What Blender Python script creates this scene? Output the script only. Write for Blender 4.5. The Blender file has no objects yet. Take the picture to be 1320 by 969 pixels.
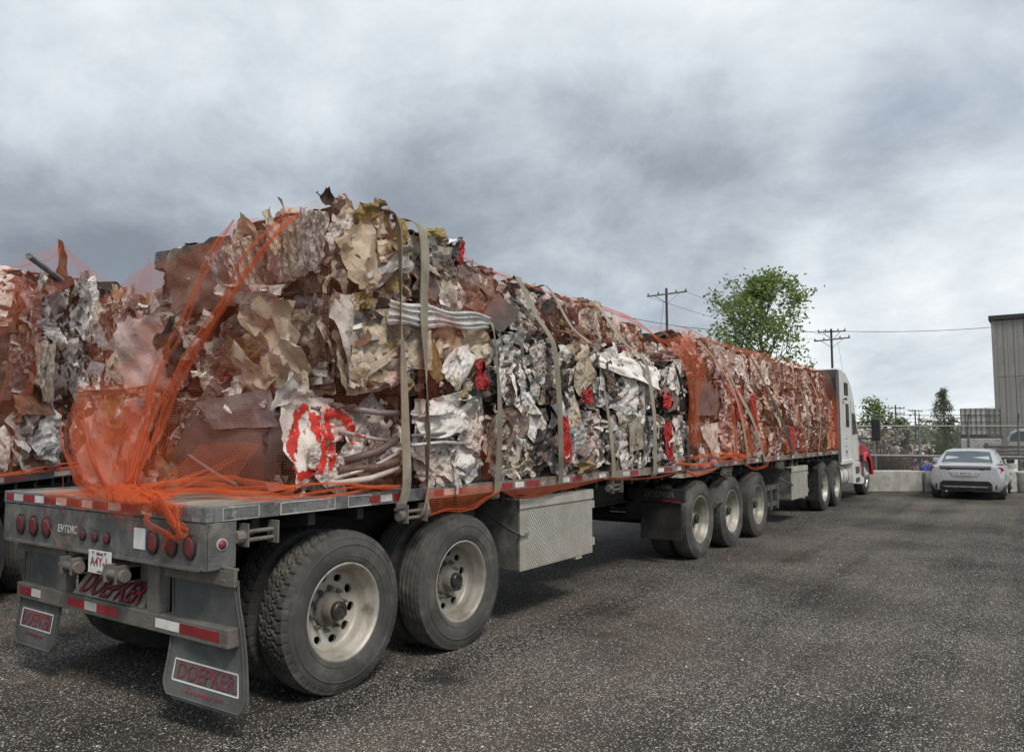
import bpy, math, random
import numpy as np
from mathutils import Vector, Matrix, Euler
R = math.radians
rnd = random.Random(7)
NP = np.random.RandomState(5)
SC = bpy.context.scene
COL = SC.collection

# ------------------------------------------------------------------ camera
cam_d = bpy.data.cameras.new("camera"); cam = bpy.data.objects.new("camera", cam_d); COL.objects.link(cam)
SC.camera = cam
CAM = Vector((-2.699, -3.991, 1.778)); YAW, PITCH, ROLL = .600, .0749, -.00276
fwd = Vector((math.cos(YAW)*math.cos(PITCH), math.sin(YAW)*math.cos(PITCH), math.sin(PITCH)))
rgt = Vector((math.sin(YAW), -math.cos(YAW), 0)); upv = rgt.cross(fwd)
r2 = rgt*math.cos(ROLL)+upv*math.sin(ROLL); u2 = upv*math.cos(ROLL)-rgt*math.sin(ROLL)
cam.matrix_world = Matrix(((r2.x, u2.x, -fwd.x, CAM.x), (r2.y, u2.y, -fwd.y, CAM.y), (r2.z, u2.z, -fwd.z, CAM.z), (0, 0, 0, 1)))
cam_d.sensor_width = 36; cam_d.lens = 36*985/1320; cam_d.clip_end = 3000; cam_d.clip_start = .05
# ------------------------------------------------------------------ light
SUN_EL, SUN_DIR = R(52), Vector((-.45, -.85, 0)).normalized()
sd = bpy.data.lights.new("sun", 'SUN'); so = bpy.data.objects.new("sun", sd); COL.objects.link(so)
sd.energy = 1.5; sd.angle = R(14); sd.color = (1, .93, .84)
sv = Vector((SUN_DIR.x*math.cos(SUN_EL), SUN_DIR.y*math.cos(SUN_EL), math.sin(SUN_EL)))
so.rotation_euler = sv.to_track_quat('Z', 'Y').to_euler()
W = bpy.data.worlds.new("World"); SC.world = W; W.use_nodes = True
def nd(nt, t, **k):
    n = nt.nodes.new(t)
    for a, b in k.items():
        if a == 'inp':
            for i, v in b.items(): n.inputs[i].default_value = v
        else: setattr(n, a, b)
    return n
def math_(nt, op, a, b=None, clamp=False):
    n = nt.nodes.new('ShaderNodeMath'); n.operation = op; n.use_clamp = clamp
    for i, v in enumerate((a, b)):
        if v is None: continue
        if isinstance(v, (int, float)): n.inputs[i].default_value = v
        else: nt.links.new(v, n.inputs[i])
    return n.outputs[0]
def ramp(nt, fac, stops, interp='LINEAR'):
    n = nt.nodes.new('ShaderNodeValToRGB'); n.color_ramp.interpolation = interp
    e = n.color_ramp.elements
    while len(e) < len(stops): e.new(.5)
    for el, (p, c) in zip(e, stops):
        el.position = p; el.color = (*c, 1) if len(c) == 3 else c
    nt.links.new(fac, n.inputs[0]); return n.outputs[0]
def mixc(nt, f, a, b, mode='MIX'):
    n = nt.nodes.new('ShaderNodeMix'); n.data_type = 'RGBA'; n.blend_type = mode
    if isinstance(f, (int, float)): n.inputs[0].default_value = f
    else: nt.links.new(f, n.inputs[0])
    for i, v in ((6, a), (7, b)):
        if isinstance(v, tuple): n.inputs[i].default_value = (*v[:3], 1)
        else: nt.links.new(v, n.inputs[i])
    return n.outputs[2]
def world():
    nt = W.node_tree; L = nt.links; bg = nt.nodes['Background']
    sky = nd(nt, 'ShaderNodeTexSky', sky_type='NISHITA', sun_disc=False, sun_elevation=SUN_EL, sun_rotation=math.atan2(SUN_DIR.x, SUN_DIR.y))
    skc = mixc(nt, 1.0, sky.outputs[0], (.085, .085, .085), 'MULTIPLY')
    tc = nd(nt, 'ShaderNodeTexCoord'); sp = nd(nt, 'ShaderNodeSeparateXYZ'); L.new(tc.outputs['Generated'], sp.inputs[0])
    z = math_(nt, 'ADD', math_(nt, 'MAXIMUM', sp.outputs[2], 0.0), .42)
    cb = nd(nt, 'ShaderNodeCombineXYZ')
    L.new(math_(nt, 'DIVIDE', sp.outputs[0], z), cb.inputs[0]); L.new(math_(nt, 'DIVIDE', sp.outputs[1], z), cb.inputs[1])
    def noise(scale, det, rough, loc, dist=0.):
        mp = nd(nt, 'ShaderNodeMapping'); mp.inputs[1].default_value = loc; mp.inputs[2].default_value = (0, 0, R(-35)); mp.inputs[3].default_value = (.85, .75, 1)
        L.new(cb.outputs[0], mp.inputs[0])
        n = nd(nt, 'ShaderNodeTexNoise', inp={'Scale': scale, 'Detail': det, 'Roughness': rough, 'Distortion': dist}); L.new(mp.outputs[0], n.inputs['Vector'])
        return n.outputs[0]
    n1 = noise(1.25, 7, .5, (3.1, 1.7, 0), .12); n2 = noise(4.0, 12, .64, (7.3, 2.2, 4), .2)
    v = math_(nt, 'ADD', math_(nt, 'MULTIPLY', n1, .58), math_(nt, 'MULTIPLY', n2, .45))
    # broad cloud banks: dot of the view direction with the bank's direction
    for dvec, width, amt in SKY_BANKS:
        dp = nd(nt, 'ShaderNodeVectorMath', operation='DOT_PRODUCT'); L.new(tc.outputs['Generated'], dp.inputs[0]); dp.inputs[1].default_value = Vector(dvec).normalized()
        m = nt.nodes.new('ShaderNodeMapRange'); m.interpolation_type = 'SMOOTHSTEP'
        L.new(dp.outputs['Value'], m.inputs[0]); m.inputs[1].default_value = math.cos(width); m.inputs[2].default_value = 1; m.inputs[3].default_value = 0; m.inputs[4].default_value = amt
        v = math_(nt, 'ADD', v, m.outputs[0])
    c = ramp(nt, v, [(.30, (.165, .19, .225)), (.41, (.235, .268, .31)), (.50, (.335, .375, .418)), (.60, (.455, .50, .54)), (.74, (.63, .66, .67))])
    # a few thin openings where the blue of the sky comes through
    f = math_(nt, 'MULTIPLY', ramp(nt, noise(1.1, 5, .5, (11, 5, 2)), [(.45, (0, 0, 0)), (.66, (1, 1, 1))]), .36)
    c = mixc(nt, f, c, skc)
    L.new(c, bg.inputs[0]); bg.inputs[1].default_value = 1.0
def pdir(x, y): return (fwd*985 + r2*(x-660) - u2*(y-484.5)).normalized()
SKY_BANKS = [(pdir(10, 300), .40, -.17), (pdir(320, 330), .35, -.10), (pdir(700, 300), .34, -.16), (pdir(880, 190), .20, -.07), (pdir(1010, 210), .2, -.08), (pdir(1190, 190), .13, -.09), (pdir(1180, 398), .15, -.17), (pdir(930, 390), .12, -.06), (pdir(980, 300), .18, -.04), (pdir(520, 20), .60, .115), (pdir(120, 60), .40, .07), (pdir(900, -60), .5, .08),
             (pdir(1270, 320), .16, .10), (pdir(1150, 490), .24, .15), (pdir(1000, 500), .3, .08), (pdir(1280, 40), .45, .06), (pdir(180, 160), .16, .04)]
world()
SC.view_settings.view_transform = 'Standard'; SC.view_settings.look = 'None'; SC.view_settings.exposure = .58; SC.view_settings.gamma = 1
SC.cycles.transparent_max_bounces = 24; SC.cycles.max_bounces = 6

# ------------------------------------------------------------------ materials
def mat(name, c1, c2=None, scale=6, rough=.6, metal=0., lo=.42, hi=.6, bump=0., bscale=30, detail=6, c3=None, lo3=.6, hi3=.72, scale3=14, crumple=0., cscale=7, spec=.5, seedobj=True, stretch=None):
    m = bpy.data.materials.new(name); m.use_nodes = True; nt = m.node_tree; L = nt.links; b = nt.nodes['Principled BSDF']
    b.inputs['Roughness'].default_value = rough; b.inputs['Metallic'].default_value = metal; b.inputs['Specular IOR Level'].default_value = spec
    tc = nd(nt, 'ShaderNodeTexCoord'); vec = tc.outputs['Object']
    if stretch:
        mp = nd(nt, 'ShaderNodeMapping'); mp.inputs[3].default_value = stretch; L.new(vec, mp.inputs[0]); vec = mp.outputs[0]
    if seedobj:
        oi = nd(nt, 'ShaderNodeObjectInfo'); a = nd(nt, 'ShaderNodeVectorMath', operation='ADD'); L.new(vec, a.inputs[0])
        s = math_(nt, 'MULTIPLY', oi.outputs['Random'], 37.0); cbn = nd(nt, 'ShaderNodeCombineXYZ'); L.new(s, cbn.inputs[0]); L.new(s, cbn.inputs[1]); L.new(cbn.outputs[0], a.inputs[1]); vec = a.outputs[0]
    def noise(sc, det=detail, ro=.6):
        n = nd(nt, 'ShaderNodeTexNoise', inp={'Scale': sc, 'Detail': det, 'Roughness': ro}); L.new(vec, n.inputs['Vector']); return n.outputs[0]
    col = None
    if c2 is None: c2 = tuple(x*.75 for x in c1)
    f = ramp(nt, noise(scale), [(lo, (0, 0, 0)), (hi, (1, 1, 1))]); col = mixc(nt, f, tuple(c1), tuple(c2))
    if c3:
        f3 = ramp(nt, noise(scale3), [(lo3, (0, 0, 0)), (hi3, (1, 1, 1))]); col = mixc(nt, f3, col, tuple(c3))
    if seedobj:
        vv = math_(nt, 'ADD', math_(nt, 'MULTIPLY', oi.outputs['Random'], .5), .75)
        hs = nd(nt, 'ShaderNodeHueSaturation'); L.new(vv, hs.inputs['Value']); L.new(col, hs.inputs['Color']); col = hs.outputs[0]
    L.new(col, b.inputs['Base Color'])
    rr = math_(nt, 'ADD', math_(nt, 'MULTIPLY', noise(scale*2.3), .3), rough-.15, True); L.new(rr, b.inputs['Roughness'])
    hsrc = None
    if bump: hsrc = math_(nt, 'MULTIPLY', noise(bscale, 4), bump)
    if crumple:
        v1 = nd(nt, 'ShaderNodeTexVoronoi', feature='F1', inp={'Scale': cscale}); L.new(vec, v1.inputs['Vector'])
        wn = noise(cscale*.8, 5)
        cr = math_(nt, 'MULTIPLY', math_(nt, 'ADD', v1.outputs['Distance'], wn), crumple)
        hsrc = cr if hsrc is None else math_(nt, 'ADD', hsrc, cr)
    if hsrc is not None:
        bp = nd(nt, 'ShaderNodeBump', inp={'Strength': 1., 'Distance': .01}); L.new(hsrc, bp.inputs['Height']); L.new(bp.outputs[0], b.inputs['Normal'])
    return m
M = {}
rust = (.26, .13, .07)
M['white'] = mat('white_sheet_metal', (.86, .82, .76), (.68, .62, .55), 3, .45, .0, crumple=1.8, c3=(.22, .14, .10), lo3=.60, hi3=.70)
M['offwhite'] = mat('offwhite_sheet_metal', (.68, .63, .57), (.48, .42, .37), 4, .45, .0, crumple=2.5, c3=(.16, .09, .06), lo3=.56, hi3=.68)
M['cream'] = mat('cream_painted_metal', (.62, .52, .38), (.45, .35, .23), 4, .5, .0, crumple=1.8, c3=(.2, .12, .07), lo3=.6, hi3=.72)
M['pink'] = mat('pinkish_sheet_metal', (.70, .53, .48), (.56, .36, .30), 4, .5, .0, crumple=1.8, c3=(.3, .15, .1), lo3=.6, hi3=.72)
M['beige'] = mat('beige_painted_metal', (.50, .435, .34), (.34, .28, .21), 5, .55, .0, crumple=2, c3=(.11, .065, .04), lo3=.58, hi3=.7)
M['silver'] = mat('galvanised_sheet', (.60, .585, .56), (.42, .40, .38), 5, .48, .3, crumple=2.6, c3=(.2, .16, .13), lo3=.6, hi3=.7)
M['grey'] = mat('grey_painted_metal', (.27, .265, .26), (.18, .17, .165), 4, .5, .1, crumple=2, c3=(.09, .06, .045), lo3=.6, hi3=.72)
M['brown'] = mat('brown_scrap_metal', (.25, .18, .14), (.15, .10, .075), 5, .6, .1, crumple=2.2, c3=(.24, .14, .09), lo3=.6, hi3=.72)
M['umber'] = mat('dark_brown_panel', (.175, .14, .125), (.12, .092, .08), 3, .5, .1, crumple=.6, c3=(.26, .22, .2), lo3=.66, hi3=.8)
M['rust'] = mat('rusty_steel', rust, (.15, .075, .045), 6, .75, .1, crumple=2.2, c3=(.28, .13, .06), lo3=.6, hi3=.75)
M['dark'] = mat('dark_scrap_and_seam_shade', (.035, .03, .027), (.07, .055, .045), 7, .7, .1, crumple=2.5)  # dark scrap pieces; on the bale cores it paints shade into the seams
M['red'] = mat('red_painted_metal', (.58, .035, .03), (.38, .03, .028), 5, .4, .0, crumple=2, c3=(.5, .4, .38), lo3=.66, hi3=.75)
M['yellow'] = mat('yellow_foam_and_paint', (.70, .52, .22), (.52, .36, .14), 7, .8, .0, bump=3, bscale=40, crumple=2)
M['spray'] = mat('red_spray_paint', (.72, .035, .022), (.55, .03, .02), 8, .5, .0)
M['core'] = mat('compressed_scrap_mix', (.075, .052, .043), (.2, .15, .12), 9, .65, .2, lo=.45, hi=.62, crumple=4, cscale=12, c3=(.5, .46, .42), lo3=.62, hi3=.68, scale3=16)
M['trailer'] = mat('weathered_grey_trailer_paint', (.165, .163, .155), (.10, .097, .09), 4, .6, .1, bump=.6, bscale=80, c3=(.27, .25, .215), lo3=.5, hi3=.72, scale3=7, seedobj=False)
M['dusty'] = mat('dusty_taupe_steel', (.20, .18, .155), (.13, .117, .10), 4, .7, .1, bump=.6, bscale=60, c3=(.10, .07, .05), lo3=.62, hi3=.75, seedobj=False)
M['rail'] = mat('worn_deck_rail', (.27, .27, .265), (.15, .145, .14), 5, .45, .45, bump=.6, bscale=40, c3=(.46, .45, .43), lo3=.55, hi3=.66, scale3=9, seedobj=False)
M['rail2'] = mat('brown_stained_rail', (.30, .235, .20), (.19, .13, .105), 5, .6, .15, bump=.6, bscale=40, c3=(.45, .42, .39), lo3=.55, hi3=.66, scale3=9, seedobj=False)
M['chalk'] = mat('chipped_paint_outline', (.62, .60, .56), (.45, .43, .4), 20, .7)
M['under'] = mat('black_chassis_steel', (.025, .024, .023), (.045, .041, .037), 5, .7, .1, seedobj=False)
M['wood'] = mat('weathered_deck_boards', (.40, .35, .29), (.25, .215, .175), 3, .8, .0, bump=1, bscale=20, stretch=(1, 9, 1), c3=(.14, .10, .07), lo3=.58, hi3=.7, scale3=3)
M['tyre'] = mat('tyre_rubber', (.085, .082, .076), (.058, .056, .052), 3, .8, .0, bump=.25, bscale=60, c3=(.15, .14, .125), lo3=.5, hi3=.75, scale3=5, spec=.3)
M['rim'] = mat('dusty_cream_wheel_paint', (.46, .43, .37), (.29, .265, .22), 4, .5, .25, c3=(.20, .16, .11), lo3=.6, hi3=.75, scale3=9, bump=.2, bscale=50)
M['alu'] = mat('brushed_aluminium', (.62, .62, .61), (.48, .47, .45), 6, .35, .8)
M['grease'] = mat('greasy_hub', (.03, .028, .026), (.06, .055, .05), 12, .4, .2)
M['rubber'] = mat('mud_flap_rubber', (.085, .088, .083), (.125, .125, .118), 3, .75, .0, bump=.4, bscale=40, c3=(.16, .155, .14), lo3=.58, hi3=.75, scale3=6, seedobj=False)
M['reflred'] = mat('red_reflective_tape', (.36, .03, .035), (.27, .025, .03), 9, .4)
M['reflwhite'] = mat('white_reflective_tape', (.74, .73, .70), (.58, .56, .52), 9, .4)
M['lens'] = mat('red_lamp_lens', (.22, .04, .045), (.15, .03, .035), 9, .45, seedobj=False)
M['blackp'] = mat('black_plastic', (.02, .02, .02), (.03, .03, .03), 9, .5)
M['plate'] = mat('white_licence_plate', (.78, .78, .76), (.66, .65, .62), 9, .4)
M['ptext'] = mat('red_print', (.42, .05, .06), (.26, .045, .05), 14, .7, lo=.4, hi=.6)
M['dimtext'] = mat('faded_red_print', (.30, .06, .075), (.19, .05, .06), 12, .7)
M['strap'] = mat('khaki_webbing', (.38, .335, .25), (.28, .245, .18), 3, .85, bump=.6, bscale=200, c3=(.15, .13, .1), lo3=.55, hi3=.75, scale3=4)
M['strapo'] = mat('pale_orange_webbing', (.50, .34, .2), (.38, .26, .17), 3, .85, bump=.6, bscale=200)
M['strapd'] = mat('dark_webbing', (.12, .11, .09), (.08, .075, .065), 3, .85)
M['tread'] = mat('worn_highlit_lozenges', (.74, .72, .66), (.62, .59, .52), 9, .35, .4)  # pale tone is wear plus painted highlights that bring out the relief
M['door'] = mat('cream_door_plate', (.46, .43, .37), (.38, .355, .30), 4, .5, .2, bump=.2, bscale=40, seedobj=False)
M['nplate'] = mat('dusty_name_plate', (.34, .31, .26), (.24, .215, .18), 5, .7, .0, bump=.5, bscale=50, seedobj=False)
M['box'] = mat('cream_diamond_plate', (.52, .49, .42), (.42, .39, .32), 4, .5, .2, bump=.2, bscale=40, seedobj=False)
M['tpaint'] = mat('white_truck_paint', (.76, .75, .71), (.68, .66, .61), 2, .3, .0, seedobj=False)
M['tback'] = mat('shaded_cab_back', (.12, .115, .11), (.075, .07, .068), 2, .5, .2, seedobj=False)  # dark grey carries the cab back's shade; fairing and steps share it
M['tred'] = mat('red_truck_paint', (.58, .02, .04), (.5, .018, .03), 2, .3, seedobj=False)
M['glass'] = mat('dark_window_glass', (.015, .018, .02), (.02, .025, .027), 2, .1, .0, spec=.8, seedobj=False)
M['rglass'] = mat('tinted_rear_glass', (.10, .13, .135), (.075, .10, .105), 2, .15, .2, spec=1, seedobj=False)
M['car'] = mat('silver_car_paint', (.60, .605, .61), (.55, .555, .56), 2, .3, .35, seedobj=False)
M['cardark'] = mat('black_car_trim', (.02, .02, .021), (.03, .03, .03), 4, .45)
M['taillight'] = mat('red_taillight', (.40, .012, .02), (.3, .01, .015), 9, .15)
M['concrete'] = mat('cast_concrete', (.50, .49, .45), (.37, .36, .33), 4, .85, .0, bump=1, bscale=25, c3=(.22, .21, .19), lo3=.62, hi3=.75, scale3=5)
M['galv'] = mat('galvanised_pipe', (.22, .22, .215), (.16, .155, .15), 9, .45, .5)
M['siding'] = mat('taupe_metal_siding', (.34, .325, .295), (.29, .275, .25), 1, .5, .1, seedobj=False)
M['roof'] = mat('dark_roof_trim', (.045, .043, .042), (.06, .055, .05), 3, .5)
M['pole'] = mat('weathered_pole_wood', (.12, .10, .085), (.08, .068, .058), 5, .85)
M['cage'] = mat('wire_cage_totes', (.46, .46, .42), (.37, .37, .34), 5, .6)
M['blue'] = mat('blue_plastic', (.03, .07, .38), (.02, .05, .25), 9, .5)
M['bark'] = mat('tree_bark', (.13, .11, .09), (.07, .06, .05), 9, .9)
M['twig'] = mat('dry_twigs', (.17, .12, .09), (.11, .08, .06), 9, .9)
M['dirt'] = mat('reddish_spoil', (.20, .12, .085), (.13, .08, .06), 3, .9, bump=2, bscale=12)
def leafmat(name, c1, c2):
    m = bpy.data.materials.new(name); m.use_nodes = True; nt = m.node_tree; L = nt.links; b = nt.nodes['Principled BSDF']
    g = nd(nt, 'ShaderNodeNewGeometry'); col = mixc(nt, g.outputs['Random Per Island'], c1, c2)
    L.new(col, b.inputs['Base Color']); b.inputs['Roughness'].default_value = .6
    t = nd(nt, 'ShaderNodeBsdfTranslucent'); L.new(col, t.inputs[0]); mx = nd(nt, 'ShaderNodeMixShader', inp={0: .35})
    L.new(b.outputs[0], mx.inputs[1]); L.new(t.outputs[0], mx.inputs[2]); L.new(mx.outputs[0], nt.nodes['Material Output'].inputs[0]); return m
M['leaf'] = leafmat('poplar_leaf', (.16, .23, .07), (.32, .40, .13))
M['leaf2'] = leafmat('grey_green_leaf', (.17, .20, .12), (.30, .33, .20))
M['leaf3'] = leafmat('fresh_green_leaf', (.14, .21, .06), (.26, .32, .10))
def netmat(name, c, thick, cell=.014, patchy=0.):
    m = bpy.data.materials.new(name); m.use_nodes = True; nt = m.node_tree; L = nt.links; b = nt.nodes['Principled BSDF']
    uv = nd(nt, 'ShaderNodeUVMap'); sp = nd(nt, 'ShaderNodeSeparateXYZ'); L.new(uv.outputs[0], sp.inputs[0])
    no = nd(nt, 'ShaderNodeTexNoise', inp={'Scale': 3.5, 'Detail': 4.}); L.new(uv.outputs[0], no.inputs[0])
    th = math_(nt, 'MULTIPLY', math_(nt, 'ADD', math_(nt, 'MULTIPLY', no.outputs[0], 1.4), .3), thick*.5)
    g = []
    for i in (0, 1):
        fr = math_(nt, 'FRACT', math_(nt, 'MULTIPLY', sp.outputs[i], 1/cell))
        g.append(math_(nt, 'LESS_THAN', math_(nt, 'ABSOLUTE', math_(nt, 'SUBTRACT', fr, .5)), th))
    a = math_(nt, 'MAXIMUM', g[0], g[1])
    if patchy:
        n2 = nd(nt, 'ShaderNodeTexNoise', inp={'Scale': 1.3, 'Detail': 3.}); L.new(uv.outputs[0], n2.inputs[0])
        a = math_(nt, 'MULTIPLY', a, ramp(nt, n2.outputs[0], [(patchy-.06, (0, 0, 0)), (patchy+.06, (1, 1, 1))]))
    b.inputs['Roughness'].default_value = .6
    col = mixc(nt, no.outputs[0], c, tuple(x*.8 for x in c)); L.new(col, b.inputs['Base Color'])
    tr = nd(nt, 'ShaderNodeBsdfTranslucent'); L.new(col, tr.inputs[0]); mx = nd(nt, 'ShaderNodeMixShader', inp={0: .5}); L.new(b.outputs[0], mx.inputs[1]); L.new(tr.outputs[0], mx.inputs[2])
    tp = nd(nt, 'ShaderNodeBsdfTransparent'); m2 = nd(nt, 'ShaderNodeMixShader'); L.new(a, m2.inputs[0]); L.new(tp.outputs[0], m2.inputs[1]); L.new(mx.outputs[0], m2.inputs[2])
    L.new(m2.outputs[0], nt.nodes['Material Output'].inputs[0]); return m
ORG = (1, .235, .085)
M['net'] = netmat('orange_debris_netting', ORG, .08, cell=.019)
M['netp'] = netmat('sparse_orange_netting', ORG, .08, cell=.019, patchy=.5)
M['netl'] = netmat('thin_orange_netting', (.8, .22, .09), .045, cell=.019, patchy=.40)
M['net2'] = netmat('bunched_orange_netting', ORG, .20)
M['net3'] = netmat('rolled_orange_netting', (1, .22, .07), .32)
M['netb'] = netmat('brown_stained_netting', (.42, .10, .04), .6)

def spray_mat():
    m = M['spray']; nt = m.node_tree; L = nt.links; b = nt.nodes['Principled BSDF']; uv = nd(nt, 'ShaderNodeUVMap'); sp = nd(nt, 'ShaderNodeSeparateXYZ'); L.new(uv.outputs[0], sp.inputs[0])
    e = math_(nt, 'SUBTRACT', 1.0, math_(nt, 'ABSOLUTE', sp.outputs[0])); n = nd(nt, 'ShaderNodeTexNoise', inp={'Scale': 60., 'Detail': 4.}); tc = nd(nt, 'ShaderNodeTexCoord'); L.new(tc.outputs['Object'], n.inputs['Vector'])
    a = math_(nt, 'MULTIPLY', math_(nt, 'ADD', math_(nt, 'MULTIPLY', e, 2.4), math_(nt, 'SUBTRACT', n.outputs[0], 1.0)), 2.2, True); L.new(a, b.inputs['Alpha'])
spray_mat()
def ground_mat():
    m = bpy.data.materials.new('asphalt_with_stones'); m.use_nodes = True; nt = m.node_tree; L = nt.links; b = nt.nodes['Principled BSDF']
    tc = nd(nt, 'ShaderNodeTexCoord'); P = tc.outputs['Object']
    def noise(s, d=5, r=.6):
        n = nd(nt, 'ShaderNodeTexNoise', inp={'Scale': s, 'Detail': d, 'Roughness': r}); L.new(P, n.inputs['Vector']); return n.outputs[0]
    def vor(s):
        n = nd(nt, 'ShaderNodeTexVoronoi', inp={'Scale': s}); L.new(P, n.inputs['Vector']); return n
    col = mixc(nt, ramp(nt, noise(.35, 6), [(.41, (0, 0, 0)), (.59, (1, 1, 1))]), (.026, .0235, .021), (.070, .057, .045))
    col = mixc(nt, ramp(nt, noise(1.4, 6), [(.5, (0, 0, 0)), (.75, (.8, .8, .8))]), col, (.016, .0155, .015))
    v = vor(75); sep = nd(nt, 'ShaderNodeSeparateColor'); L.new(v.outputs['Color'], sep.inputs[0])
    col = mixc(nt, math_(nt, 'MULTIPLY', sep.outputs[0], .35), col, (.11, .10, .085))
    DN = ramp(nt, noise(.55, 4, .55), [(.36, (0, 0, 0)), (.62, (1, 1, 1))])
    # wheel tracks along the lane: long soft bands, dustier and darker by turns
    mpt = nd(nt, 'ShaderNodeMapping'); mpt.inputs[2].default_value = (0, 0, R(-12)); mpt.inputs[3].default_value = (.05, 1.1, 1); L.new(P, mpt.inputs[0])
    tn = nd(nt, 'ShaderNodeTexNoise', inp={'Scale': 1.6, 'Detail': 3., 'Roughness': .5}); L.new(mpt.outputs[0], tn.inputs['Vector'])
    col = mixc(nt, ramp(nt, tn.outputs[0], [(.50, (0, 0, 0)), (.62, (.75, .75, .75))]), col, (.016, .015, .0145))
    col = mixc(nt, ramp(nt, tn.outputs[0], [(.34, (.55, .55, .55)), (.44, (0, 0, 0))]), col, (.095, .078, .060))
    def stones(col, s, dens, c, rad):
        v = vor(s); sep = nd(nt, 'ShaderNodeSeparateColor'); L.new(v.outputs['Color'], sep.inputs[0])
        pick = math_(nt, 'MULTIPLY', math_(nt, 'GREATER_THAN', sep.outputs[1], math_(nt, 'SUBTRACT', dens+.22, math_(nt, 'MULTIPLY', DN, .44))), math_(nt, 'LESS_THAN', v.outputs['Distance'], rad))
        cc = mixc(nt, sep.outputs[2], c, tuple(x*.5 for x in c)); return mixc(nt, pick, col, cc), pick
    col, p1 = stones(col, 54, .64, (.50, .46, .39), .35)
    col, p2 = stones(col, 115, .66, (.48, .44, .38), .40)
    col, p3 = stones(col, 38, .84, (.50, .46, .40), .3)
    # hairline cracks and old oil spots
    cv = nd(nt, 'ShaderNodeTexVoronoi', feature='DISTANCE_TO_EDGE', inp={'Scale': .33}); wv = nd(nt, 'ShaderNodeTexNoise', inp={'Scale': 1.7, 'Detail': 5.}); L.new(P, wv.inputs['Vector'])
    ad = nd(nt, 'ShaderNodeVectorMath', operation='ADD'); L.new(P, ad.inputs[0]); L.new(wv.outputs['Color'], ad.inputs[1]); L.new(ad.outputs[0], cv.inputs['Vector'])
    crk = math_(nt, 'MULTIPLY', math_(nt, 'LESS_THAN', cv.outputs['Distance'], .0028), ramp(nt, noise(.25, 3), [(.53, (0, 0, 0)), (.6, (1, 1, 1))]))
    col = mixc(nt, ramp(nt, noise(.8, 4, .5), [(.66, (0, 0, 0)), (.74, (.75, .75, .75))]), col, (.012, .0115, .011))
    L.new(col, b.inputs['Base Color']); b.inputs['Roughness'].default_value = .85; b.inputs['Specular IOR Level'].default_value = .3
    h = math_(nt, 'ADD', math_(nt, 'MULTIPLY', v.outputs['Distance'], -.5), math_(nt, 'ADD', p1, p3))
    bp = nd(nt, 'ShaderNodeBump', inp={'Strength': .8, 'Distance': .006}); L.new(h, bp.inputs['Height']); L.new(bp.outputs[0], b.inputs['Normal']); return m
M['ground'] = ground_mat()

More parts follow.
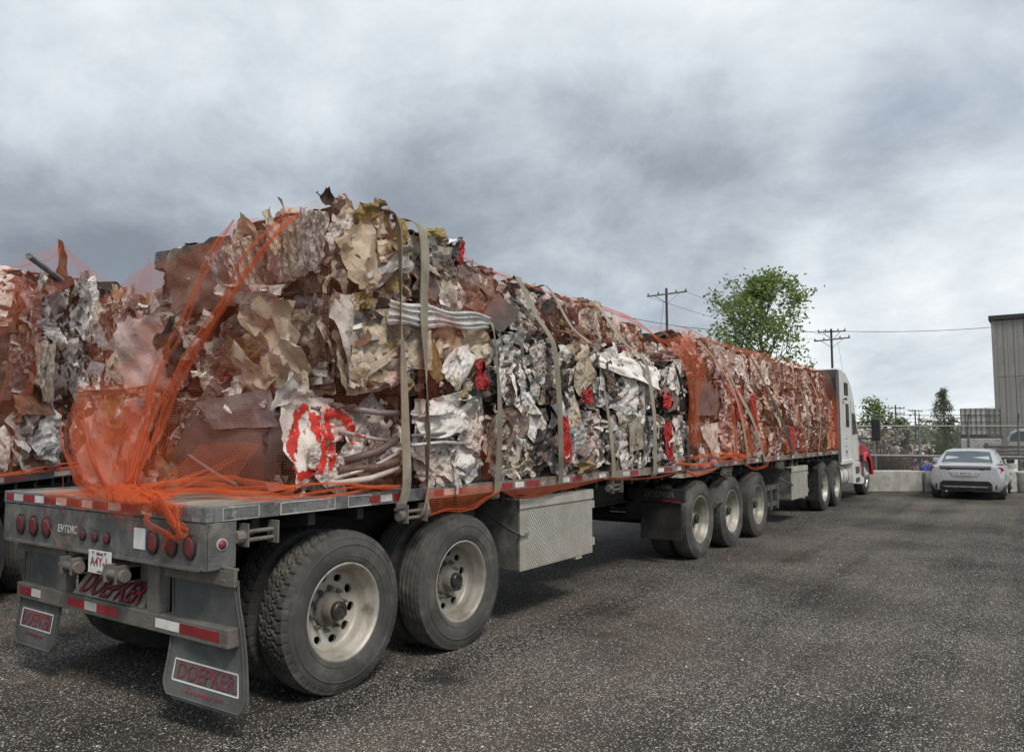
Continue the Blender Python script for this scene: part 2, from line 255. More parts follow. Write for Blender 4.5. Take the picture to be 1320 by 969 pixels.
# ------------------------------------------------------------------ mesh helpers
class MB:
    def __init__(s): s.v = []; s.f = []; s.mi = []; s.cur = 0
    def add(s, vs, fs):
        o = len(s.v); s.v += [tuple(x) for x in vs]; s.f += [tuple(i+o for i in f) for f in fs]; s.mi += [s.cur]*len(fs); return s
    def box(s, c, d, rot=None):
        vs = [Vector((x*d[0]/2, y*d[1]/2, z*d[2]/2)) for x in (-1, 1) for y in (-1, 1) for z in (-1, 1)]
        if rot: e = Euler(rot).to_matrix(); vs = [e @ v for v in vs]
        c = Vector(c); return s.add([v+c for v in vs], [(0, 1, 3, 2), (4, 6, 7, 5), (0, 4, 5, 1), (2, 3, 7, 6), (0, 2, 6, 4), (1, 5, 7, 3)])
    def bx(s, x0, x1, y0, y1, z0, z1): return s.box(((x0+x1)/2, (y0+y1)/2, (z0+z1)/2), (x1-x0, y1-y0, z1-z0))
    def tube(s, pts, r, n=8, cap=True):
        pts = [Vector(p) for p in pts]; rs = r if isinstance(r, (list, tuple)) else [r]*len(pts); rings = []
        for i, p in enumerate(pts):
            t = (pts[min(i+1, len(pts)-1)]-pts[max(i-1, 0)]).normalized()
            a = t.orthogonal().normalized() if i == 0 else (a - t*a.dot(t)).normalized()
            b = t.cross(a); rings.append([p+(a*math.cos(2*math.pi*k/n)+b*math.sin(2*math.pi*k/n))*rs[i] for k in range(n)])
        vs = [v for q in rings for v in q]; fs = []
        for i in range(len(pts)-1):
            for k in range(n): fs.append((i*n+k, i*n+(k+1) % n, (i+1)*n+(k+1) % n, (i+1)*n+k))
        if cap: fs += [tuple(range(n))[::-1], tuple((len(pts)-1)*n+k for k in range(n))]
        return s.add(vs, fs)
    def lathe(s, prof, n=48, axis='Y', c=(0, 0, 0), closed=False):
        vs = []; c = Vector(c)
        for k in range(n):
            a = 2*math.pi*k/n; ca, sa = math.cos(a), math.sin(a)
            for r, h in prof:
                p = (r*ca, h, r*sa) if axis == 'Y' else ((h, r*ca, r*sa) if axis == 'X' else (r*ca, r*sa, h)); vs.append(Vector(p)+c)
        m = len(prof); fs = []
        for k in range(n):
            for j in range(m if closed else m-1):
                a, b = k*m+j, k*m+(j+1) % m; c2, d = ((k+1) % n)*m+(j+1) % m, ((k+1) % n)*m+j
                fs.append((a, b, c2, d))
        return s.add(vs, fs)
    def prism(s, pts, h0, h1, plane='YZ'):   # outline extruded along the third axis
        def P(a, b, h): return (h, a, b) if plane == 'YZ' else ((a, h, b) if plane == 'XZ' else (a, b, h))
        n = len(pts); vs = [P(a, b, h0) for a, b in pts]+[P(a, b, h1) for a, b in pts]
        return s.add(vs, [tuple(range(n)), tuple(range(2*n-1, n-1, -1))]+[(i, (i+1) % n, n+(i+1) % n, n+i) for i in range(n)])
    def mesh(s, name, mats, smooth=False):
        me = bpy.data.meshes.new(name); me.from_pydata(s.v, [], s.f)
        if not isinstance(mats, (list, tuple)): mats = [mats]
        for m in mats: me.materials.append(m)
        if len(mats) > 1: me.polygons.foreach_set('material_index', s.mi)
        if smooth: me.polygons.foreach_set('use_smooth', [True]*len(s.f))
        me.update(); return me
    def build(s, name, mats, parent=None, smooth=False, bevel=0, loc=None, angle=None):
        me = s.mesh(name, mats, smooth)
        import bmesh
        bm = bmesh.new(); bm.from_mesh(me); bmesh.ops.recalc_face_normals(bm, faces=bm.faces); bm.to_mesh(me); bm.free()
        if smooth and angle: me.set_sharp_from_angle(angle=R(angle))
        o = link(name, me, parent, loc)
        if bevel: b = o.modifiers.new('bevel', 'BEVEL'); b.width = bevel; b.segments = 2; b.limit_method = 'ANGLE'
        return o
def link(name, me, parent=None, loc=None, rot=None, scale=None, m=None):
    o = bpy.data.objects.new(name, me); COL.objects.link(o)
    if parent: o.parent = parent
    if loc is not None: o.location = loc
    if rot is not None: o.rotation_euler = rot
    if scale is not None: o.scale = scale
    if m is not None:
        o.material_slots[0].link = 'OBJECT'; o.material_slots[0].material = m
    return o
def tag(o, label=None, cat=None, group=None, kind=None):
    for k, v in (('label', label), ('category', cat), ('group', group), ('kind', kind)):
        if v: o[k] = v
    return o
def empty(name, loc=(0, 0, 0), rz=0, **k):
    o = bpy.data.objects.new(name, None); COL.objects.link(o); o.location = loc; o.rotation_euler = (0, 0, rz); o.empty_display_size = .2
    return tag(o, **k)
def copy_tree(o, loc, rz=None, label=None):
    c = o.copy(); COL.objects.link(c); c.location = loc
    if rz is not None: c.rotation_euler = (0, 0, rz)
    if label: c['label'] = label
    def rec(src, dst):
        for ch in src.children:
            d = ch.copy(); COL.objects.link(d); d.parent = dst; rec(ch, d)
    rec(o, c); return c
def text(name, body, size, m, parent, loc, rot, shear=0, extr=.001, sx=1, align='CENTER'):
    cu = bpy.data.curves.new(name, 'FONT'); cu.body = body; cu.size = size; cu.shear = shear; cu.extrude = extr; cu.align_x = align; cu.align_y = 'CENTER'; cu.resolution_u = 2; cu.offset = size*.008
    t = bpy.data.objects.new(name, cu); COL.objects.link(t); bpy.context.view_layer.update()
    me = bpy.data.meshes.new_from_object(t.evaluated_get(bpy.context.evaluated_depsgraph_get())); bpy.data.objects.remove(t)
    me.materials.clear(); me.materials.append(m)
    return link(name, me, parent, loc, rot, (sx, 1, 1))
REAR = (R(90), 0, R(-90))     # text read by somebody standing behind the trailer

# ------------------------------------------------------------------ ground
mb = MB(); mb.add([(-400, -700, 0), (900, -700, 0), (900, 700, 0), (-400, 700, 0)], [(0, 1, 2, 3)])
g = mb.build('ground', M['ground']); tag(g, kind='structure')
def stones():
    n = 17000; v = []; f = []
    for i in range(n):
        t = rnd.random()**1.7; dist = 2.0+t*11; az = YAW + rnd.uniform(-.75, .75)
        x = CAM.x+math.cos(az)*dist; y = CAM.y+math.sin(az)*dist; s = rnd.uniform(.003, .0085)*(1.6 if rnd.random() < .05 else 1)
        o = len(v); a = rnd.random()*3
        for k in range(4): v.append((x+s*math.cos(a+k*1.57)*rnd.uniform(.7, 1.3), y+s*math.sin(a+k*1.57)*rnd.uniform(.7, 1.3), .001))
        v.append((x, y, s*.8)); f += [(o, o+1, o+4), (o+1, o+2, o+4), (o+2, o+3, o+4), (o+3, o, o+4)]
    me = bpy.data.meshes.new('loose_gravel'); me.from_pydata(v, [], f)
    m = bpy.data.materials.new('pale_gravel'); m.use_nodes = True; nt = m.node_tree; ge = nd(nt, 'ShaderNodeNewGeometry')
    nt.links.new(ramp(nt, ge.outputs['Random Per Island'], [(0, (.05, .045, .04)), (.5, (.24, .215, .18)), (1, (.62, .58, .51))]), nt.nodes['Principled BSDF'].inputs[0]); nt.nodes['Principled BSDF'].inputs['Roughness'].default_value = .8
    me.materials.append(m); o = link('loose_gravel', me); tag(o, 'small pale loose stones scattered over the dark yard surface', 'gravel', kind='stuff')
stones()

# ------------------------------------------------------------------ wheels
def tyre_mesh(lug, name, w=.27, ro=.515, ri=.295):
    # local axis Y, outer sidewall at y=0, inner at y=w
    nA = 270 if lug else 180
    prof = [(ri, .045), (ri+.012, .026), (ri+.03, .014), (ri+.046, .008), (ri+.050, .0115), (ri+.054, .006), (ri+.075, .002), (ri+.105, .0), (ri+.125, .0025), (ri+.128, -.001), (ri+.134, -.001), (ri+.137, .004), (ri+.165, .012), (ri+.168, .016), (ri+.172, .014), (ro-.030, .024), (ro-.012, .030)]
    nt_ = 26
    for k in range(nt_): prof.append((ro, .036+(w-.072)*k/(nt_-1)))
    prof += [(ro-.02, w-.024), (ro-.06, w-.008), (ri+.08, w), (ri, w-.045)]
    i0 = 16; m = len(prof); V = np.zeros((nA, m, 3))
    for k in range(nA):
        a = 2*math.pi*k/nA
        for j, (r, h) in enumerate(prof):
            if i0+1 <= j < i0+1+nt_:
                t = (j-i0-1)/(nt_-1); g = 0
                if lug:
                    zig = math.sin(k*2*math.pi/6)*.012
                    tt = t + (zig/.2)
                    if min(abs(tt-.2), abs(tt-.4), abs(tt-.6), abs(tt-.8)) < .035: g = .012
                    off = int(t*5) * 2
                    if (k+off) % 6 == 0: g = .012
                    if t < .1 and (k % 6) in (0,): g = .016
                else:
                    if min(abs(t-.2), abs(t-.4), abs(t-.6), abs(t-.8)) < .03: g = .011
                    if (t < .06 or t > .94) and k % 3 == 0: g = .006
                    if .06 < t < .94 and (k+int(t*5)) % 5 == 0: g = max(g, .004)
                r = r-g-(.012*(abs(t-.5)*2)**3)
            elif lug and j == 15 and k % 6 == 0: r = r-.006; h = h+.006
            V[k, j] = (r*math.cos(a), h, r*math.sin(a))
    fs = []
    for k in range(nA):
        k2 = (k+1) % nA
        for j in range(m-1): fs.append((k*m+j, k*m+j+1, k2*m+j+1, k2*m+j))
    # flat contact patch
    V[:, :, 2] = np.maximum(V[:, :, 2], -.508)
    me = bpy.data.meshes.new(name); me.from_pydata(V.reshape(-1, 3).tolist(), [], fs); me.materials.append(M['tyre'])
    me.polygons.foreach_set('use_smooth', [True]*len(fs)); me.set_sharp_from_angle(angle=R(32)); return me
TY_LUG, TY_RIB = tyre_mesh(True, 'lug_tyre'), tyre_mesh(False, 'rib_tyre')
def rim_mesh(name, depth=.165, holes=10, out=False):
    mb = MB(); d = depth
    mb.lathe([(.289, .05), (.303, .036), (.312, .028), (.312, .022), (.302, .020), (.292, .028), (.284, .045), (.278, .07), (.262, .09), (.258, .11), (.255, d-.012), (.246, d+.004), (.238, d+.008)], 64)
    r0, r1 = .155, .238
    for h in range(holes):
        a0 = 2*math.pi*(h+.5)/holes; half = math.pi/holes
        outl = []; n = 20
        seq = [(-1, 0)] 
        pts = []
        for k in range(5): pts.append((r1, -half+2*half*k/5))
        for k in range(5): pts.append((r1-(r1-r0)*k/5, half))
        for k in range(5): pts.append((r0, half-2*half*k/5))
        for k in range(5): pts.append((r0+(r1-r0)*k/5, -half))
        def yy(r): return d+.008+.018*math.sin((r1-r)/(r1-r0)*math.pi*.5)
        outer = [(r*math.cos(a0+t), yy(r), r*math.sin(a0+t)) for r, t in pts]
        rc = .203; inner = []; sl = []
        for (r, t) in pts:
            ang = math.atan2((t)*rc, r-rc); rr, tt = rc+.025*math.cos(ang), (.033*math.sin(ang))/rc
            inner.append((rr*math.cos(a0+tt), yy(rr), rr*math.sin(a0+tt))); sl.append((rr*math.cos(a0+tt), yy(rr)+.02, rr*math.sin(a0+tt)))
        fs = [(k, (k+1) % n, n+(k+1) % n, n+k) for k in range(n)]+[(n+k, n+(k+1) % n, 2*n+(k+1) % n, 2*n+k) for k in range(n)]
        mb.add(outer+inner+sl, fs)
    s = .026
    mb.lathe([(.155, d+s), (.150, d+s+.002), (.095, d+s+.002), (.09, d+s+.012)], 48)
    me = mb.mesh(name, M['rim'], True); me.set_sharp_from_angle(angle=R(40)); return me
RIM = rim_mesh('outer_rim')
mb = MB(); d = .165+.026
mb.lathe([(.118, d), (.112, d-.02), (.098, d-.03), (.082, d-.035), (.078, d-.085), (.072, d-.095), (.060, d-.098)], 32); HUB = mb.mesh('wheel_hub', M['dusty'], True); HUB.set_sharp_from_angle(angle=R(35))
mb = MB(); mb.lathe([(.060, d-.095), (.058, d-.128), (.052, d-.135), (.030, d-.135), (.027, d-.128), (0.001, d-.128)], 28); CAP = mb.mesh('hub_cap', M['grease'], True); CAP.set_sharp_from_angle(angle=R(35))
mb = MB(); mb.lathe([(.017, 0), (.016, -.022), (.012, -.026), (.009, -.026), (.009, -.05), (.001, -.05)], 6); NUT = mb.mesh('wheel_nut', M['dusty'])
mb = MB(); mb.lathe([(.295, .05), (.28, .09), (.26, .12), (.15, .13), (.01, .13)], 32); RIM2 = mb.mesh('inner_rim', M['under'], True)
def wheel(parent, x, y, z=.548, side=1, kind='rib', detail=True, dual=True, rim=M['rim'], hub=True):
    w = link('wheel', RIM, parent, (x, y, z), (0, rnd.random()*6, 0) if side > 0 else (0, 0, math.pi), m=rim)
    a = w.rotation_euler.y; w.scale = (1.08, 1.08, 1.08)
    t = link('tyre', TY_LUG if kind == 'lug' else TY_RIB, w, (0, 0, 0), (0, -a, 0) if side > 0 else (0, 0, 0))
    if hub: link('hub', HUB, w); link('hub_cap', CAP, w)
    if detail:
        for k in range(10):
            an = 2*math.pi*k/10; link('wheel_nut', NUT, w, (.135*math.cos(an), d, .135*math.sin(an)))
    if dual:
        w2 = link('inner_wheel', RIM2, parent, (x, y+side*.335, z), (0, 0, 0 if side > 0 else math.pi)); w2.scale = (1.08, 1.08, 1.08)
        link('tyre', TY_RIB if kind != 'lug' else TY_LUG, w2, (0, 0, 0), (0, 1., 0) if 0 else (0, 0, 0))
    return w

# ------------------------------------------------------------------ trailers
def tape(parent, m, c, s): 
    mb = MB(); mb.box(c, s); return mb.build('reflective_strip', m, parent)
def chassis(parent, x0, x1, z1=1.27, axles=(), winch=(), cross=.45):
    for y in (.78, 1.82):
        mb = MB(); mb.bx(x0, x1, y-.07, y+.07, z1-.03, z1-.012); mb.bx(x0, x1, y-.012, y+.012, z1-.42, z1-.03); mb.bx(x0, x1, y-.07, y+.07, z1-.438, z1-.42); mb.build('main_beam', M['under'], parent)
    x = x0+.2; mb = MB()
    while x < x1-.1: mb.bx(x, x+.06, .06, 2.54, z1-.10, z1-.01); x += cross
    mb.build('crossmembers', M['under'], parent)
    for x in axles:
        mb = MB(); mb.tube([(x, .25, .508), (x, 2.35, .508)], .075, 12); mb.box((x, .78, .72), (.12, .16, .3)); mb.box((x, 1.82, .72), (.12, .16, .3))
        mb.tube([(x+.1, .95, .55), (x+.1, .95, .85)], .12, 12); mb.tube([(x+.1, 1.65, .55), (x+.1, 1.65, .85)], .12, 12); mb.build('axle', M['under'], parent)
        for y in (.78, 1.82): mb = MB(); mb.box((x-.35, y, .6), (.7, .09, .12), (0, .15, 0)); mb.box((x-.62, y, .74), (.16, .16, .32)); mb.build('suspension_arm', M['under'], parent)
    for x in winch:
        mb = MB(); mb.box((x-.11, -.0, z1-.10), (.012, .10, .14)); mb.box((x+.11, 0, z1-.10), (.012, .10, .14)); mb.tube([(x-.11, 0, z1-.085), (x+.11, 0, z1-.085)], .014); mb.tube([(x-.11, 0, z1-.135), (x+.11, 0, z1-.135)], .014); mb.tube([(x-.17, 0, z1-.11), (x-.11, 0, z1-.11)], .04, 10); mb.tube([(x, .07, z1-.11), (x, .5, z1-.05)], .01)
        mb.build('strap_winch', M['dusty'], parent, bevel=.002)
def deck(parent, x0, x1, y0, y1, z, n, railmat):
    wd = (y1-y0-.1)/n
    me = MB(); me.bx(x0, x1, -wd/2+.003, wd/2-.003, -.035, 0); me = me.mesh('deck_board', M['wood'])
    for i in range(n): link('deck_board', me, parent, (0, y0+.05+wd*(i+.5), z+rnd.uniform(-.004, .003)))
    for y, s in ((y0, 1), (y1, -1)):
        mb = MB(); mb.bx(x0, x1, min(y, y+s*.05), max(y, y+s*.05), z-.085, z+.006); mb.build('side_rail', railmat, parent, bevel=.004)

rt = empty('flatbed_trailer', (0, 0, 0), label='grey rear flatbed trailer in front, with two rear axles and lettered mud flaps', cat='trailer', group='flatbed trailers')
chassis(rt, .15, 7.5, axles=(1.109, 2.423), winch=(.36, 1.78, 5.2))
deck(rt, .05, 7.46, 0, 2.6, 1.345, 14, M['rail'])
def rear_end(rt):
    mb = MB(); mb.bx(-.005, .05, .005, 2.595, 1.262, 1.349); mb.build('rear_rail', M['rail'], rt, bevel=.004)
    # light beam with sloping ends
    mb = MB(); mb.bx(.0, .10, .10, 2.5, .985, 1.258); mb.build('light_beam', M['trailer'], rt, bevel=.006)
    mb = MB(); mb.bx(.002, .20, .0, .012, .985, 1.258); mb.bx(.0, .012, .0, .10, .985, 1.258); mb.build('corner_plate', M['trailer'], rt, bevel=.003)
    mb = MB(); mb.bx(.0, .2, 2.588, 2.6, .985, 1.258); mb.bx(.0, .012, 2.5, 2.6, .985, 1.258); mb.build('corner_plate', M['trailer'], rt, bevel=.003)
    mb = MB(); mb.bx(-.012, .0, .06, 2.54, .980, .998); mb.build('beam_lip', M['dusty'], rt)
    def lamp(y, z, ry, rz, nm='tail_lamp'):
        mb = MB(); n = 28
        ring = [(ry*1.2*math.cos(2*math.pi*k/n), rz*1.2*math.sin(2*math.pi*k/n)) for k in range(n)]
        mb.prism([(y+a, z+b) for a, b in ring], -.014, .002); o = mb.build(nm, M['blackp'], rt, bevel=.003)
        mb = MB(); vs = []
        for r_, h in ((1, -.006), (.95, -.011), (.6, -.013), (.02, -.014)):
            vs += [(h-.004, y+ry*r_*math.cos(2*math.pi*k/n), z+rz*r_*math.sin(2*math.pi*k/n)) for k in range(n)]
        fs = [(j*n+k, j*n+(k+1) % n, (j+1)*n+(k+1) % n, (j+1)*n+k) for j in range(3) for k in range(n)]
        mb.add(vs, fs); mb.build('lens', M['lens'], o, smooth=True)
    for y in (2.30, 2.10, 1.905, .545, .345, .155): lamp(y, 1.115, .052, .064)
    for y in (1.39, 1.235, 1.08): lamp(y, 1.10, .030, .033, 'marker_lamp')
    o = MB(); n = 24; o.add([(.10+.036*math.cos(2*math.pi*k/n), -.006, 1.13+.036*math.sin(2*math.pi*k/n)) for k in range(n)]+[(.10+.036*math.cos(2*math.pi*k/n), .001, 1.13+.036*math.sin(2*math.pi*k/n)) for k in range(n)], [tuple(range(n))]+[(k, (k+1) % n, n+(k+1) % n, n+k) for k in range(n)])
    sl = o.build('side_marker_lamp', M['chalk'], rt)
    o = MB(); o.lathe([(.028, -.006), (.025, -.014), (.001, -.018)], 20, 'Y', (.10, 0, 1.13)); o.build('lens', M['lens'], sl, smooth=True)
    # reflective tape along the rear rail
    ys = [2.55, 2.43, 2.28, 2.10, 1.96, 1.78, 1.63, 1.42, 1.28, 1.08, .92, .72]
    for i in range(len(ys)-1):
        tape(rt, M['reflwhite'] if i % 2 else M['reflred'], (-.0065, (ys[i]+ys[i+1])/2, 1.308), (.003, abs(ys[i]-ys[i+1])-.004, .05))
    tape(rt, M['reflwhite'], (-.0065, .62, 1.305), (.003, .12, .05))
    # sticker + round-lettered badge
    mb = MB(); mb.bx(-.003, -.0005, .635, .765, 1.06, 1.19); mb.build('white_sticker', M['plate'], rt)
    mb = MB(); mb.bx(-.0025, .0, 1.46, 1.76, 1.085, 1.155); b = mb.build('badge', M['dusty'], rt)
    text('badge_letters', 'EVTDIC', .075, M['plate'], b, (-.004, 1.61, 1.12), REAR, sx=1.05)
    # under-run guard
    mb = MB(); mb.bx(.08, .18, -.11, 2.52, .545, .655); mb.build('bumper', M['dusty'], rt, bevel=.006)
    for (a, c, m) in ((2.47, 2.28, M['reflred']), (2.28, 2.14, M['reflwhite']), (1.74, 1.50, M['reflred']), (1.50, 1.34, M['reflwhite']), (1.34, 1.07, M['reflred']), (.63, .37, M['reflwhite']), (.37, -.03, M['reflred'])):
        tape(rt, m, (.0785, (a+c)/2, .603), (.003, a-c-.004, .056))
    for y in (1.86, .68):
        mb = MB(); mb.bx(.085, .165, y-.065, y+.065, .655, .985); mb.build('bumper_post', M['dusty'], rt, bevel=.005)
    # lettered plate leaning back
    mb = MB(); mb.add([(.10, 1.74, .64), (.10, .86, .62), (.22, .84, .80), (.22, 1.70, .82), (.112, 1.74, .632), (.112, .86, .612), (.232, .84, .792), (.232, 1.70, .812)], [(0, 1, 2, 3), (7, 6, 5, 4), (0, 4, 5, 1), (1, 5, 6, 2), (2, 6, 7, 3), (3, 7, 4, 0)])
    p = mb.build('name_plate', M['nplate'], rt, bevel=.002)
    tl = math.atan2(.18, .12)
    text('name_letters', 'DOEPKER', .205, M['ptext'], p, (.150, 1.29, .727), (tl, 0, R(-90)), shear=.3, extr=.003, sx=.86)
    text('letter_shadow_cut', 'DOEPKER', .205, M['blackp'], p, (.153, 1.303, .714), (tl, 0, R(-90)), shear=.3, extr=.0015, sx=.86)
    # licence plate
    mb = MB(); mb.bx(-.022, -.018, .99, 1.275, .865, 1.015); pl = mb.build('licence_plate', M['plate'], rt, bevel=.002); pl.rotation_euler = (0, 0, 0)
    text('plate_number', 'A4Y-1', .085, M['ptext'], pl, (-.0235, 1.135, .94), REAR, sx=1.0)
    text('plate_line', 'Alberta', .028, M['dimtext'], pl, (-.0235, 1.13, .995), REAR); text('plate_line', 'trailer', .022, M['dimtext'], pl, (-.0235, 1.13, .881), REAR)
    for y in (1.06, 1.21): mb = MB(); mb.tube([(-.028, y, 1.002), (-.016, y, 1.002)], .008, 8); mb.build('plate_bolt', M['rust'], pl)
    # tow clevises
    for y in (1.50, .93):
        mb = MB(); mb.bx(-.06, .10, y+.055, y+.085, .83, .945); mb.bx(-.06, .10, y-.085, y-.055, .83, .945); mb.tube([(-.03, y+.11, .885), (-.03, y-.13, .885)], .028, 14); mb.tube([(-.03, y-.10, .885), (-.03, y-.135, .885)], .04, 16); mb.bx(.02, .12, y-.085, y+.085, .84, .93)
        mb.build('tow_clevis', M['dusty'], rt, bevel=.004)
    mb = MB(); mb.bx(.10, .16, .75, 1.80, .84, .98); mb.build('tow_beam', M['dusty'], rt, bevel=.005)
    mb = MB(); mb.bx(.28, .34, .60, 2.0, .62, .99); mb.build('back_panel', M['under'], rt)
    # mud flap brackets
    for a, c in ((.57, -.13), (2.56, 1.86)):
        mb = MB(); mb.bx(.095, .12, c, a, .895, .985); mb.bx(.10, .13, c, a, .985, 1.0)
        for k in range(4): mb.tube([(.092, c+.09+k*(a-c-.18)/3, .925), (.10, c+.09+k*(a-c-.18)/3, .925)], .010, 6)
        mb.build('flap_bracket', M['dusty'], rt, bevel=.002)
    mb = MB(); mb.prism([(.02, 1.0), (-.05, .985), (-.11, .89), (.02, .89)], .10, .112); mb.build('flap_bracket', M['dusty'], rt)
    # mud flaps: gently curved sheets with a raised border
    for side, (yl, yr) in enumerate(((.525, -.125), (2.52, 1.89))):
        nz, ny = 24, 10; vs = []; fs = []
        def P(u, v, off=0):
            z = .93-v*.735
            flare = .10*max(0, v-.15)**1.5*u if side == 0 else -.01*v
            if side == 0 and v > .12: flare += .012*math.sin(min(1, (v-.12)*4)*1.57)
            y = yl+(yr-yl)*u-flare
            x = .125+(.10*v*u if side == 0 else .03*v)+.03*math.sin(v*4.2+side)*v-.05*v-off
            return (x, y, z-.045*u*v if side == 0 else z-.0*u)
        grid = [[(u/ny, v/nz) for u in range(ny+1)] for v in range(nz+1)]
        def rc(u, v):   # rounded lower corners
            r_ = .10
            zz = (1-v)*.735; 
            if zz < r_:
                e = (1-math.sqrt(max(0, 1-((r_-zz)/r_)**2)))*r_/.63; return e+(1-2*e)*u
            return u
        mb = MB(); vs = [P(rc(u, v), v) for row in grid for u, v in row]+[P(rc(u, v), v, -.011) for row in grid for u, v in row]; n1 = ny+1; N = n1*(nz+1)
        for i in range(nz):
            for j in range(ny):
                a = i*n1+j; fs.append((a, a+1, a+n1+1, a+n1)); fs.append((N+a, N+a+n1, N+a+n1+1, N+a+1))
        edge = [i*n1 for i in range(nz+1)]+[nz*n1+j for j in range(1, n1)]+[i*n1+ny for i in range(nz-1, -1, -1)]
        fs += [(edge[k], edge[k+1], N+edge[k+1], N+edge[k]) for k in range(len(edge)-1)]
        mb.add(vs, fs); fl = mb.build('mud_flap', M['rubber'], rt, smooth=True, angle=50)
        # raised rim
        mb = MB(); seq = [P(rc(0.03, v/20), v/20, .004) for v in range(0, 20)]+[P(rc(u/8, .975)*.94+.03, .975, .004) for u in range(9)]+[P(rc(.97, v/20), v/20, .004) for v in range(19, -1, -1)]
        mb.tube(seq, .006, 6); mb.build('flap_rim', M['rubber'], fl, smooth=True)
        mb = MB(); 
        for k in range(4): mb.tube([P(.12+.25*k, .03, .012), P(.12+.25*k, .03, .0)], .012, 8)
        mb.bx(.112, .122, min(yl, yr)+.01, max(yl, yr)-.01, .885, .93); mb.build('flap_bolts', M['dusty'], fl)
        # white frame + lettering following the sheet
        u0, u1, v0, v1 = (.12, .90, .70, .86) if side == 0 else (.13, .87, .63, .80)
        def strip(ua, va, ub, vb, wd, m):
            mb = MB(); n = 8; vs = []
            for k in range(n+1):
                u, v = ua+(ub-ua)*k/n, va+(vb-va)*k/n
                if abs(ub-ua) > abs(vb-va): vs += [P(u, v-wd, .003), P(u, v+wd, .003)]
                else: vs += [P(u-wd, v, .003), P(u+wd, v, .003)]
            mb.add(vs, [(2*k, 2*k+1, 2*k+3, 2*k+2) for k in range(n)]); mb.build('white_border', m, fl)
        strip(u0, v0, u1, v0, .007, M['plate']); strip(u0, v1, u1, v1, .007, M['plate']); strip(u0, v0, u0, v1, .009, M['plate']); strip(u1, v0, u1, v1, .009, M['plate'])
        def wrap(t, sz, uc, vc, nm, sx, m, wid):
            o = text(nm, t, sz, m, fl, (0, 0, 0), (0, 0, 0), shear=.12, extr=.0008); me = o.data
            for v in me.vertices:
                x, y, z = v.co; v.co = P(uc+x*sx/.65, vc-y/.735, .004+z)
        wrap('DOEPKER', (v1-v0)*.735*1.12, (u0+u1)/2, (v0+v1)/2+.004, 'flap_lettering', .80*(u1-u0)/.78, M['dimtext'], 0)
        wrap('www.doepker.com', .034, (u0+u1)/2, v1+.055, 'flap_small_print', 1.1, M['dimtext'], 0)
rear_end(rt)
wheel(rt, 1.109, .0, kind='lug'); wheel(rt, 2.423, .0, kind='rib')
for x in (1.109, 2.423): wheel(rt, x, 2.6, side=-1, detail=False)
# deck edge: chipped grey blocks near the rear, tapes further on
for x0, x1 in ((.10, .36), (.52, .98), (1.10, 1.32)):
    mb = MB(); y = -.003
    for a, b, c, d_ in ((x0, x1, 1.338, 1.343), (x0, x1, 1.265, 1.270), (x0, x0+.006, 1.27, 1.338), (x1-.006, x1, 1.27, 1.338)): mb.bx(a, b, y-.001, y+.002, c, d_)
    mb.build('chipped_paint_edge', M['chalk'], rt)
mb = MB(); mb.bx(1.93, 7.455, -.0018, .03, 1.262, 1.3495); mb.build('stained_rail', M['rail2'], rt)
def side_tapes(parent, spec):
    for x, w, m in spec: tape(parent, M[m], (x, -.004, 1.305), (w, .003, .05))
side_tapes(rt, [(1.36, .10, 'reflred'), (1.48, .12, 'reflwhite'), (1.60, .08, 'reflred'), (2.08, .10, 'reflred'), (2.22, .14, 'reflwhite'), (2.35, .09, 'reflred'), (3.05, .16, 'reflred'), (3.25, .14, 'reflwhite'), (3.48, .22, 'reflred'), (4.1, .15, 'reflwhite'), (4.35, .2, 'reflred'), (4.9, .15, 'reflwhite'), (5.5, .18, 'reflwhite'), (5.72, .2, 'reflred'), (6.5, .18, 'reflwhite'), (6.75, .25, 'reflred'), (7.1, .16, 'reflwhite')])
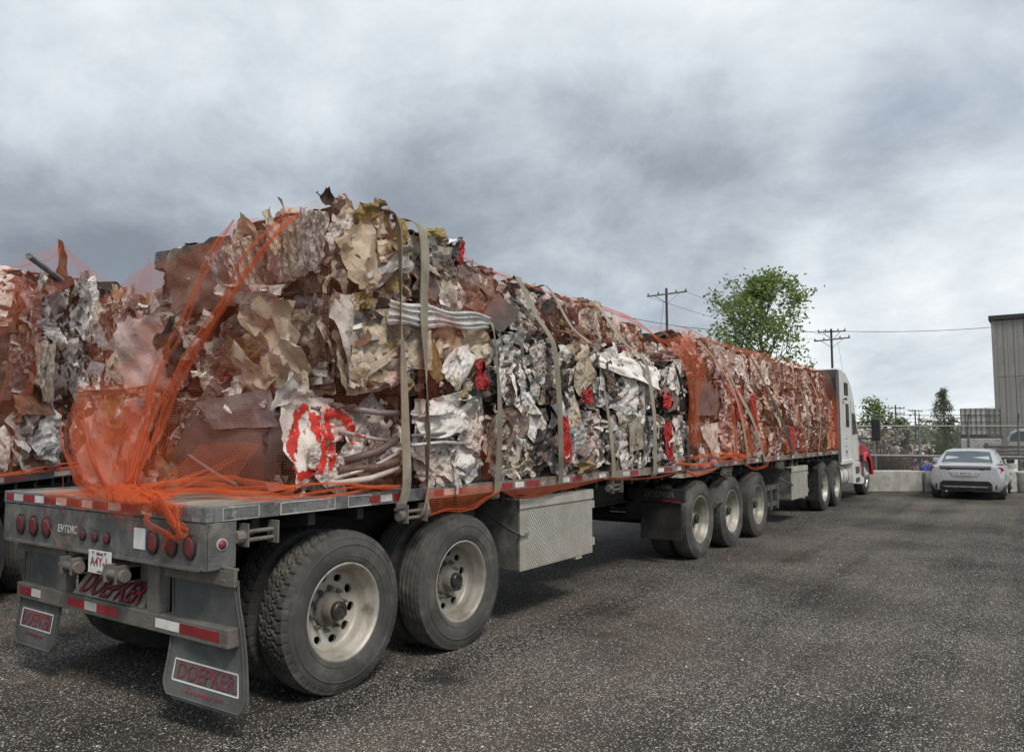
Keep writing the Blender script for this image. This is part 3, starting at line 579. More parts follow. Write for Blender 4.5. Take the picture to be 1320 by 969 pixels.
def toolbox(parent, x0, x1, z0, z1, dp):
    mb = MB(); mb.bx(x0, x1, .03, dp, z0, z1-.02); b = mb.build('toolbox', M['trailer'], parent, bevel=.006)
    mb = MB(); mb.bx(x0-.02, x1+.01, .0, dp+.01, z1-.02, z1); mb.bx(x0-.02, x1+.01, -.004, .01, z1-.10, z1-.02); mb.build('lid', M['box'], b, bevel=.004)
    mb = MB(); mb.bx(x0, x1, .012, .03, z0, z1-.10); dr = mb.build('door', M['door'], b, bevel=.003)
    # raised tread pattern: small crossed lozenges
    mb = MB(); stp = .036; i = 0; z = z0+.03
    while z < z1-.12:
        x = x0+.13+(i % 2)*stp/2; k = 0
        while x < x1-.03:
            s = 1 if (k+i) % 2 else -1
            a = Vector((x, .011, z)); t = Vector((.0125, 0, .0125*s)); n_ = Vector((-.0045*s, 0, .0045))
            mb.add([a-t, a+n_+Vector((0, -.005, 0)), a+t, a-n_+Vector((0, -.005, 0))], [(0, 1, 3), (1, 2, 3)]); x += stp; k += 1
        z += stp*.62; i += 1
    o = mb.build('tread_pattern', M['tread'], dr); o['kind'] = 'stuff'
    mb = MB(); mb.box((x0+.07, -.004, (z0+z1)/2+.0), (.10, .014, .035)); mb.tube([(x0+.02, -.01, (z0+z1)/2), (x0-.03, .0, (z0+z1)/2)], .018, 10); mb.build('handle', M['alu'], dr, bevel=.003)
    for z in (z0+.12, z1-.16): mb = MB(); mb.bx(x1-.002, x1+.028, .0, .02, z-.04, z+.04); mb.build('hinge', M['box'], b)
    mb = MB(); mb.tube([(x0+.0, .02, (z0+z1)/2), (x0-.01, dp*.95, (z0+z1)/2+.25)], .006, 6); mb.build('cable', M['galv'], b)
    for x in (x0+.45, x1-.45): mb = MB(); mb.bx(x-.05, x+.05, .10, .16, z1, 1.27); mb.build('hanger', M['dusty'], b)
    mb = MB(); mb.bx(x1-.35, x1-.22, .02, .1, z0-.03, z0); mb.build('drain_bracket', M['box'], b)
toolbox(rt, 3.28, 4.68, .50, 1.175, .62)
mb = MB(); mb.bx(2.98, 3.24, .5, .9, .45, 1.2); mb.build('side_tank', M['trailer'], rt, bevel=.03)
for y in (.75, 1.85): mb = MB(); mb.bx(5.5, 5.62, y-.06, y+.06, .32, 1.2); mb.bx(5.42, 5.70, y-.12, y+.12, .30, .32); mb.build('landing_leg', M['under'], rt)

# lead trailer
lt = empty('flatbed_trailer', (7.55, 0, 0), label='front flatbed trailer with three axles close together and a small side toolbox', cat='trailer', group='flatbed trailers')
lt2 = lt; OFFX = 7.55
def L(o): return o
class Sub: pass
def build_lead():
    pts0 = len(bpy.data.objects)
    tmp = empty('lead_parts')   # parts are built in world coordinates then shifted
    chassis(tmp, 7.0, 17.1, axles=(7.93, 9.31, 10.69), winch=(9.0, 12.0))
    deck(tmp, 7.56, 17.15, 0, 2.6, 1.345, 14, M['rail2'])
    for x in (7.93, 9.31, 10.69): wheel(tmp, x, 0, detail=x < 9)
    toolbox(tmp, 12.85, 14.1, .46, 1.10, .7)
    side_tapes(tmp, [(x, .16, 'reflwhite' if i % 2 else 'reflred') for i, x in enumerate([7.9, 8.2, 9.2, 9.45, 10.3, 10.6, 11.6, 11.9, 12.6, 12.9, 13.8, 14.1, 15.0, 15.3, 16.3, 16.6])])
    mb = MB(); mb.bx(7.13, 7.20, -.06, .95, .84, 1.02); mb.build('rear_bar', M['under'], tmp, bevel=.006)
    mb = MB(); mb.bx(7.126, 7.13, .0, .25, .845, .862); mb.build('reflective_strip', M['reflred'], tmp)
    text('bar_lettering', 'DOEPKER', .11, M['trailer'], tmp, (7.127, .30, .94), REAR, extr=.003, sx=.9)
    for y0 in (-.0, 1.95): mb = MB(); mb.bx(7.16, 7.175, y0, y0+.60, .33, .83); mb.build('mud_flap', M['under'], tmp, bevel=.004)
    mb = MB(); mb.prism([(6.95, 1.185), (7.1, 1.245), (8.62, 1.255), (8.50, 1.20), (8.1, 1.165), (7.3, 1.16)], .03, .10, 'XZ'); mb.build('apron_plate', M['box'], tmp, bevel=.006)
    mb = MB(); mb.bx(11.55, 12.2, .10, .16, .72, .80); mb.bx(11.55, 12.2, .10, .16, .42, .50); mb.bx(11.7, 11.75, .08, .18, .36, .82); mb.bx(12.1, 12.16, .08, .18, .36, .82); mb.bx(11.4, 11.5, .1, .6, .45, .78); mb.build('step_bracket', M['galv'], tmp, bevel=.004)
    mb = MB(); mb.bx(8.55, 8.85, .0, .03, .72, .735); mb.build('fender_stay', M['galv'], tmp)
    for ch in list(tmp.children):
        ch.parent = lt; ch.location = (ch.location.x-OFFX, ch.location.y, ch.location.z)
    bpy.data.objects.remove(tmp)
build_lead()
for y in (1.05, 1.75): mb = MB(); mb.tube([(3.8-7.55+8, y, .7), (5.0-7.55+8, y, .7)], .14, 16); mb.build('air_tank', M['under'], lt)

# neighbouring trailer, parked at an angle on the left
NA = Vector((.9, 4.93, 0)); NT = R(42.7)
nt_ = empty('flatbed_trailer', NA, NT, label='dark flatbed trailer parked at an angle on the left, taped edge showing', cat='trailer', group='flatbed trailers')
chassis(nt_, -2.9, 8.0, axles=(-.3, 1.05), winch=())
deck(nt_, -3.0, 8.0, 0, 2.6, 1.345, 14, M['trailer'])
for x in (-.3, 1.05): wheel(nt_, x, 0, detail=False); wheel(nt_, x, 2.6, side=-1, detail=False, dual=False)
for i, (a, b, m) in enumerate(((-.5, .08, 'reflwhite'), (.08, .55, 'reflred'), (1.25, 1.75, 'reflwhite'), (1.75, 2.3, 'reflred'), (3.2, 3.6, 'reflwhite'))): tape(nt_, M[m], ((a+b)/2, -.0035, 1.305), (b-a-.01, .003, .055))

def put_uv(me, UV):
    lay = me.uv_layers.new(name='UVMap'); vi = np.zeros(len(me.loops), int); me.loops.foreach_get('vertex_index', vi); lay.data.foreach_set('uv', UV[vi].reshape(-1))
# ------------------------------------------------------------------ crumpled sheet metal
def crumple(seed, n=20, folds=5, amp=.10, fine=.03, aniso=1., outline=.07, curl=.0, round_=0.):
    r = np.random.RandomState(seed)
    g = np.linspace(-.5, .5, n); X, Y = np.meshgrid(g, g, indexing='ij'); P = np.stack([X, Y], -1)
    def tri(x): x = x % 1; return np.abs(x-.5)*2-.5
    # irregular outline
    ang = np.arctan2(Y, X); rad = np.hypot(X, Y)
    o = sum(r.uniform(-1, 1)*np.cos(k*ang+r.uniform(0, 6)) for k in (2, 3, 5, 7, 11))*.5
    s = 1+outline*o*(rad*1.6)**2
    PX, PY = X*s, Y*s
    wx = sum(.05*np.sin(6*(X*r.uniform(-1, 1)+Y*r.uniform(-1, 1))+r.uniform(0, 6)) for _ in range(3)); wy = sum(.05*np.sin(6*(X*r.uniform(-1, 1)+Y*r.uniform(-1, 1))+r.uniform(0, 6)) for _ in range(3))
    H = np.zeros_like(X)
    for k in range(folds):
        a = r.uniform(0, math.pi) if aniso == 1 else r.normal(0, .35); f = r.uniform(.7, 1.9)*aniso
        H += amp/(.5+f*.5)*tri(f*((X+wx)*math.cos(a)+(Y+wy)*math.sin(a))+r.uniform(0, 1))
    for k in range(7):
        a = r.uniform(0, math.pi) if aniso == 1 else r.normal(0, .5); f = r.uniform(3, 7)*(1 if aniso == 1 else 1.4)
        H += fine*r.uniform(.4, 1)*tri(f*((X+wx*1.3)*math.cos(a)+(Y+wy*1.3)*math.sin(a))+r.uniform(0, 1))
        PX += fine*.4*np.cos(a)*tri(f*((X+wx)*math.cos(a)+(Y+wy)*math.sin(a))+.25); PY += fine*.4*np.sin(a)*tri(f*((X+wx)*math.cos(a)+(Y+wy)*math.sin(a))+.25)
    H += curl*(np.clip(np.abs(Y)-.25, 0, 1)**1.5)*4*np.sign(curl) - round_*(X**2+Y**2)
    edge = np.clip(np.maximum(np.abs(X), np.abs(Y))*2-.8, 0, 1); H -= edge*r.uniform(.08, .32)
    H += r.normal(0, .004, H.shape)
    # slight random cuts: fold a corner back
    c = r.randint(4); cx_, cy_ = ((1, 1), (1, -1), (-1, 1), (-1, -1))[c]; d = np.clip((X*cx_+Y*cy_)-r.uniform(.6, .85), 0, 1)
    PX -= cx_*d*1.1; PY -= cy_*d*1.1; H += d*r.uniform(.3, .9)
    return np.stack([PX, PY, H], -1)
def grid_mesh(name, A, m, smooth=True, sharp=38):
    n1, n2 = A.shape[:2]; fs = [(i*n2+j, (i+1)*n2+j, (i+1)*n2+j+1, i*n2+j+1) for i in range(n1-1) for j in range(n2-1)]
    me = bpy.data.meshes.new(name); me.from_pydata(A.reshape(-1, 3).tolist(), [], fs); me.materials.append(m)
    if smooth: me.polygons.foreach_set('use_smooth', [True]*len(fs)); me.set_sharp_from_angle(angle=R(sharp))
    return me
SHEETS = [grid_mesh('crumpled_sheet', crumple(100+i, 20, 5, rnd.uniform(.09, .2), rnd.uniform(.02, .05)), M['white']) for i in range(26)]
PLEATS = [grid_mesh('pleated_sheet', crumple(300+i, 22, 5, rnd.uniform(.10, .18), rnd.uniform(.03, .06), aniso=2.2), M['white']) for i in range(18)]
SMALLS = [grid_mesh('crumpled_offcut', crumple(500+i, 10, 4, .25, .06, outline=.14), M['white']) for i in range(16)]
def strip_mesh(seed):
    r = np.random.RandomState(seed); n = 16; t = np.linspace(0, 1, n); A = np.zeros((n, 3, 3))
    x = t-.5; y = np.cumsum(r.normal(0, .035, n)); z = np.cumsum(r.normal(0, .03, n)); tw = np.cumsum(r.normal(0, .35, n))
    x += .06*np.sin(t*r.uniform(3, 12))
    w = .045*r.uniform(.5, 1.4)*(1+.4*np.sin(t*9))
    for j, s in enumerate((-1, 0, 1)):
        A[:, j, 0] = x; A[:, j, 1] = y-y.mean()+s*w*np.cos(tw); A[:, j, 2] = z-z.mean()+s*w*np.sin(tw)+(.015 if s == 0 else 0)
    return grid_mesh('metal_strip', A, M['white'], True, 30)
STRIPS = [strip_mesh(i) for i in range(18)]
def scraps_mesh(seed, mats, n=90):
    r = random.Random(seed); v = []; f = []; mi = []
    for i in range(n):
        side = r.random(); u, w_ = r.uniform(-.5, .5), r.uniform(-.5, .5)
        if side < .5: p = Vector((u, -.5-r.uniform(-.03, .03), w_)); nn = Vector((0, -1, 0))
        elif side < .75: p = Vector((-.5-r.uniform(-.03, .03), u, w_)); nn = Vector((-1, 0, 0))
        else: p = Vector((u, w_, .5+r.uniform(-.03, .05))); nn = Vector((0, 0, 1))
        a = nn.orthogonal().normalized(); a.rotate(Matrix.Rotation(r.uniform(0, 6.3), 3, nn)); b = nn.cross(a); s = r.uniform(.012, .05); l = s*r.uniform(1, 3.5)
        tl = r.uniform(-.9, .9); q = nn*tl
        pts = [p-a*l-b*s, p+b*s*.3-b*s+nn*s*r.uniform(0, 1.3), p+a*l-b*s+q*s, p+a*l+b*s+q*s, p+b*s+nn*s*r.uniform(0, 1.3), p-a*l+b*s]
        o = len(v); v += [tuple(x) for x in pts]; f += [(o, o+1, o+4, o+5), (o+1, o+2, o+3, o+4)]; k = r.randrange(len(mats)); mi += [k, k]
    me = bpy.data.meshes.new('scrap_bits'); me.from_pydata(v, [], f)
    for m in mats: me.materials.append(M[m])
    me.polygons.foreach_set('material_index', mi); return me
BITS = {}
def bits(pal):
    key = tuple(sorted(set(pal)))+(rnd.randrange(3),)
    if key not in BITS: BITS[key] = scraps_mesh(hash(key[-1]) % 99+len(BITS), list(pal)+['white', 'brown', 'dark', 'silver', 'offwhite', 'rust'])
    return BITS[key]
def core_mesh(seed, n=(18, 16, 12)):
    r = np.random.RandomState(seed); vs = []; fs = []
    faces = [((1, 0, 0), (0, 0, 1), (0, -1, 0), n[0], n[2]), ((0, -1, 0), (0, 0, 1), (-1, 0, 0), n[1], n[2]), ((1, 0, 0), (0, 1, 0), (0, 0, 1), n[0], n[1]), ((0, 1, 0), (0, 0, 1), (1, 0, 0), n[1], n[2]), ((-1, 0, 0), (0, 0, 1), (0, 1, 0), n[0], n[2]), ((1, 0, 0), (0, -1, 0), (0, 0, -1), n[0], n[1])]
    seeds = r.uniform(-.6, .6, (40, 3)); off = r.uniform(-1, 1, 40)
    for a, b, c, na, nb in faces:
        a, b, c = map(np.array, (a, b, c)); o = len(vs)
        for i in range(na+1):
            for j in range(nb+1):
                p = c*.5+a*(i/na-.5)+b*(j/nb-.5)
                dd = np.linalg.norm(seeds-p, axis=1); k = np.argsort(dd)[:2]
                e = .05*off[k[0]]+.05*min(1, (dd[k[1]]-dd[k[0]])*6)-.05
                q = p*(1+e*1.1)+.015*np.sin(p[[1, 2, 0]]*23+seed)
                vs.append(tuple(q))
        for i in range(na):
            for j in range(nb): x = o+i*(nb+1)+j; fs.append((x, x+nb+1, x+nb+2, x+1))
    me = bpy.data.meshes.new('core_seam_fill'); me.from_pydata(vs, [], fs); me.materials.append(M['core'])
    me.polygons.foreach_set('use_smooth', [True]*len(fs)); me.set_sharp_from_angle(angle=R(25)); return me
def skin_mesh(seed, pleat, dims=(1.1, 1.25, .66), res=.018):
    """the bale's pressed outer layer: interlocking buckled sheets, each with its own folds, depth and material"""
    r = np.random.RandomState(seed); D = np.array(dims); vs = []; fs = []; mi = []
    ns = 50; S_ = r.uniform(-.5, .5, (ns, 3)); ax = r.choice(3, ns, p=[.25, .5, .25]); sg = r.choice([-1, 1], ns); S_[np.arange(ns), ax] = sg*.5; S_ *= D
    off = r.uniform(-.055, .03, ns); fr = r.uniform(4, 11, ns); am = r.uniform(.012, .042, ns); ph = r.uniform(0, 1, (ns, 2)); mt = r.choice(6, ns, p=[.25, .22, .18, .14, .12, .09])
    th = r.normal(0, .35, ns) if pleat else r.uniform(0, 3.14, ns)
    dirs = np.stack([np.cos(th)*.75, np.cos(th)*.65, np.sin(th)], 1); d2_ = np.stack([-np.sin(th)*.6, -np.sin(th)*.8, np.cos(th)], 1)
    W1 = r.uniform(-1, 1, (4, 3)); W2 = r.uniform(0, 6, (4, 3))
    met = np.array([1.25, 1.25, .72]) if pleat else np.array([1, 1, 1.])
    tri = lambda x: np.abs((x % 1)-.5)*2-.5
    faces = [((1, 0, 0), (0, 0, 1), (0, -1, 0), 0, 2, 1), ((0, -1, 0), (0, 0, 1), (-1, 0, 0), 1, 2, 1), ((1, 0, 0), (0, 1, 0), (0, 0, 1), 0, 1, 2), ((0, 1, 0), (0, 0, 1), (1, 0, 0), 1, 2, 5), ((-1, 0, 0), (0, 0, 1), (0, 1, 0), 0, 2, 5), ((1, 0, 0), (0, -1, 0), (0, 0, -1), 0, 1, 8)]
    for a, b, c, ia, ib, cr in faces:
        a, b, c = map(lambda q: np.array(q, float), (a, b, c)); na = max(6, int(D[ia]/res/cr)); nb = max(6, int(D[ib]/res/cr))
        I, J = np.meshgrid(np.linspace(-.5, .5, na+1), np.linspace(-.5, .5, nb+1), indexing='ij')
        c3 = c*.5+I[..., None]*a+J[..., None]*b; q = c3*2; n_ = (np.abs(q)**5).sum(-1, keepdims=True)**(1/5); q = q/n_; P = q*.5*D
        Wp = P.copy()
        for k in range(4): Wp += .035*np.sin((P@(W1[k]*9))[..., None]+W2[k])
        dd = np.linalg.norm((Wp[..., None, :]-S_)*met, axis=-1); o = np.argsort(dd, axis=-1); k0 = o[..., 0]; g = np.take_along_axis(dd, o[..., :2], -1); e = np.clip((g[..., 1]-g[..., 0])/.035, 0, 1)
        f1 = tri(fr[k0]*(Wp*dirs[k0]).sum(-1)+ph[k0, 0])*am[k0]; f2 = tri(fr[k0]*.8*(Wp*d2_[k0]).sum(-1)+ph[k0, 1])*am[k0]*(.35 if pleat else .7); f3 = tri(17*(Wp*(dirs[k0]+.6*d2_[k0])).sum(-1))*.009+tri(13*(Wp*(dirs[k0]-.8*d2_[k0])).sum(-1)+.3)*.009
        H = (off[k0]+f1+f2+f3)*(.35+.65*e)-.05*(1-e)
        nrm = q/np.linalg.norm(q, axis=-1, keepdims=True)*.35+c*.65; P = P+nrm*H[..., None]
        P = P/D; base = len(vs); vs += P.reshape(-1, 3).tolist(); m_ = mt[k0]
        for i in range(na):
            for j in range(nb): x = base+i*(nb+1)+j; fs.append((x, x+nb+1, x+nb+2, x+1)); mi.append(int(m_[i, j]))
    me = bpy.data.meshes.new('pressed_sheets'); me.from_pydata(vs, [], fs)
    for k in range(6): me.materials.append(M['white'])
    me.polygons.foreach_set('material_index', mi); me.polygons.foreach_set('use_smooth', [True]*len(fs)); me.set_sharp_from_angle(angle=R(33)); return me
CORES = [core_mesh(i) for i in range(2)]
SKINS = [skin_mesh(900+i, i % 2 == 0) for i in range(8)]
SKN = [0]
def put_skin(root, P, hx, hy, hz, pl):
    SKN[0] += 1; pool = SKINS[0::2] if rnd.random() < pl else SKINS[1::2]
    o = link('pressed_sheets', pool[SKN[0] % 4], root, (0, 0, hz), None, (2*hx*.99, 2*hy*.99, 2*hz*.925))
    ch = []
    for k in range(6): 
        c = rnd.choice(P)
        if k < 2 and c in ('dark', 'red', 'yellow'): c = P[0]
        o.material_slots[k].link = 'OBJECT'; o.material_slots[k].material = M[c]
    return o
PAL = dict(
 white=['white']*6+['offwhite']*5+['silver']+['beige', 'brown', 'dark', 'brown', 'cream'],
 silver=['silver']*3+['white']*4+['offwhite']*5+['grey', 'pink', 'cream']+['brown']*2+['umber', 'dark'],
 grey=['grey']*5+['umber']*3+['beige']*2+['silver']*2+['dark']*2+['white', 'brown'],
 beige=['beige']*5+['cream']*3+['offwhite']*2+['brown']*3+['grey']*2+['yellow', 'dark'],
 mixed=['white']*3+['offwhite']*4+['beige']*2+['brown']*4+['umber']*2+['grey', 'silver']+['dark']*2+['rust', 'cream'],
 brown=['brown']*5+['umber']*3+['beige']*3+['rust']*2+['dark']*2+['offwhite']*3+['pink', 'silver'],
 pink=['pink']*5+['offwhite']*3+['brown']*2+['beige']*2+['white', 'rust', 'cream'],
 busy=['offwhite']*4+['white']*3+['brown']*4+['pink']*2+['grey']*2+['rust']*2+['silver', 'dark', 'dark'],
)
FACES = {'side': (Vector((0, -1, 0)), 0), 'rear': (Vector((-1, 0, 0)), 1), 'top': (Vector((0, 0, 1)), 2)}
def bale(x0, x1, y0, y1, z0, z1, pal, label, n=(16, 0, 5), rz=0, group='scrap bales on the rear trailer', frame=None, size=(.26, .5), pleat=.5, strips=6, bitsn=True, tilt=(0, 0)):
    cx, cy = (x0+x1)/2, (y0+y1)/2; hx, hy, hz = (x1-x0)/2, (y1-y0)/2, (z1-z0)/2
    loc = Vector((cx, cy, z0)); ang = rz
    if frame: F, t = frame; loc = Vector((F.x+cx*math.cos(t)-cy*math.sin(t), F.y+cx*math.sin(t)+cy*math.cos(t), z0)); ang += t
    root = empty('scrap_bale', loc, ang, label=label, cat='scrap bale', group=group); root.rotation_euler = (tilt[0], tilt[1], ang)
    P = PAL[pal]
    put_skin(root, P, hx, hy, hz, pleat); link('core_seam_fill', CORES[rnd.randrange(2)], root, (0, 0, hz), None, (2*hx*.93, 2*hy*.93, 2*hz*1.03), M['dark']); n = tuple(int(q*.42+.5) for q in n); strips = int(strips*.7)  # core overshoots the bale height; its dark colour stands for shade between tiers
    for (fname, cnt) in zip(('side', 'rear', 'top'), n):
        nn, ax = FACES[fname]
        ua, va, ea, eb, en = {'side': (Vector((1, 0, 0)), Vector((0, 0, 1)), hx, hz, hy), 'rear': (Vector((0, -1, 0)), Vector((0, 0, 1)), hy, hz, hx), 'top': (Vector((1, 0, 0)), Vector((0, 1, 0)), hx, hy, hz)}[fname]
        # stratified positions so that the face is covered
        if not cnt: continue
        nu = max(1, round(math.sqrt(cnt*ea/eb))); nv = max(1, math.ceil(cnt/nu)); cells = [(i, j) for i in range(nu) for j in range(nv)]; rnd.shuffle(cells)
        for q, (i, j) in enumerate(cells):
            s = rnd.uniform(*size)*1.22; sx, sy = s*rnd.uniform(.8, 1.5), min(s*rnd.uniform(.8, 1.5), eb*1.45)
            u = ((i+.5+rnd.uniform(-.35, .35))/nu*2-1)*(ea-.02); v = ((j+.5+rnd.uniform(-.35, .35))/nv*2-1)*(eb-.02)
            u = max(-ea+sx*.5, min(ea-sx*.5, u)) if ea > sx*.5 else 0; v = max(-eb+sy*.5, min(eb-sy*.5, v)) if eb > sy*.5 else 0
            pl = rnd.random() < pleat
            me = rnd.choice(PLEATS if pl else SHEETS)
            spin = (rnd.gauss(0, .3) if pl else rnd.uniform(0, 6.28))
            rot = Matrix((ua, va, nn)).transposed() @ Euler((rnd.gauss(0, .10), rnd.gauss(0, .10), spin)).to_matrix()
            base = Vector((0, 0, hz)) if True else 0
            off = en*(.97)+rnd.uniform(-.02, .02)
            p = base + nn*off + ua*u + va*v
            link('crumpled_sheet', me, root, p, rot.to_euler(), (sx, sy, s*rnd.uniform(.4, .8)), M[rnd.choice(P)])
        for q in range(int(strips*(1 if fname == 'side' else .5))):
            u, v = rnd.uniform(-ea, ea)*.8, rnd.uniform(-eb, eb)*.8
            rot = Matrix((ua, va, nn)).transposed() @ Euler((rnd.gauss(0, .2), rnd.gauss(0, .25), rnd.uniform(0, 6.28))).to_matrix()
            l = rnd.uniform(.2, .55); link('metal_strip', rnd.choice(STRIPS), root, Vector((0, 0, hz))+nn*(en+.02)+ua*u+va*v, rot.to_euler(), (l, l, l), M[rnd.choice(P+['white', 'silver', 'offwhite'])])
        for q in range(int(strips*.6*(1 if fname == 'side' else .6))):
            u, v = rnd.uniform(-ea, ea)*.92, rnd.uniform(-eb, eb)*.92
            rot = Matrix((ua, va, nn)).transposed() @ Euler((rnd.gauss(0, .4), rnd.gauss(0, .4), rnd.uniform(0, 6.28))).to_matrix()
            l = rnd.uniform(.08, .2); link('crumpled_offcut', rnd.choice(SMALLS), root, Vector((0, 0, hz))+nn*(en*.97+.02)+ua*u+va*v, rot.to_euler(), (l, l*rnd.uniform(.5, 1.4), l), M[rnd.choice(P+['white', 'offwhite', 'yellow', 'brown', 'dark'])])
    if bitsn:
        b = link('scrap_bits', bits(['offwhite', 'brown', 'grey'] if pal not in ('pink', 'busy') else ['pink', 'red', 'brown']), root, (0, 0, hz), None, (2*hx*.96, 2*hy*.96, 2*hz*.96)); b['kind'] = 'stuff'
    # two thin baling wires round the bale
    return root
def onbale(b, name, me, p, rot, scale, m, label=None):
    """a particular piece at a world position, parented to its bale"""
    bpy.context.view_layer.update()
    o = link(name, me, b, None, None, None, M[m]); o.matrix_world = Matrix.LocRotScale(Vector(p), Euler(rot) if not isinstance(rot, Matrix) else rot.to_quaternion(), Vector(scale)) ; bpy.context.view_layer.update()
    o.matrix_parent_inverse = Matrix(); mw = Matrix.LocRotScale(Vector(p), (Euler(rot) if not isinstance(rot, Matrix) else rot.to_quaternion()), Vector(scale)); o.matrix_local = b.matrix_world.inverted() @ mw
    if label: o['label'] = label
    return o
def SIDE(spin=0, rx=0, ry=0): return Matrix((Vector((1, 0, 0)), Vector((0, 0, 1)), Vector((0, -1, 0)))).transposed() @ Euler((rx, ry, spin)).to_matrix()
def BACK(spin=0, rx=0, ry=0): return Matrix((Vector((0, -1, 0)), Vector((0, 0, 1)), Vector((-1, 0, 0)))).transposed() @ Euler((rx, ry, spin)).to_matrix()
def poly_sheet(pts, th=.004, bend=.02, seed=0, n=12):
    """flat piece given by a 4-corner outline (local XY), lightly buckled"""
    r = np.random.RandomState(seed); A = np.zeros((n, n, 3)); p = [np.array(q, float) for q in pts]
    for i in range(n):
        for j in range(n):
            u, v = i/(n-1), j/(n-1); q = p[0]*(1-u)*(1-v)+p[1]*u*(1-v)+p[2]*u*v+p[3]*(1-u)*v
            A[i, j, :2] = q; A[i, j, 2] = bend*(abs(((u*1.3+v*.8+seed*.37) % 1)-.5)*1.2-.3)+bend*.5*abs(((u*2.1-v*1.7+seed*.71) % 1)-.5)
    A[:, :, :2] += r.normal(0, bend*.10, (n, n, 2)); return grid_mesh('sheet_piece', A, M['white'], True, 30)

G1, G2, G3 = 'scrap bales on the rear trailer', 'scrap bales on the front trailer', 'scrap bales on the neighbouring trailer'
# rear trailer, bottom tier
A1 = bale(.90, 1.80, .18, 1.45, 1.352, 2.05, 'grey', 'dark brown bale at the bottom rear corner, red spray painted sheet on its side', n=(8, 6, 4), rz=R(-9), size=(.2, .34), pleat=.3, strips=3)
AL = bale(.62, 1.55, 1.50, 2.58, 1.352, 2.12, 'pink', 'pinkish peach bale under bunched orange net at the left rear of the deck', n=(2, 14, 4), size=(.25, .45))
A2 = bale(1.86, 2.78, .03, 1.27, 1.352, 2.05, 'white', 'white crumpled bale in the bottom tier behind the second khaki strap', n=(22, 2, 4))
A3 = bale(2.83, 3.80, .02, 1.26, 1.352, 2.03, 'mixed', 'brown and white bale in the bottom tier just right of the third strap', n=(24, 0, 4), size=(.26, .5))
A4 = bale(3.85, 5.00, .03, 1.27, 1.352, 2.03, 'silver', 'bottom tier bale with red scrap and silver folds, between fourth and fifth straps', n=(26, 0, 4), size=(.26, .52), pleat=.6)
A5 = bale(5.05, 6.28, .02, 1.27, 1.352, 2.02, 'mixed', 'bottom tier bale with a tan panel between the fifth and sixth straps', n=(24, 0, 4), size=(.26, .52), pleat=.6)
A6 = bale(6.33, 7.42, .03, 1.27, 1.352, 2.01, 'mixed', 'last bottom tier bale of the rear trailer, with red pieces and pale folds', n=(22, 0, 4), size=(.26, .52), pleat=.6)
# middle tier
B1 = bale(.96, 1.95, .03, 1.28, 2.09, 2.78, 'beige', 'tan and cream folded bale in the middle tier at the rear corner', n=(16, 18, 4), size=(.28, .5), pleat=.35)
BL = bale(.80, 1.75, 1.34, 2.55, 2.12, 2.82, 'pink', 'middle tier bale at the left rear, pink sheet and torn brown edges under the net', n=(2, 16, 4), size=(.28, .5))
B2 = bale(2.0, 2.85, .03, 1.27, 2.08, 2.72, 'beige', 'middle tier bale with yellow foam and white rags left of the third strap', n=(22, 0, 3), size=(.26, .52))
B3 = bale(2.9, 3.98, .02, 1.26, 2.06, 2.71, 'silver', 'middle tier bale of silvery vertical folds between the third and fourth straps', n=(22, 0, 4), pleat=.85, size=(.25, .5))
B4 = bale(4.03, 4.85, .03, 1.27, 2.06, 2.70, 'white', 'cream and white middle tier bale left of the fifth strap, red scrap at its foot', n=(18, 0, 4), size=(.25, .5), pleat=.4)
B5 = bale(4.90, 6.50, .02, 1.27, 2.05, 2.68, 'white', 'long middle tier bale with a smooth white buckled top, crossed by the sixth strap', n=(26, 0, 8), size=(.3, .55), pleat=.3)
B6 = bale(6.55, 7.42, .03, 1.27, 2.04, 2.66, 'mixed', 'middle tier bale behind the seventh strap at the end of the rear trailer', n=(18, 0, 4), size=(.28, .52))
# top tier
C1 = bale(.96, 1.72, .05, 1.22, 2.80, 3.38, 'beige', 'topmost rear corner bale with a cream panel and yellow foam on its crown', n=(16, 16, 8), size=(.22, .44), pleat=.45, tilt=(0, R(-2)))
CL = bale(.92, 1.75, 1.24, 2.12, 2.83, 3.24, 'brown', 'brown top tier bale at the left rear, cardboard coloured sheets under the net', n=(2, 14, 6), size=(.25, .45), pleat=.3, tilt=(R(-5), 0))
C2 = bale(1.76, 2.42, .03, 1.24, 2.76, 3.38, 'mixed', 'top tier bale under the second strap, with yellow foam and a red corner', n=(16, 0, 8), size=(.26, .5))
D1 = bale(2.55, 3.75, .50, 1.8, 2.74, 3.40, 'brown', 'set back top tier bale with a plain brown diamond shaped board', n=(20, 4, 8), size=(.22, .45), tilt=(R(-9), 0))
D2 = bale(3.78, 4.95, .52, 1.8, 2.73, 3.33, 'brown', 'set back top tier bale of loose brown strips between fourth strap and sixth strap', n=(20, 0, 8), size=(.22, .45), tilt=(R(-11), 0))
D3 = bale(4.98, 6.15, .52, 1.8, 2.71, 3.32, 'brown', 'set back rusty top tier bale above the long white bale', n=(20, 0, 8), size=(.22, .45), tilt=(R(-11), 0))
D4 = bale(6.2, 7.3, .50, 1.8, 2.68, 3.20, 'pink', 'last set back top bale of the rear trailer, tangled orange net on top', n=(20, 0, 8), size=(.22, .42), tilt=(R(-11), 0))
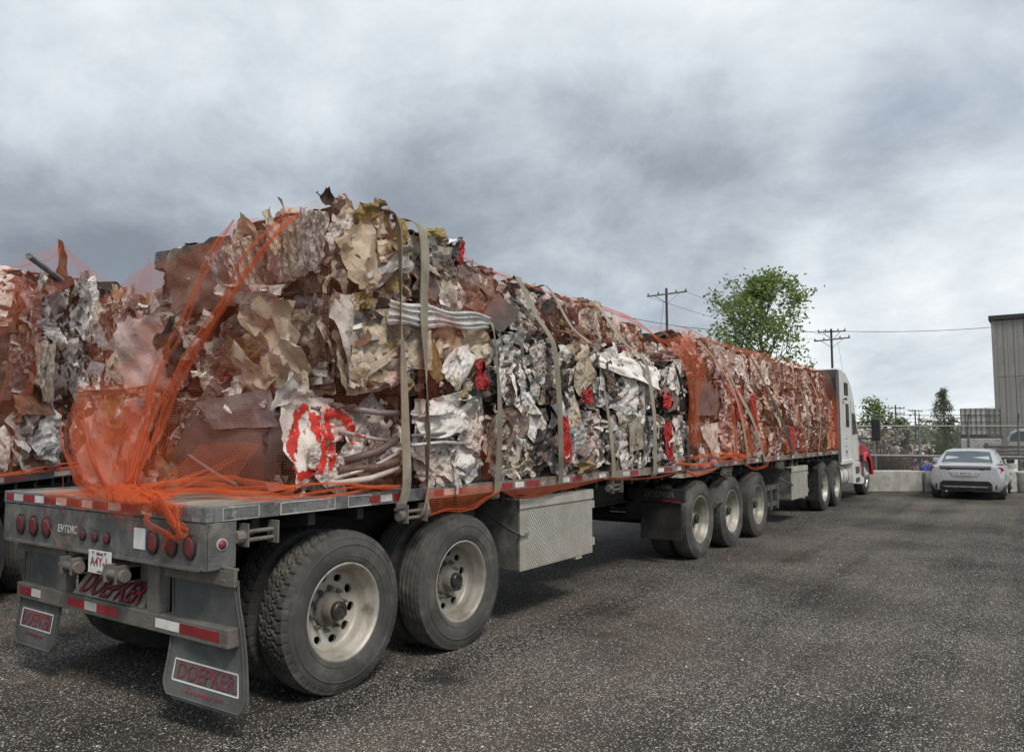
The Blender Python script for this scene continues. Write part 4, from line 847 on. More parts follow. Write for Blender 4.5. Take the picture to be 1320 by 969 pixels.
# front trailer
tier = [(1.352, 1.95), (1.97, 2.55), (2.57, 3.15)]
words = [('bottom', 'mixed'), ('middle', 'busy'), ('top', 'busy')]
cols = [(7.66, 8.78), (8.83, 9.95), (10.0, 11.15), (11.2, 12.35), (12.4, 13.5), (13.55, 14.65), (14.7, 15.8), (15.85, 16.95)]
cpal = [['white', 'dark', 'busy'], ['pink', 'busy', 'silver'], ['busy', 'pink', 'white'], ['brown', 'beige', 'white'], ['white', 'silver', 'busy'], ['busy', 'mixed', 'pink'], ['mixed', 'busy', 'brown'], ['busy', 'pink', 'busy']]
ordw = ['first', 'second', 'third', 'fourth', 'fifth', 'sixth', 'seventh', 'eighth']
LEADB = {}
for ci, (a, b) in enumerate(cols):
    for ti, (z0, z1) in enumerate(tier):
        p = cpal[ci][ti]; pw = dict(white='pale', dark='dark hollow', busy='brown and white', pink='pinkish', silver='silvery', brown='brown', beige='ribbed tan', mixed='mixed brown')[p]
        lab = f"{pw} {('bottom','middle','top')[ti]} tier bale, {ordw[ci]} column from the rear of the front trailer"
        if ci == 7: lab = f"{pw} {('bottom','middle','top')[ti]} tier bale of the front trailer, right behind the truck cab"
        pp = 'brown' if p == 'dark' else p
        inset = (.03, .03, .22)[ti]+rnd.uniform(-.01, .03); zt = z1+(.04 if ti == 2 and ci in (0, 1) else 0)+rnd.uniform(-.02, .02)*(ti == 2)
        LEADB[ci, ti] = bale(a, b, inset, 1.27+inset, z0, zt, pp, lab, n=(15, 3 if ci == 0 else 0, 5), group=G2, size=(.26, .52), pleat=.75, strips=3, tilt=(R(-6) if ti == 2 else 0, 0))
# neighbouring trailer
FR = (NA, NT)
nb = {}
for (u0, u1, z0, z1, pal, lab, nn) in (
    (.40, 1.55, 1.352, 2.13, 'white', 'whitish crumpled bale at the bottom left of the neighbouring trailer', 16),
    (1.6, 2.75, 1.352, 2.15, 'grey', 'bottom bale of the neighbouring trailer next to the pink rear bale', 14),
    (.30, 1.5, 2.16, 2.90, 'grey', 'dark middle bale of the neighbouring trailer with green grey sheets', 16),
    (1.55, 2.8, 2.17, 2.95, 'silver', 'middle bale of the neighbouring trailer with flat white panels sticking out', 16),
    (2.85, 4.3, 1.352, 2.95, 'pink', 'tall pinkish bale half hidden behind the rear stack on the neighbouring trailer', 20),
    (.32, 1.65, 2.93, 3.58, 'silver', 'silver top bale of the neighbouring trailer with a long dark bar on it', 18),
    (1.7, 3.1, 2.97, 3.82, 'silver', 'top middle bale of the neighbouring trailer of shiny torn foil', 18),
    (3.15, 4.75, 2.98, 4.0, 'silver', 'right hand top bale of the neighbouring trailer, yellow strip on its edge', 20)):
    nb[lab[:14]] = bale(u0, u1, .04, 1.3, z0, z1, pal, lab, n=(nn, 4 if u0 < .5 else 0, 5), group=G3, frame=FR, size=(.3, .6), pleat=.35, strips=6)
NBK = list(nb.values())

# --- particular pieces the photograph shows
# dark bale: broad smooth panels on its rear face
def curved(w, h, r, seed=0, n=14):
    A = np.zeros((n, n, 3)); rr = np.random.RandomState(seed)
    for i in range(n):
        for j in range(n):
            u, v = i/(n-1)-.5, j/(n-1)-.5; A[i, j] = (u*w*(1-.12*v), v*h, r*(math.cos(v*2.6)-.4)+.02*math.sin(u*7+seed)+.012*abs(((u*2+v*3) % 1)-.5))
    return grid_mesh('bent_panel', A, M['umber'], True, 60)
onbale(A1, 'bent_panel', curved(1.12, .62, .12), (.86, .90, 1.68), BACK(.04, -.05, .12), (1, 1, 1), 'umber', 'smooth dark brown panel bulging outward')
onbale(A1, 'torn_sheet', poly_sheet([(-.42, .10), (.36, .22), (.42, -.05), (-.25, -.10)], seed=3), (.77, .82, 1.90), BACK(-.05, .15, .1), (1, 1, 1), 'grey', 'torn grey sheet folded over the dark panel')
for k, (yy, zz, s_) in enumerate(((1.45, 1.98, .3), (1.2, 2.03, .3), (.9, 2.06, .28), (.6, 2.04, .24), (1.5, 1.8, .26), (1.52, 1.5, .22), (.75, 2.0, .2))): onbale(A1, 'crumpled_sheet', SHEETS[k], (.80, yy, zz), BACK(k, .3, .2), (s_, s_*.55, s_*.6), ('offwhite', 'grey', 'white')[k % 3])
mb = MB(); mb.tube([(.74, 1.35, 1.62), (.72, 1.0, 1.50), (.70, .70, 1.42)], .012); o_ = mb.build('bent_rod', M['grey'], None); o_.parent = A1; bpy.context.view_layer.update(); o_.matrix_local = A1.matrix_world.inverted()
# graffiti sheet
gs = onbale(A1, 'sprayed_sheet', poly_sheet([(-.20, .30), (-.02, -.34), (.34, -.30), (.26, .30)], bend=.10, seed=5, n=16), (.86, .24, 1.74), SIDE(-.02, 0, -.16), (1, 1, 1), 'white', 'white sheet sprayed with red paint')
for k_, (xx, zz, sz, mm_) in enumerate(((1.16, 1.86, .34, 'pink'), (1.30, 1.66, .34, 'white'), (1.12, 1.50, .3, 'offwhite'), (1.42, 1.9, .32, 'silver'), (1.5, 1.78, .3, 'offwhite'), (1.02, 1.62, .26, 'white'))): onbale(A1, 'crumpled_sheet', SHEETS[k_+8], (xx, .16-.12*(xx-1.1), zz), SIDE(k_*1.3), (sz, sz*.8, sz*.5), mm_)
onbale(A1, 'white_flap', poly_sheet([(-.12, -.12), (.02, .16), (.10, .10), (.26, -.04)], bend=.05, seed=8), (.70, .20, 2.06), SIDE(.1, .3, 0), (1, 1, 1), 'white')
def bvh_of(root):
    from mathutils.bvhtree import BVHTree
    bpy.context.view_layer.update(); v = []; f = []
    for c in root.children:
        if c.type != 'MESH' or 'bit' in c.name: continue
        o = len(v); v += [c.matrix_world @ q.co for q in c.data.vertices]; f += [[i+o for i in q.vertices] for q in c.data.polygons]
    return BVHTree.FromPolygons(v, f)
def spray(pts, w):
    bv = bvh_of(A1); n = len(pts); K = 7; vs = []; uvs = []; ok = []
    for i, (x, z) in enumerate(pts):
        a = Vector(pts[max(i-1, 0)]); b = Vector(pts[min(i+1, n-1)]); t = (b-a).normalized(); q = Vector((-t.y, t.x))*w*.5*(1+.22*math.sin(i*1.1+w*90)+rnd.uniform(-.1, .1))
        for k in range(K):
            s_ = -1+2*k/(K-1); X_, Z_ = x+q.x*s_, z+q.y*s_; h = bv.ray_cast(Vector((X_, -1, Z_)), Vector((0, 1, 0)), 1.6)[0]
            vs.append((X_, h.y-.005 if h else .3, Z_)); ok.append(h is not None); uvs.append((s_, i*.05))
    fs = []
    for i in range(n-1):
        for k in range(K-1):
            q = (i*K+k, i*K+k+1, (i+1)*K+k+1, (i+1)*K+k); yy = [vs[j][1] for j in q]
            if all(ok[j] for j in q) and max(yy)-min(yy) < .05: fs.append(q)
    mb = MB(); mb.add(vs, fs); o = mb.build('spray_mark', M['spray'], smooth=True); put_uv(o.data, np.array(uvs, float)); o.parent = A1; bpy.context.view_layer.update(); o.matrix_local = A1.matrix_world.inverted()
def smooth(pts, k=4):
    out = []
    for i in range(len(pts)-1):
        p0, p1, p2, p3 = (Vector(pts[max(i-1, 0)]), Vector(pts[i]), Vector(pts[i+1]), Vector(pts[min(i+2, len(pts)-1)]))
        for j in range(k):
            t = j/k; out.append(.5*((2*p1)+(p2-p0)*t+(2*p0-5*p1+4*p2-p3)*t*t+(3*p1-p0-3*p2+p3)*t**3))
    out.append(Vector(pts[-1])); return out
for k, (x0_, z0_, x1_, z1_, m_) in enumerate(((1.1, 1.46, 1.62, 1.64, 'silver'), (1.05, 1.42, 1.62, 1.52, 'white'), (1.2, 1.58, 1.6, 1.74, 'umber'), (1.15, 1.80, 1.55, 1.72, 'silver'), (1.2, 1.97, 1.60, 1.93, 'grey'), (1.15, 1.52, 1.6, 1.57, 'brown'))):
    mb = MB(); mb.tube([(x0_, .15, z0_), ((x0_+x1_)/2, .02, (z0_+z1_)/2-.015), (x1_, .0, z1_)], .014+.008*(k % 3), 8); o_ = mb.build('bent_pipe', M[m_], None, smooth=True); o_.parent = A1; bpy.context.view_layer.update(); o_.matrix_local = A1.matrix_world.inverted()
spray([tuple(p) for p in smooth([(.93, 1.96), (.86, 1.93), (.82, 1.75), (.78, 1.58), (.80, 1.50), (.90, 1.50), (1.00, 1.56), (1.03, 1.70), (.98, 1.82), (.96, 1.93)], 10)], .085)
spray([tuple(p) for p in smooth([(1.02, 1.93), (1.12, 1.92), (1.2, 1.88), (1.25, 1.80), (1.28, 1.70)], 10)], .085)
spray([tuple(p) for p in smooth([(1.03, 1.93), (1.06, 1.80), (1.10, 1.66), (1.08, 1.52)], 10)], .06)
# tan folds on the middle tier corner
onbale(B1, 'tan_fold', poly_sheet([(-.26, .32), (-.12, -.30), (.22, -.38), (.20, .26)], bend=.16, seed=2), (.80, .42, 2.44), BACK(.12, .2, .2), (1, 1, 1), 'cream', 'large tan folded sheet')
onbale(B1, 'tan_fold', poly_sheet([(-.3, .2), (-.34, -.1), (.05, -.36), (.16, -.22)], bend=.10, seed=4), (.78, .62, 2.36), BACK(.25, .1, -.2), (1, 1, 1), 'cream')
onbale(B1, 'tan_fold', poly_sheet([(-.2, .3), (-.05, -.34), (.10, -.36), (.16, .32)], bend=.12, seed=6), (1.08, -.0, 2.44), SIDE(.2, 0, .3), (1, 1, 1), 'offwhite')
onbale(B1, 'bent_panel', poly_sheet([(-.42, -.05), (-.38, .1), (.45, .16), (.36, -.02)], bend=.12, seed=9), (.82, .75, 2.76), BACK(-.2, .5, 0), (1, 1, 1), 'offwhite')
onbale(B1, 'red_scrap', SHEETS[4], (1.55, -.02, 2.28), SIDE(.6), (.3, .22, .2), 'pink')
onbale(B1, 'yellow_foam', SMALLS[4], (1.22, -.02, 2.75), SIDE(.6), (.2, .15, .2), 'yellow')
mb = MB(); mb.box((1.42, -.03, 2.32), (.55, .02, .06), (0, -.5, 0)); o_ = mb.build('bent_bar', M['cream'], None); o_.parent = B1; bpy.context.view_layer.update(); o_.matrix_local = B1.matrix_world.inverted()
onbale(BL, 'pink_sheet', poly_sheet([(-.35, .30), (-.30, -.28), (.30, -.36), (.22, .28)], bend=.10, seed=12), (.66, 1.85, 2.42), BACK(.05, .1, .1), (1, 1, 1), 'pink', 'large pale pink sheet')
onbale(BL, 'brown_fan', poly_sheet([(-.30, .05), (-.05, -.24), (.22, -.10), (.20, .26)], bend=.12, seed=13), (.64, 1.45, 2.45), BACK(0, .2, -.2), (1, 1, 1), 'brown')
onbale(AL, 'pink_sheet', poly_sheet([(-.2, .20), (-.30, -.30), (.28, -.34), (.12, .28)], bend=.12, seed=14), (.52, 2.2, 1.72), BACK(.1, .1, .1), (1, 1, 1), 'pink')
onbale(AL, 'peach_sheet', poly_sheet([(-.22, .22), (-.26, -.26), (.26, -.22), (.24, .24)], bend=.14, seed=15), (.54, 1.76, 1.82), BACK(-.05, .1, -.1), (1, 1, 1), 'pink')
onbale(AL, 'yellow_foam', SHEETS[7], (.52, 2.02, 1.9), BACK(.2), (.3, .36, .2), 'yellow')
onbale(AL, 'yellow_ledge', poly_sheet([(-.45, -.03), (-.42, .04), (.3, .05), (.35, -.03)], bend=.05, seed=17), (.54, 2.25, 2.12), BACK(.02, .8), (1, 1, 1), 'cream')
# top corner
onbale(C1, 'cream_panel', poly_sheet([(-.16, .06), (-.02, -.30), (.20, -.22), (.18, .28), ], bend=.10, seed=21), (1.12, -.0, 3.10), SIDE(.1, -.1, -.2), (1, 1, 1), 'cream', 'cream coloured folded panel')
onbale(C1, 'grey_slats', poly_sheet([(-.28, -.12), (-.24, .04), (.28, .22), (.28, .02)], bend=.08, seed=22), (1.46, -.02, 2.98), SIDE(.25), (1, 1, 1), 'silver')
onbale(C1, 'yellow_foam', SHEETS[9], (1.25, .0, 3.38), SIDE(.5, .8), (.3, .22, .25), 'yellow'); onbale(C1, 'yellow_foam', SHEETS[10], (1.62, .0, 3.30), SIDE(.1), (.16, .3, .2), 'yellow'); onbale(C2, 'yellow_foam', SHEETS[11], (1.98, .0, 3.36), SIDE(.2, .4), (.36, .16, .25), 'yellow')
onbale(CL, 'cardboard_sheet', poly_sheet([(-.4, .25), (-.38, -.3), (.42, -.25), (.34, .26)], bend=.08, seed=26), (.82, 1.36, 3.02), BACK(.03, .1, .1), (1, 1, 1), 'brown', 'broad brown cardboard coloured sheet')
onbale(CL, 'block_end', CORES[0], (.88, 1.86, 3.20), (0, .1, .2), (.16, .24, .14), 'umber')
onbale(C1, 'tan_ribbon', poly_sheet([(-.04, .16), (-.05, -.2), (.05, -.2), (.05, .16)], bend=.05, seed=27), (.80, .50, 3.26), BACK(.4), (1, 1, 1), 'cream')
for k in range(7): onbale(C1, 'crumpled_sheet', PLEATS[k], (.84, .12+.16*k, 3.12-.02*k), BACK(.1*k-.2, .2, .2), (.24, .42, .2), ('offwhite', 'beige', 'pink', 'brown', 'beige', 'offwhite', 'grey')[k])
onbale(C1, 'peak_scrap', SMALLS[2], (.92, .05, 3.44), (0, .4, .3), (.16, .10, .2), 'umber'); onbale(C2, 'red_scrap', SHEETS[12], (2.36, .0, 3.32), SIDE(1.3), (.24, .09, .15), 'red'); onbale(C2, 'red_scrap', SHEETS[3], (1.86, .0, 2.98), SIDE(.3), (.12, .2, .12), 'red')
# long silver panel
mb = MB(); n_ = 24
A_ = np.zeros((n_, 10, 3))
for i in range(n_):
    for j in range(10):
        u, v = i/(n_-1), j/9; A_[i, j] = (1.42+1.25*u, -.06-.02*math.sin(u*9)-.012*math.sin(v*22)-.02*v, 2.58+.19*v*(1-.35*u)+.10*u+.012*math.sin(u*14+v*3))
o_ = link('silver_channel', grid_mesh('silver_channel', A_, M['silver'], True, 50)); o_.parent = B2; bpy.context.view_layer.update(); o_.matrix_local = B2.matrix_world.inverted(); o_['label'] = 'long pale ribbed metal channel lying across the bales'
onbale(B2, 'red_scrap', SHEETS[2], (2.60, -.04, 2.28), SIDE(.2), (.16, .26, .14), 'red'); onbale(B2, 'white_rag', SHEETS[6], (2.3, -.04, 2.36), SIDE(.9), (.42, .28, .2), 'white'); onbale(B2, 'yellow_foam', PLEATS[3], (1.98, -.03, 2.35), SIDE(.4), (.18, .34, .16), 'yellow'); onbale(B2, 'yellow_strip', STRIPS[2], (2.3, -.06, 2.14), SIDE(-.3), (.4, .5, .4), 'yellow')
onbale(A2, 'white_sheet', SHEETS[14], (2.1, -.03, 1.92), SIDE(.2), (.62, .32, .3), 'white'); onbale(A2, 'white_sheet', SHEETS[15], (2.5, -.02, 1.86), SIDE(1.2), (.4, .34, .3), 'white')
for z_, m_ in ((1.77, 'grey'), (1.70, 'silver')): mb = MB(); mb.tube([(1.70, -.05, z_-.01), (2.1, -.06, z_+.01), (2.35, -.02, z_)], .014, 8); o_ = mb.build('bent_pipe', M[m_], None, smooth=True); o_.parent = A2; bpy.context.view_layer.update(); o_.matrix_local = A2.matrix_world.inverted()
onbale(A4, 'red_scrap', PLEATS[5], (4.06, -.04, 1.72), SIDE(.2), (.18, .46, .14), 'red'); onbale(A3, 'white_rag', SHEETS[17], (3.42, -.02, 1.95), SIDE(.7), (.3, .5, .2), 'white'); onbale(A3, 'cream_scrap', SMALLS[7], (3.3, -.04, 1.48), SIDE(.7), (.22, .16, .2), 'cream'); onbale(A4, 'yellow_scrap', SMALLS[8], (4.45, -.04, 1.42), SIDE(.1), (.34, .12, .2), 'yellow')
onbale(B4, 'red_scrap', SHEETS[13], (4.50, -.05, 2.17), SIDE(.1), (.26, .16, .16), 'red'); onbale(B4, 'cream_sheet', SHEETS[18], (4.45, -.03, 2.45), SIDE(.5), (.46, .4, .22), 'cream')
onbale(B5, 'white_top_panel', poly_sheet([(-.85, -.02), (-.80, .16), (.75, .16), (.70, -.2)], bend=.06, seed=31, n=20), (5.62, -.03, 2.52), SIDE(-.02, -.35), (1, 1, 1), 'white', 'long buckled white panel')
onbale(B5, 'brown_fold', PLEATS[8], (5.05, -.04, 2.42), SIDE(.4), (.2, .34, .2), 'brown'); onbale(A5, 'tan_panel', poly_sheet([(-.18, -.2), (-.2, .18), (.2, .22), (.18, -.18)], bend=.03, seed=33), (5.72, -.03, 1.76), SIDE(.05), (1, 1, 1), 'beige', 'flat tan panel')
onbale(B6, 'red_scrap', SHEETS[19], (6.66, -.03, 2.20), SIDE(.5), (.28, .26, .15), 'red'); onbale(A6, 'red_scrap', PLEATS[11], (6.72, -.03, 1.66), SIDE(.1), (.24, .5, .15), 'red')
onbale(D1, 'brown_board', poly_sheet([(-.30, 0), (0, .22), (.34, .02), (-.06, -.22)], bend=.01, seed=35), (3.55, .42, 2.98), SIDE(.1, -.1), (1, 1, 1), 'umber', 'plain brown diamond shaped board')
LB = LEADB
onbale(LB[0, 1], 'tan_box_panel', poly_sheet([(-.5, -.24), (-.5, .26), (.42, .24), (.42, -.22)], bend=.02, seed=37), (8.2, -.02, 2.26), SIDE(0), (1, 1, 1), 'umber', 'dark hollow brown panel')
onbale(LB[0, 0], 'pale_triangle_sheet', poly_sheet([(-.45, .18), (.1, -.26), (.36, -.24), (.30, .26)], bend=.05, seed=38), (8.25, -.03, 1.68), SIDE(0), (1, 1, 1), 'offwhite')
onbale(LB[3, 1], 'ribbed_panel', PLEATS[12], (11.5, -.03, 2.36), SIDE(1.5), (.4, .9, .3), 'cream'); onbale(LB[2, 0], 'red_scrap', PLEATS[2], (10.4, -.03, 2.12), SIDE(.1), (.3, .6, .15), 'red'); onbale(LB[4, 0], 'red_scrap', PLEATS[3], (12.9, -.03, 1.65), SIDE(.1), (.3, .5, .15), 'red'); onbale(LB[1, 1], 'red_scrap', PLEATS[4], (9.6, -.03, 2.25), SIDE(.1), (.3, .5, .15), 'red'); onbale(LB[7, 0], 'yellow_scrap', PLEATS[4], (16.0, -.03, 1.6), SIDE(.1), (.3, .4, .15), 'yellow')
# neighbour's pieces
def NW(u, v, z): return (NA.x+u*math.cos(NT)-v*math.sin(NT), NA.y+u*math.sin(NT)+v*math.cos(NT), z)
NR = Matrix.Rotation(NT, 3, 'Z')
onbale(NBK[3], 'white_panel', poly_sheet([(-.36, -.10), (-.34, .10), (.34, .09), (.36, -.11)], bend=.01, seed=41), NW(2.35, -.30, 3.0), NR @ SIDE(.0, .5), (1, 1, 1), 'white', 'flat white panel sticking out')
onbale(NBK[3], 'white_panel', poly_sheet([(-.24, -.08), (-.24, .08), (.24, .08), (.24, -.08)], bend=.01, seed=42), NW(1.66, -.28, 2.62), NR @ SIDE(.0, .3), (1, 1, 1), 'white', 'smaller flat white panel')
onbale(NBK[7], 'yellow_strip', poly_sheet([(-.07, -.32), (-.10, .36), (.09, .34), (.07, -.32)], bend=.03, seed=43), NW(4.3, -.04, 3.72), NR @ SIDE(.0), (1, 1, 1), 'yellow')
mb = MB(); mb.tube([NW(.28, -.05, 3.74), NW(1.25, .0, 3.66)], .035, 8); o_ = mb.build('dark_bar', M['grey'], None); o_.parent = NBK[5]; bpy.context.view_layer.update(); o_.matrix_local = NBK[5].matrix_world.inverted()
onbale(NBK[6], 'rust_flap', poly_sheet([(-.16, -.25), (-.12, .34), (.02, .30), (.30, -.22)], bend=.06, seed=44), NW(1.95, .3, 3.98), NR @ SIDE(.0), (1, 1, 1), 'rust', 'rusty flap standing up at the top')
onbale(NBK[0], 'foil_bundle', SHEETS[20], NW(.95, -.06, 1.72), NR @ SIDE(.3), (.75, .5, .4), 'silver'); onbale(NBK[2], 'green_grey_sheet', PLEATS[6], NW(.8, -.06, 2.5), NR @ SIDE(.1), (.45, .7, .3), 'beige')
onbale(NBK[0], 'rust_sheet', poly_sheet([(-.5, -.1), (-.5, .12), (.4, .1), (.4, -.1)], bend=.03, seed=46), NW(.7, -.02, 2.1), NR @ SIDE(.0, -.3), (1, 1, 1), 'rust')
# loose bits sticking out above the top edge of the load
for k in range(13):
    X_ = rnd.choice([rnd.uniform(1.0, 2.4), rnd.uniform(2.6, 7.2), rnd.uniform(7.7, 16.5)]); b = C1 if X_ < 1.75 else C2 if X_ < 2.5 else [D1, D2, D3, D4][min(3, int((X_-2.55)/1.22))] if X_ < 7.4 else LB[min(7, int((X_-7.6)/1.17)), 2]
    y_ = .1 if X_ < 2.5 else (.75 if X_ < 7.4 else .4); z_ = 3.44 if X_ < 2.5 else (3.36 if X_ < 7.4 else 3.15)
    onbale(b, 'protruding_scrap', rnd.choice(SMALLS+STRIPS), (X_, y_+rnd.uniform(0, .4), z_+rnd.uniform(-.02, .04)), (rnd.uniform(-1, 1), rnd.uniform(-1, 1), rnd.uniform(0, 6)), (.16, .15, .13), rnd.choice(['pink', 'brown', 'offwhite', 'umber', 'rust']))
# ------------------------------------------------------------------ netting
def catmull(P, k):
    P = np.array(P, float); n = len(P); out = []
    for i in range(n-1):
        p0, p1, p2, p3 = P[max(i-1, 0)], P[i], P[i+1], P[min(i+2, n-1)]
        for j in range(k):
            t = j/k; out.append(.5*(2*p1+(p2-p0)*t+(2*p0-5*p1+4*p2-p3)*t*t+(3*p1-p0-3*p2+p3)*t**3))
    out.append(P[-1]); return np.array(out)
def net_patch(name, rows, m, parent, wr=.025, seed=0, k=6, dense=1., folds=True):
    A = np.array([catmull(r, k) for r in rows]); B = np.array([catmull(A[:, j], k) for j in range(A.shape[1])]).transpose(1, 0, 2)
    r = np.random.RandomState(seed); n1, n2 = B.shape[:2]
    du = np.linalg.norm(np.diff(B, axis=1), axis=2).mean(0); dv = np.linalg.norm(np.diff(B, axis=0), axis=2).mean(1)
    U = np.concatenate([[0], np.cumsum(du)])*dense; V = np.concatenate([[0], np.cumsum(dv)])*dense
    gu = np.gradient(B, axis=1); gv = np.gradient(B, axis=0); N = np.cross(gu, gv); N /= np.linalg.norm(N, axis=2, keepdims=True)+1e-9
    UU, VV = np.meshgrid(U, V); H = 0
    for q in range(5):
        a = r.uniform(-.6, .6); f = r.uniform(1.2, 5); H = H+wr*(1.6/f)*(np.abs(((UU*math.cos(a)+VV*math.sin(a))*f+r.uniform(0, 1)) % 1-.5)*2-.5)
    B = B+N*H[..., None]
    me = grid_mesh(name, B, m, True, 180); put_uv(me, np.stack([UU.reshape(-1), VV.reshape(-1)], -1)); me.polygons.foreach_set('use_smooth', [True]*len(me.polygons))
    o = link(name, me); o.parent = parent
    if parent: o.matrix_parent_inverse = parent.matrix_basis.inverted()
    return o
def gather(name, pts, w, m, parent, seed=0, out=(-1, 0, 0), nfold=5, **kw):
    if name in ('gathered_fold', 'net_tail', 'net_hem'):
        r = random.Random(seed*7+3); wm = max(w) if isinstance(w, (list, tuple)) else w; n = len(pts)
        for c in range(3):
            a = [Vector(p)+Vector((r.uniform(-.2, .2), r.uniform(-.42, .42), r.uniform(-.42, .42)))*wm*math.sin(math.pi*min(1, (i+.6)/n))*1.0 for i, p in enumerate(pts)]
            gather1(name, a, [q*.62 for q in w] if isinstance(w, (list, tuple)) else w*.62, m, parent, seed*5+c, out, max(3, nfold-1), **kw)
    else: gather1(name, pts, w, m, parent, seed, out, nfold, **kw)
def gather1(name, pts, w, m, parent, seed=0, out=(-1, 0, 0), nfold=5, k=6, dense=2.2, ws=.6):
    """netting bunched into a rope-like band"""
    C_ = catmull(pts, k); r = np.random.RandomState(seed); WS = np.interp(np.linspace(0, 1, len(C_)), np.linspace(0, 1, len(w)), w) if isinstance(w, (list, tuple)) else np.full(len(C_), w, float)
    if name in ('gathered_fold', 'net_edge', 'net_tail', 'net_hem'): WS = WS*ws
    nj = nfold*2+1; A = np.zeros((len(C_), nj, 3)); o_ = Vector(out)
    for i in range(len(C_)):
        t = Vector(C_[min(i+1, len(C_)-1)]-C_[max(i-1, 0)]).normalized(); s = t.cross(o_).normalized(); nn = s.cross(t)
        if nn.dot(o_) < 0: nn = -nn
        for j in range(nj):
            v = j/(nj-1)-.5; p = Vector(C_[i])+s*(v*WS[i]+r.normal(0, .05*WS[i]))+nn*((.16*WS[i] if j % 2 else 0)+.22*WS[i]*math.cos(v*3.1)+r.normal(0, .03*WS[i])); A[i, j] = p
    me = grid_mesh(name, A, m, True, 180); L_ = np.concatenate([[0], np.cumsum(np.linalg.norm(np.diff(C_, axis=0), axis=1))])
    J, I = np.meshgrid(np.arange(nj)*float(np.mean(ws))*dense/nj*1.3, L_); put_uv(me, np.stack([J.reshape(-1), I.reshape(-1)], -1))
    o = link(name, me); o.parent = parent
    if parent: o.matrix_parent_inverse = parent.matrix_basis.inverted()
    return o
def cord(name, pts, r, m, parent):
    mb = MB(); mb.tube([tuple(p) for p in catmull(pts, 5)], r, 6); o = mb.build(name, m, None, smooth=True); o.parent = parent; o.matrix_parent_inverse = parent.matrix_basis.inverted(); return o
n1_ = empty('cargo_net', (.9, 1.2, 1.35), label='orange safety netting over the rear stack, gathered to the tail of the deck', cat='netting', group='orange cargo nets')
ys = [2.68, 2.25, 1.75, 1.25, .75, .30, -.03]; zt = [3.02, 3.26, 3.30, 3.38, 3.42, 3.43, 3.43]
rows = []
kn = lambda y, f: 1.0+(y-1.0)*f
rows.append([(1.15, y, z+.01) for y, z in zip(ys, zt)]+[(1.3, .03, 3.42), (1.65, .03, 3.41)])
rows.append([(.80, y, z-.08) for y, z in zip(ys[:-1], zt)]+[(.86, -.05, 3.36), (1.15, -.06, 3.36), (1.62, -.06, 3.34)])
rows.append([(.66, y, 2.85) for y in ys[:-1]]+[(.80, -.08, 2.85), (1.10, -.11, 2.83), (1.62, -.10, 2.82)])
rows.append([(.58, 2.64, 2.2), (.60, 2.25, 2.2), (.6, 1.75, 2.2), (.60, 1.25, 2.2), (.68, .75, 2.2), (.70, .3, 2.2), (.80, -.09, 2.15), (1.10, -.12, 2.12), (1.62, -.10, 2.1)])
rows.append([(.48, 2.56, 1.80), (.48, 2.1, 1.74), (.48, 1.65, 1.72), (.54, 1.2, 1.72), (.58, .75, 1.72), (.62, .28, 1.72), (.74, -.04, 1.70), (1.10, -.08, 1.7), (1.62, -.09, 1.72)])
rows.append([(.30, 2.1, 1.46), (.30, 1.7, 1.44), (.30, 1.4, 1.42), (.32, 1.1, 1.42), (.50, .75, 1.44), (.56, .25, 1.42), (.72, -.005, 1.40), (1.10, -.02, 1.39), (1.62, -.04, 1.39)])
rows.append([(.10, 1.5, 1.375), (.12, 1.3, 1.37), (.12, 1.15, 1.37), (.18, .95, 1.37), (.36, .7, 1.365), (.42, .25, 1.36), (.62, .04, 1.36), (1.10, .02, 1.36), (1.62, .0, 1.36)])
net_patch('netting', [r[:6] for r in rows], M['net'], n1_, .03, 3); net_patch('netting', [r[5:] for r in rows], M['netl'], n1_, .02, 13)
net_patch('netting', [[(x-.06, y-.0, z) for x, y, z in r[0:4]] for r in rows[3:]], M['net'], n1_, .06, 5)
# broad fan of netting drawn together from the left corner to the knot
net_patch('net_fan', [[(.50, 2.60, 2.15), (.50, 2.2, 2.15), (.50, 1.8, 2.15), (.56, 1.40, 2.15)], [(.40, 2.5, 1.8), (.42, 2.12, 1.78), (.42, 1.75, 1.76), (.46, 1.38, 1.75)], [(.22, 1.95, 1.50), (.24, 1.68, 1.49), (.24, 1.42, 1.48), (.26, 1.15, 1.47)], [(.04, 1.4, 1.40), (.04, 1.2, 1.40), (.03, 1.0, 1.40), (.02, .8, 1.40)], [(-.02, 1.25, 1.36), (-.025, 1.08, 1.355), (-.03, .9, 1.35), (-.03, .70, 1.355)]], M['net2'], n1_, .07, 70, dense=1.6)
net_patch('net_fan', [[(.56, .95, 1.72), (.57, .6, 1.72), (.58, .3, 1.72)], [(.34, .95, 1.47), (.40, .68, 1.46), (.46, .42, 1.46)], [(.10, .95, 1.39), (.12, .75, 1.39), (.20, .5, 1.38)], [(-.02, .9, 1.36), (-.02, .7, 1.36), (-.01, .45, 1.36)]], M['net'], n1_, .05, 71, dense=1.0)
# hem lying on the boards beside the bales
gather('net_hem', [(.12, 1.0, 1.38), (.40, .62, 1.38), (.55, .28, 1.38), (.70, .06, 1.385), (1.05, .02, 1.39), (1.4, .0, 1.385), (1.66, -.01, 1.38)], .13, M['net2'], n1_, 1, (0, 0, 1), dense=3)
gather('net_hem', [(.16, 1.2, 1.38), (.62, .9, 1.40), (.70, .5, 1.40), (.78, .15, 1.40)], .16, M['net2'], n1_, 2, (-.5, 0, 1), dense=3)
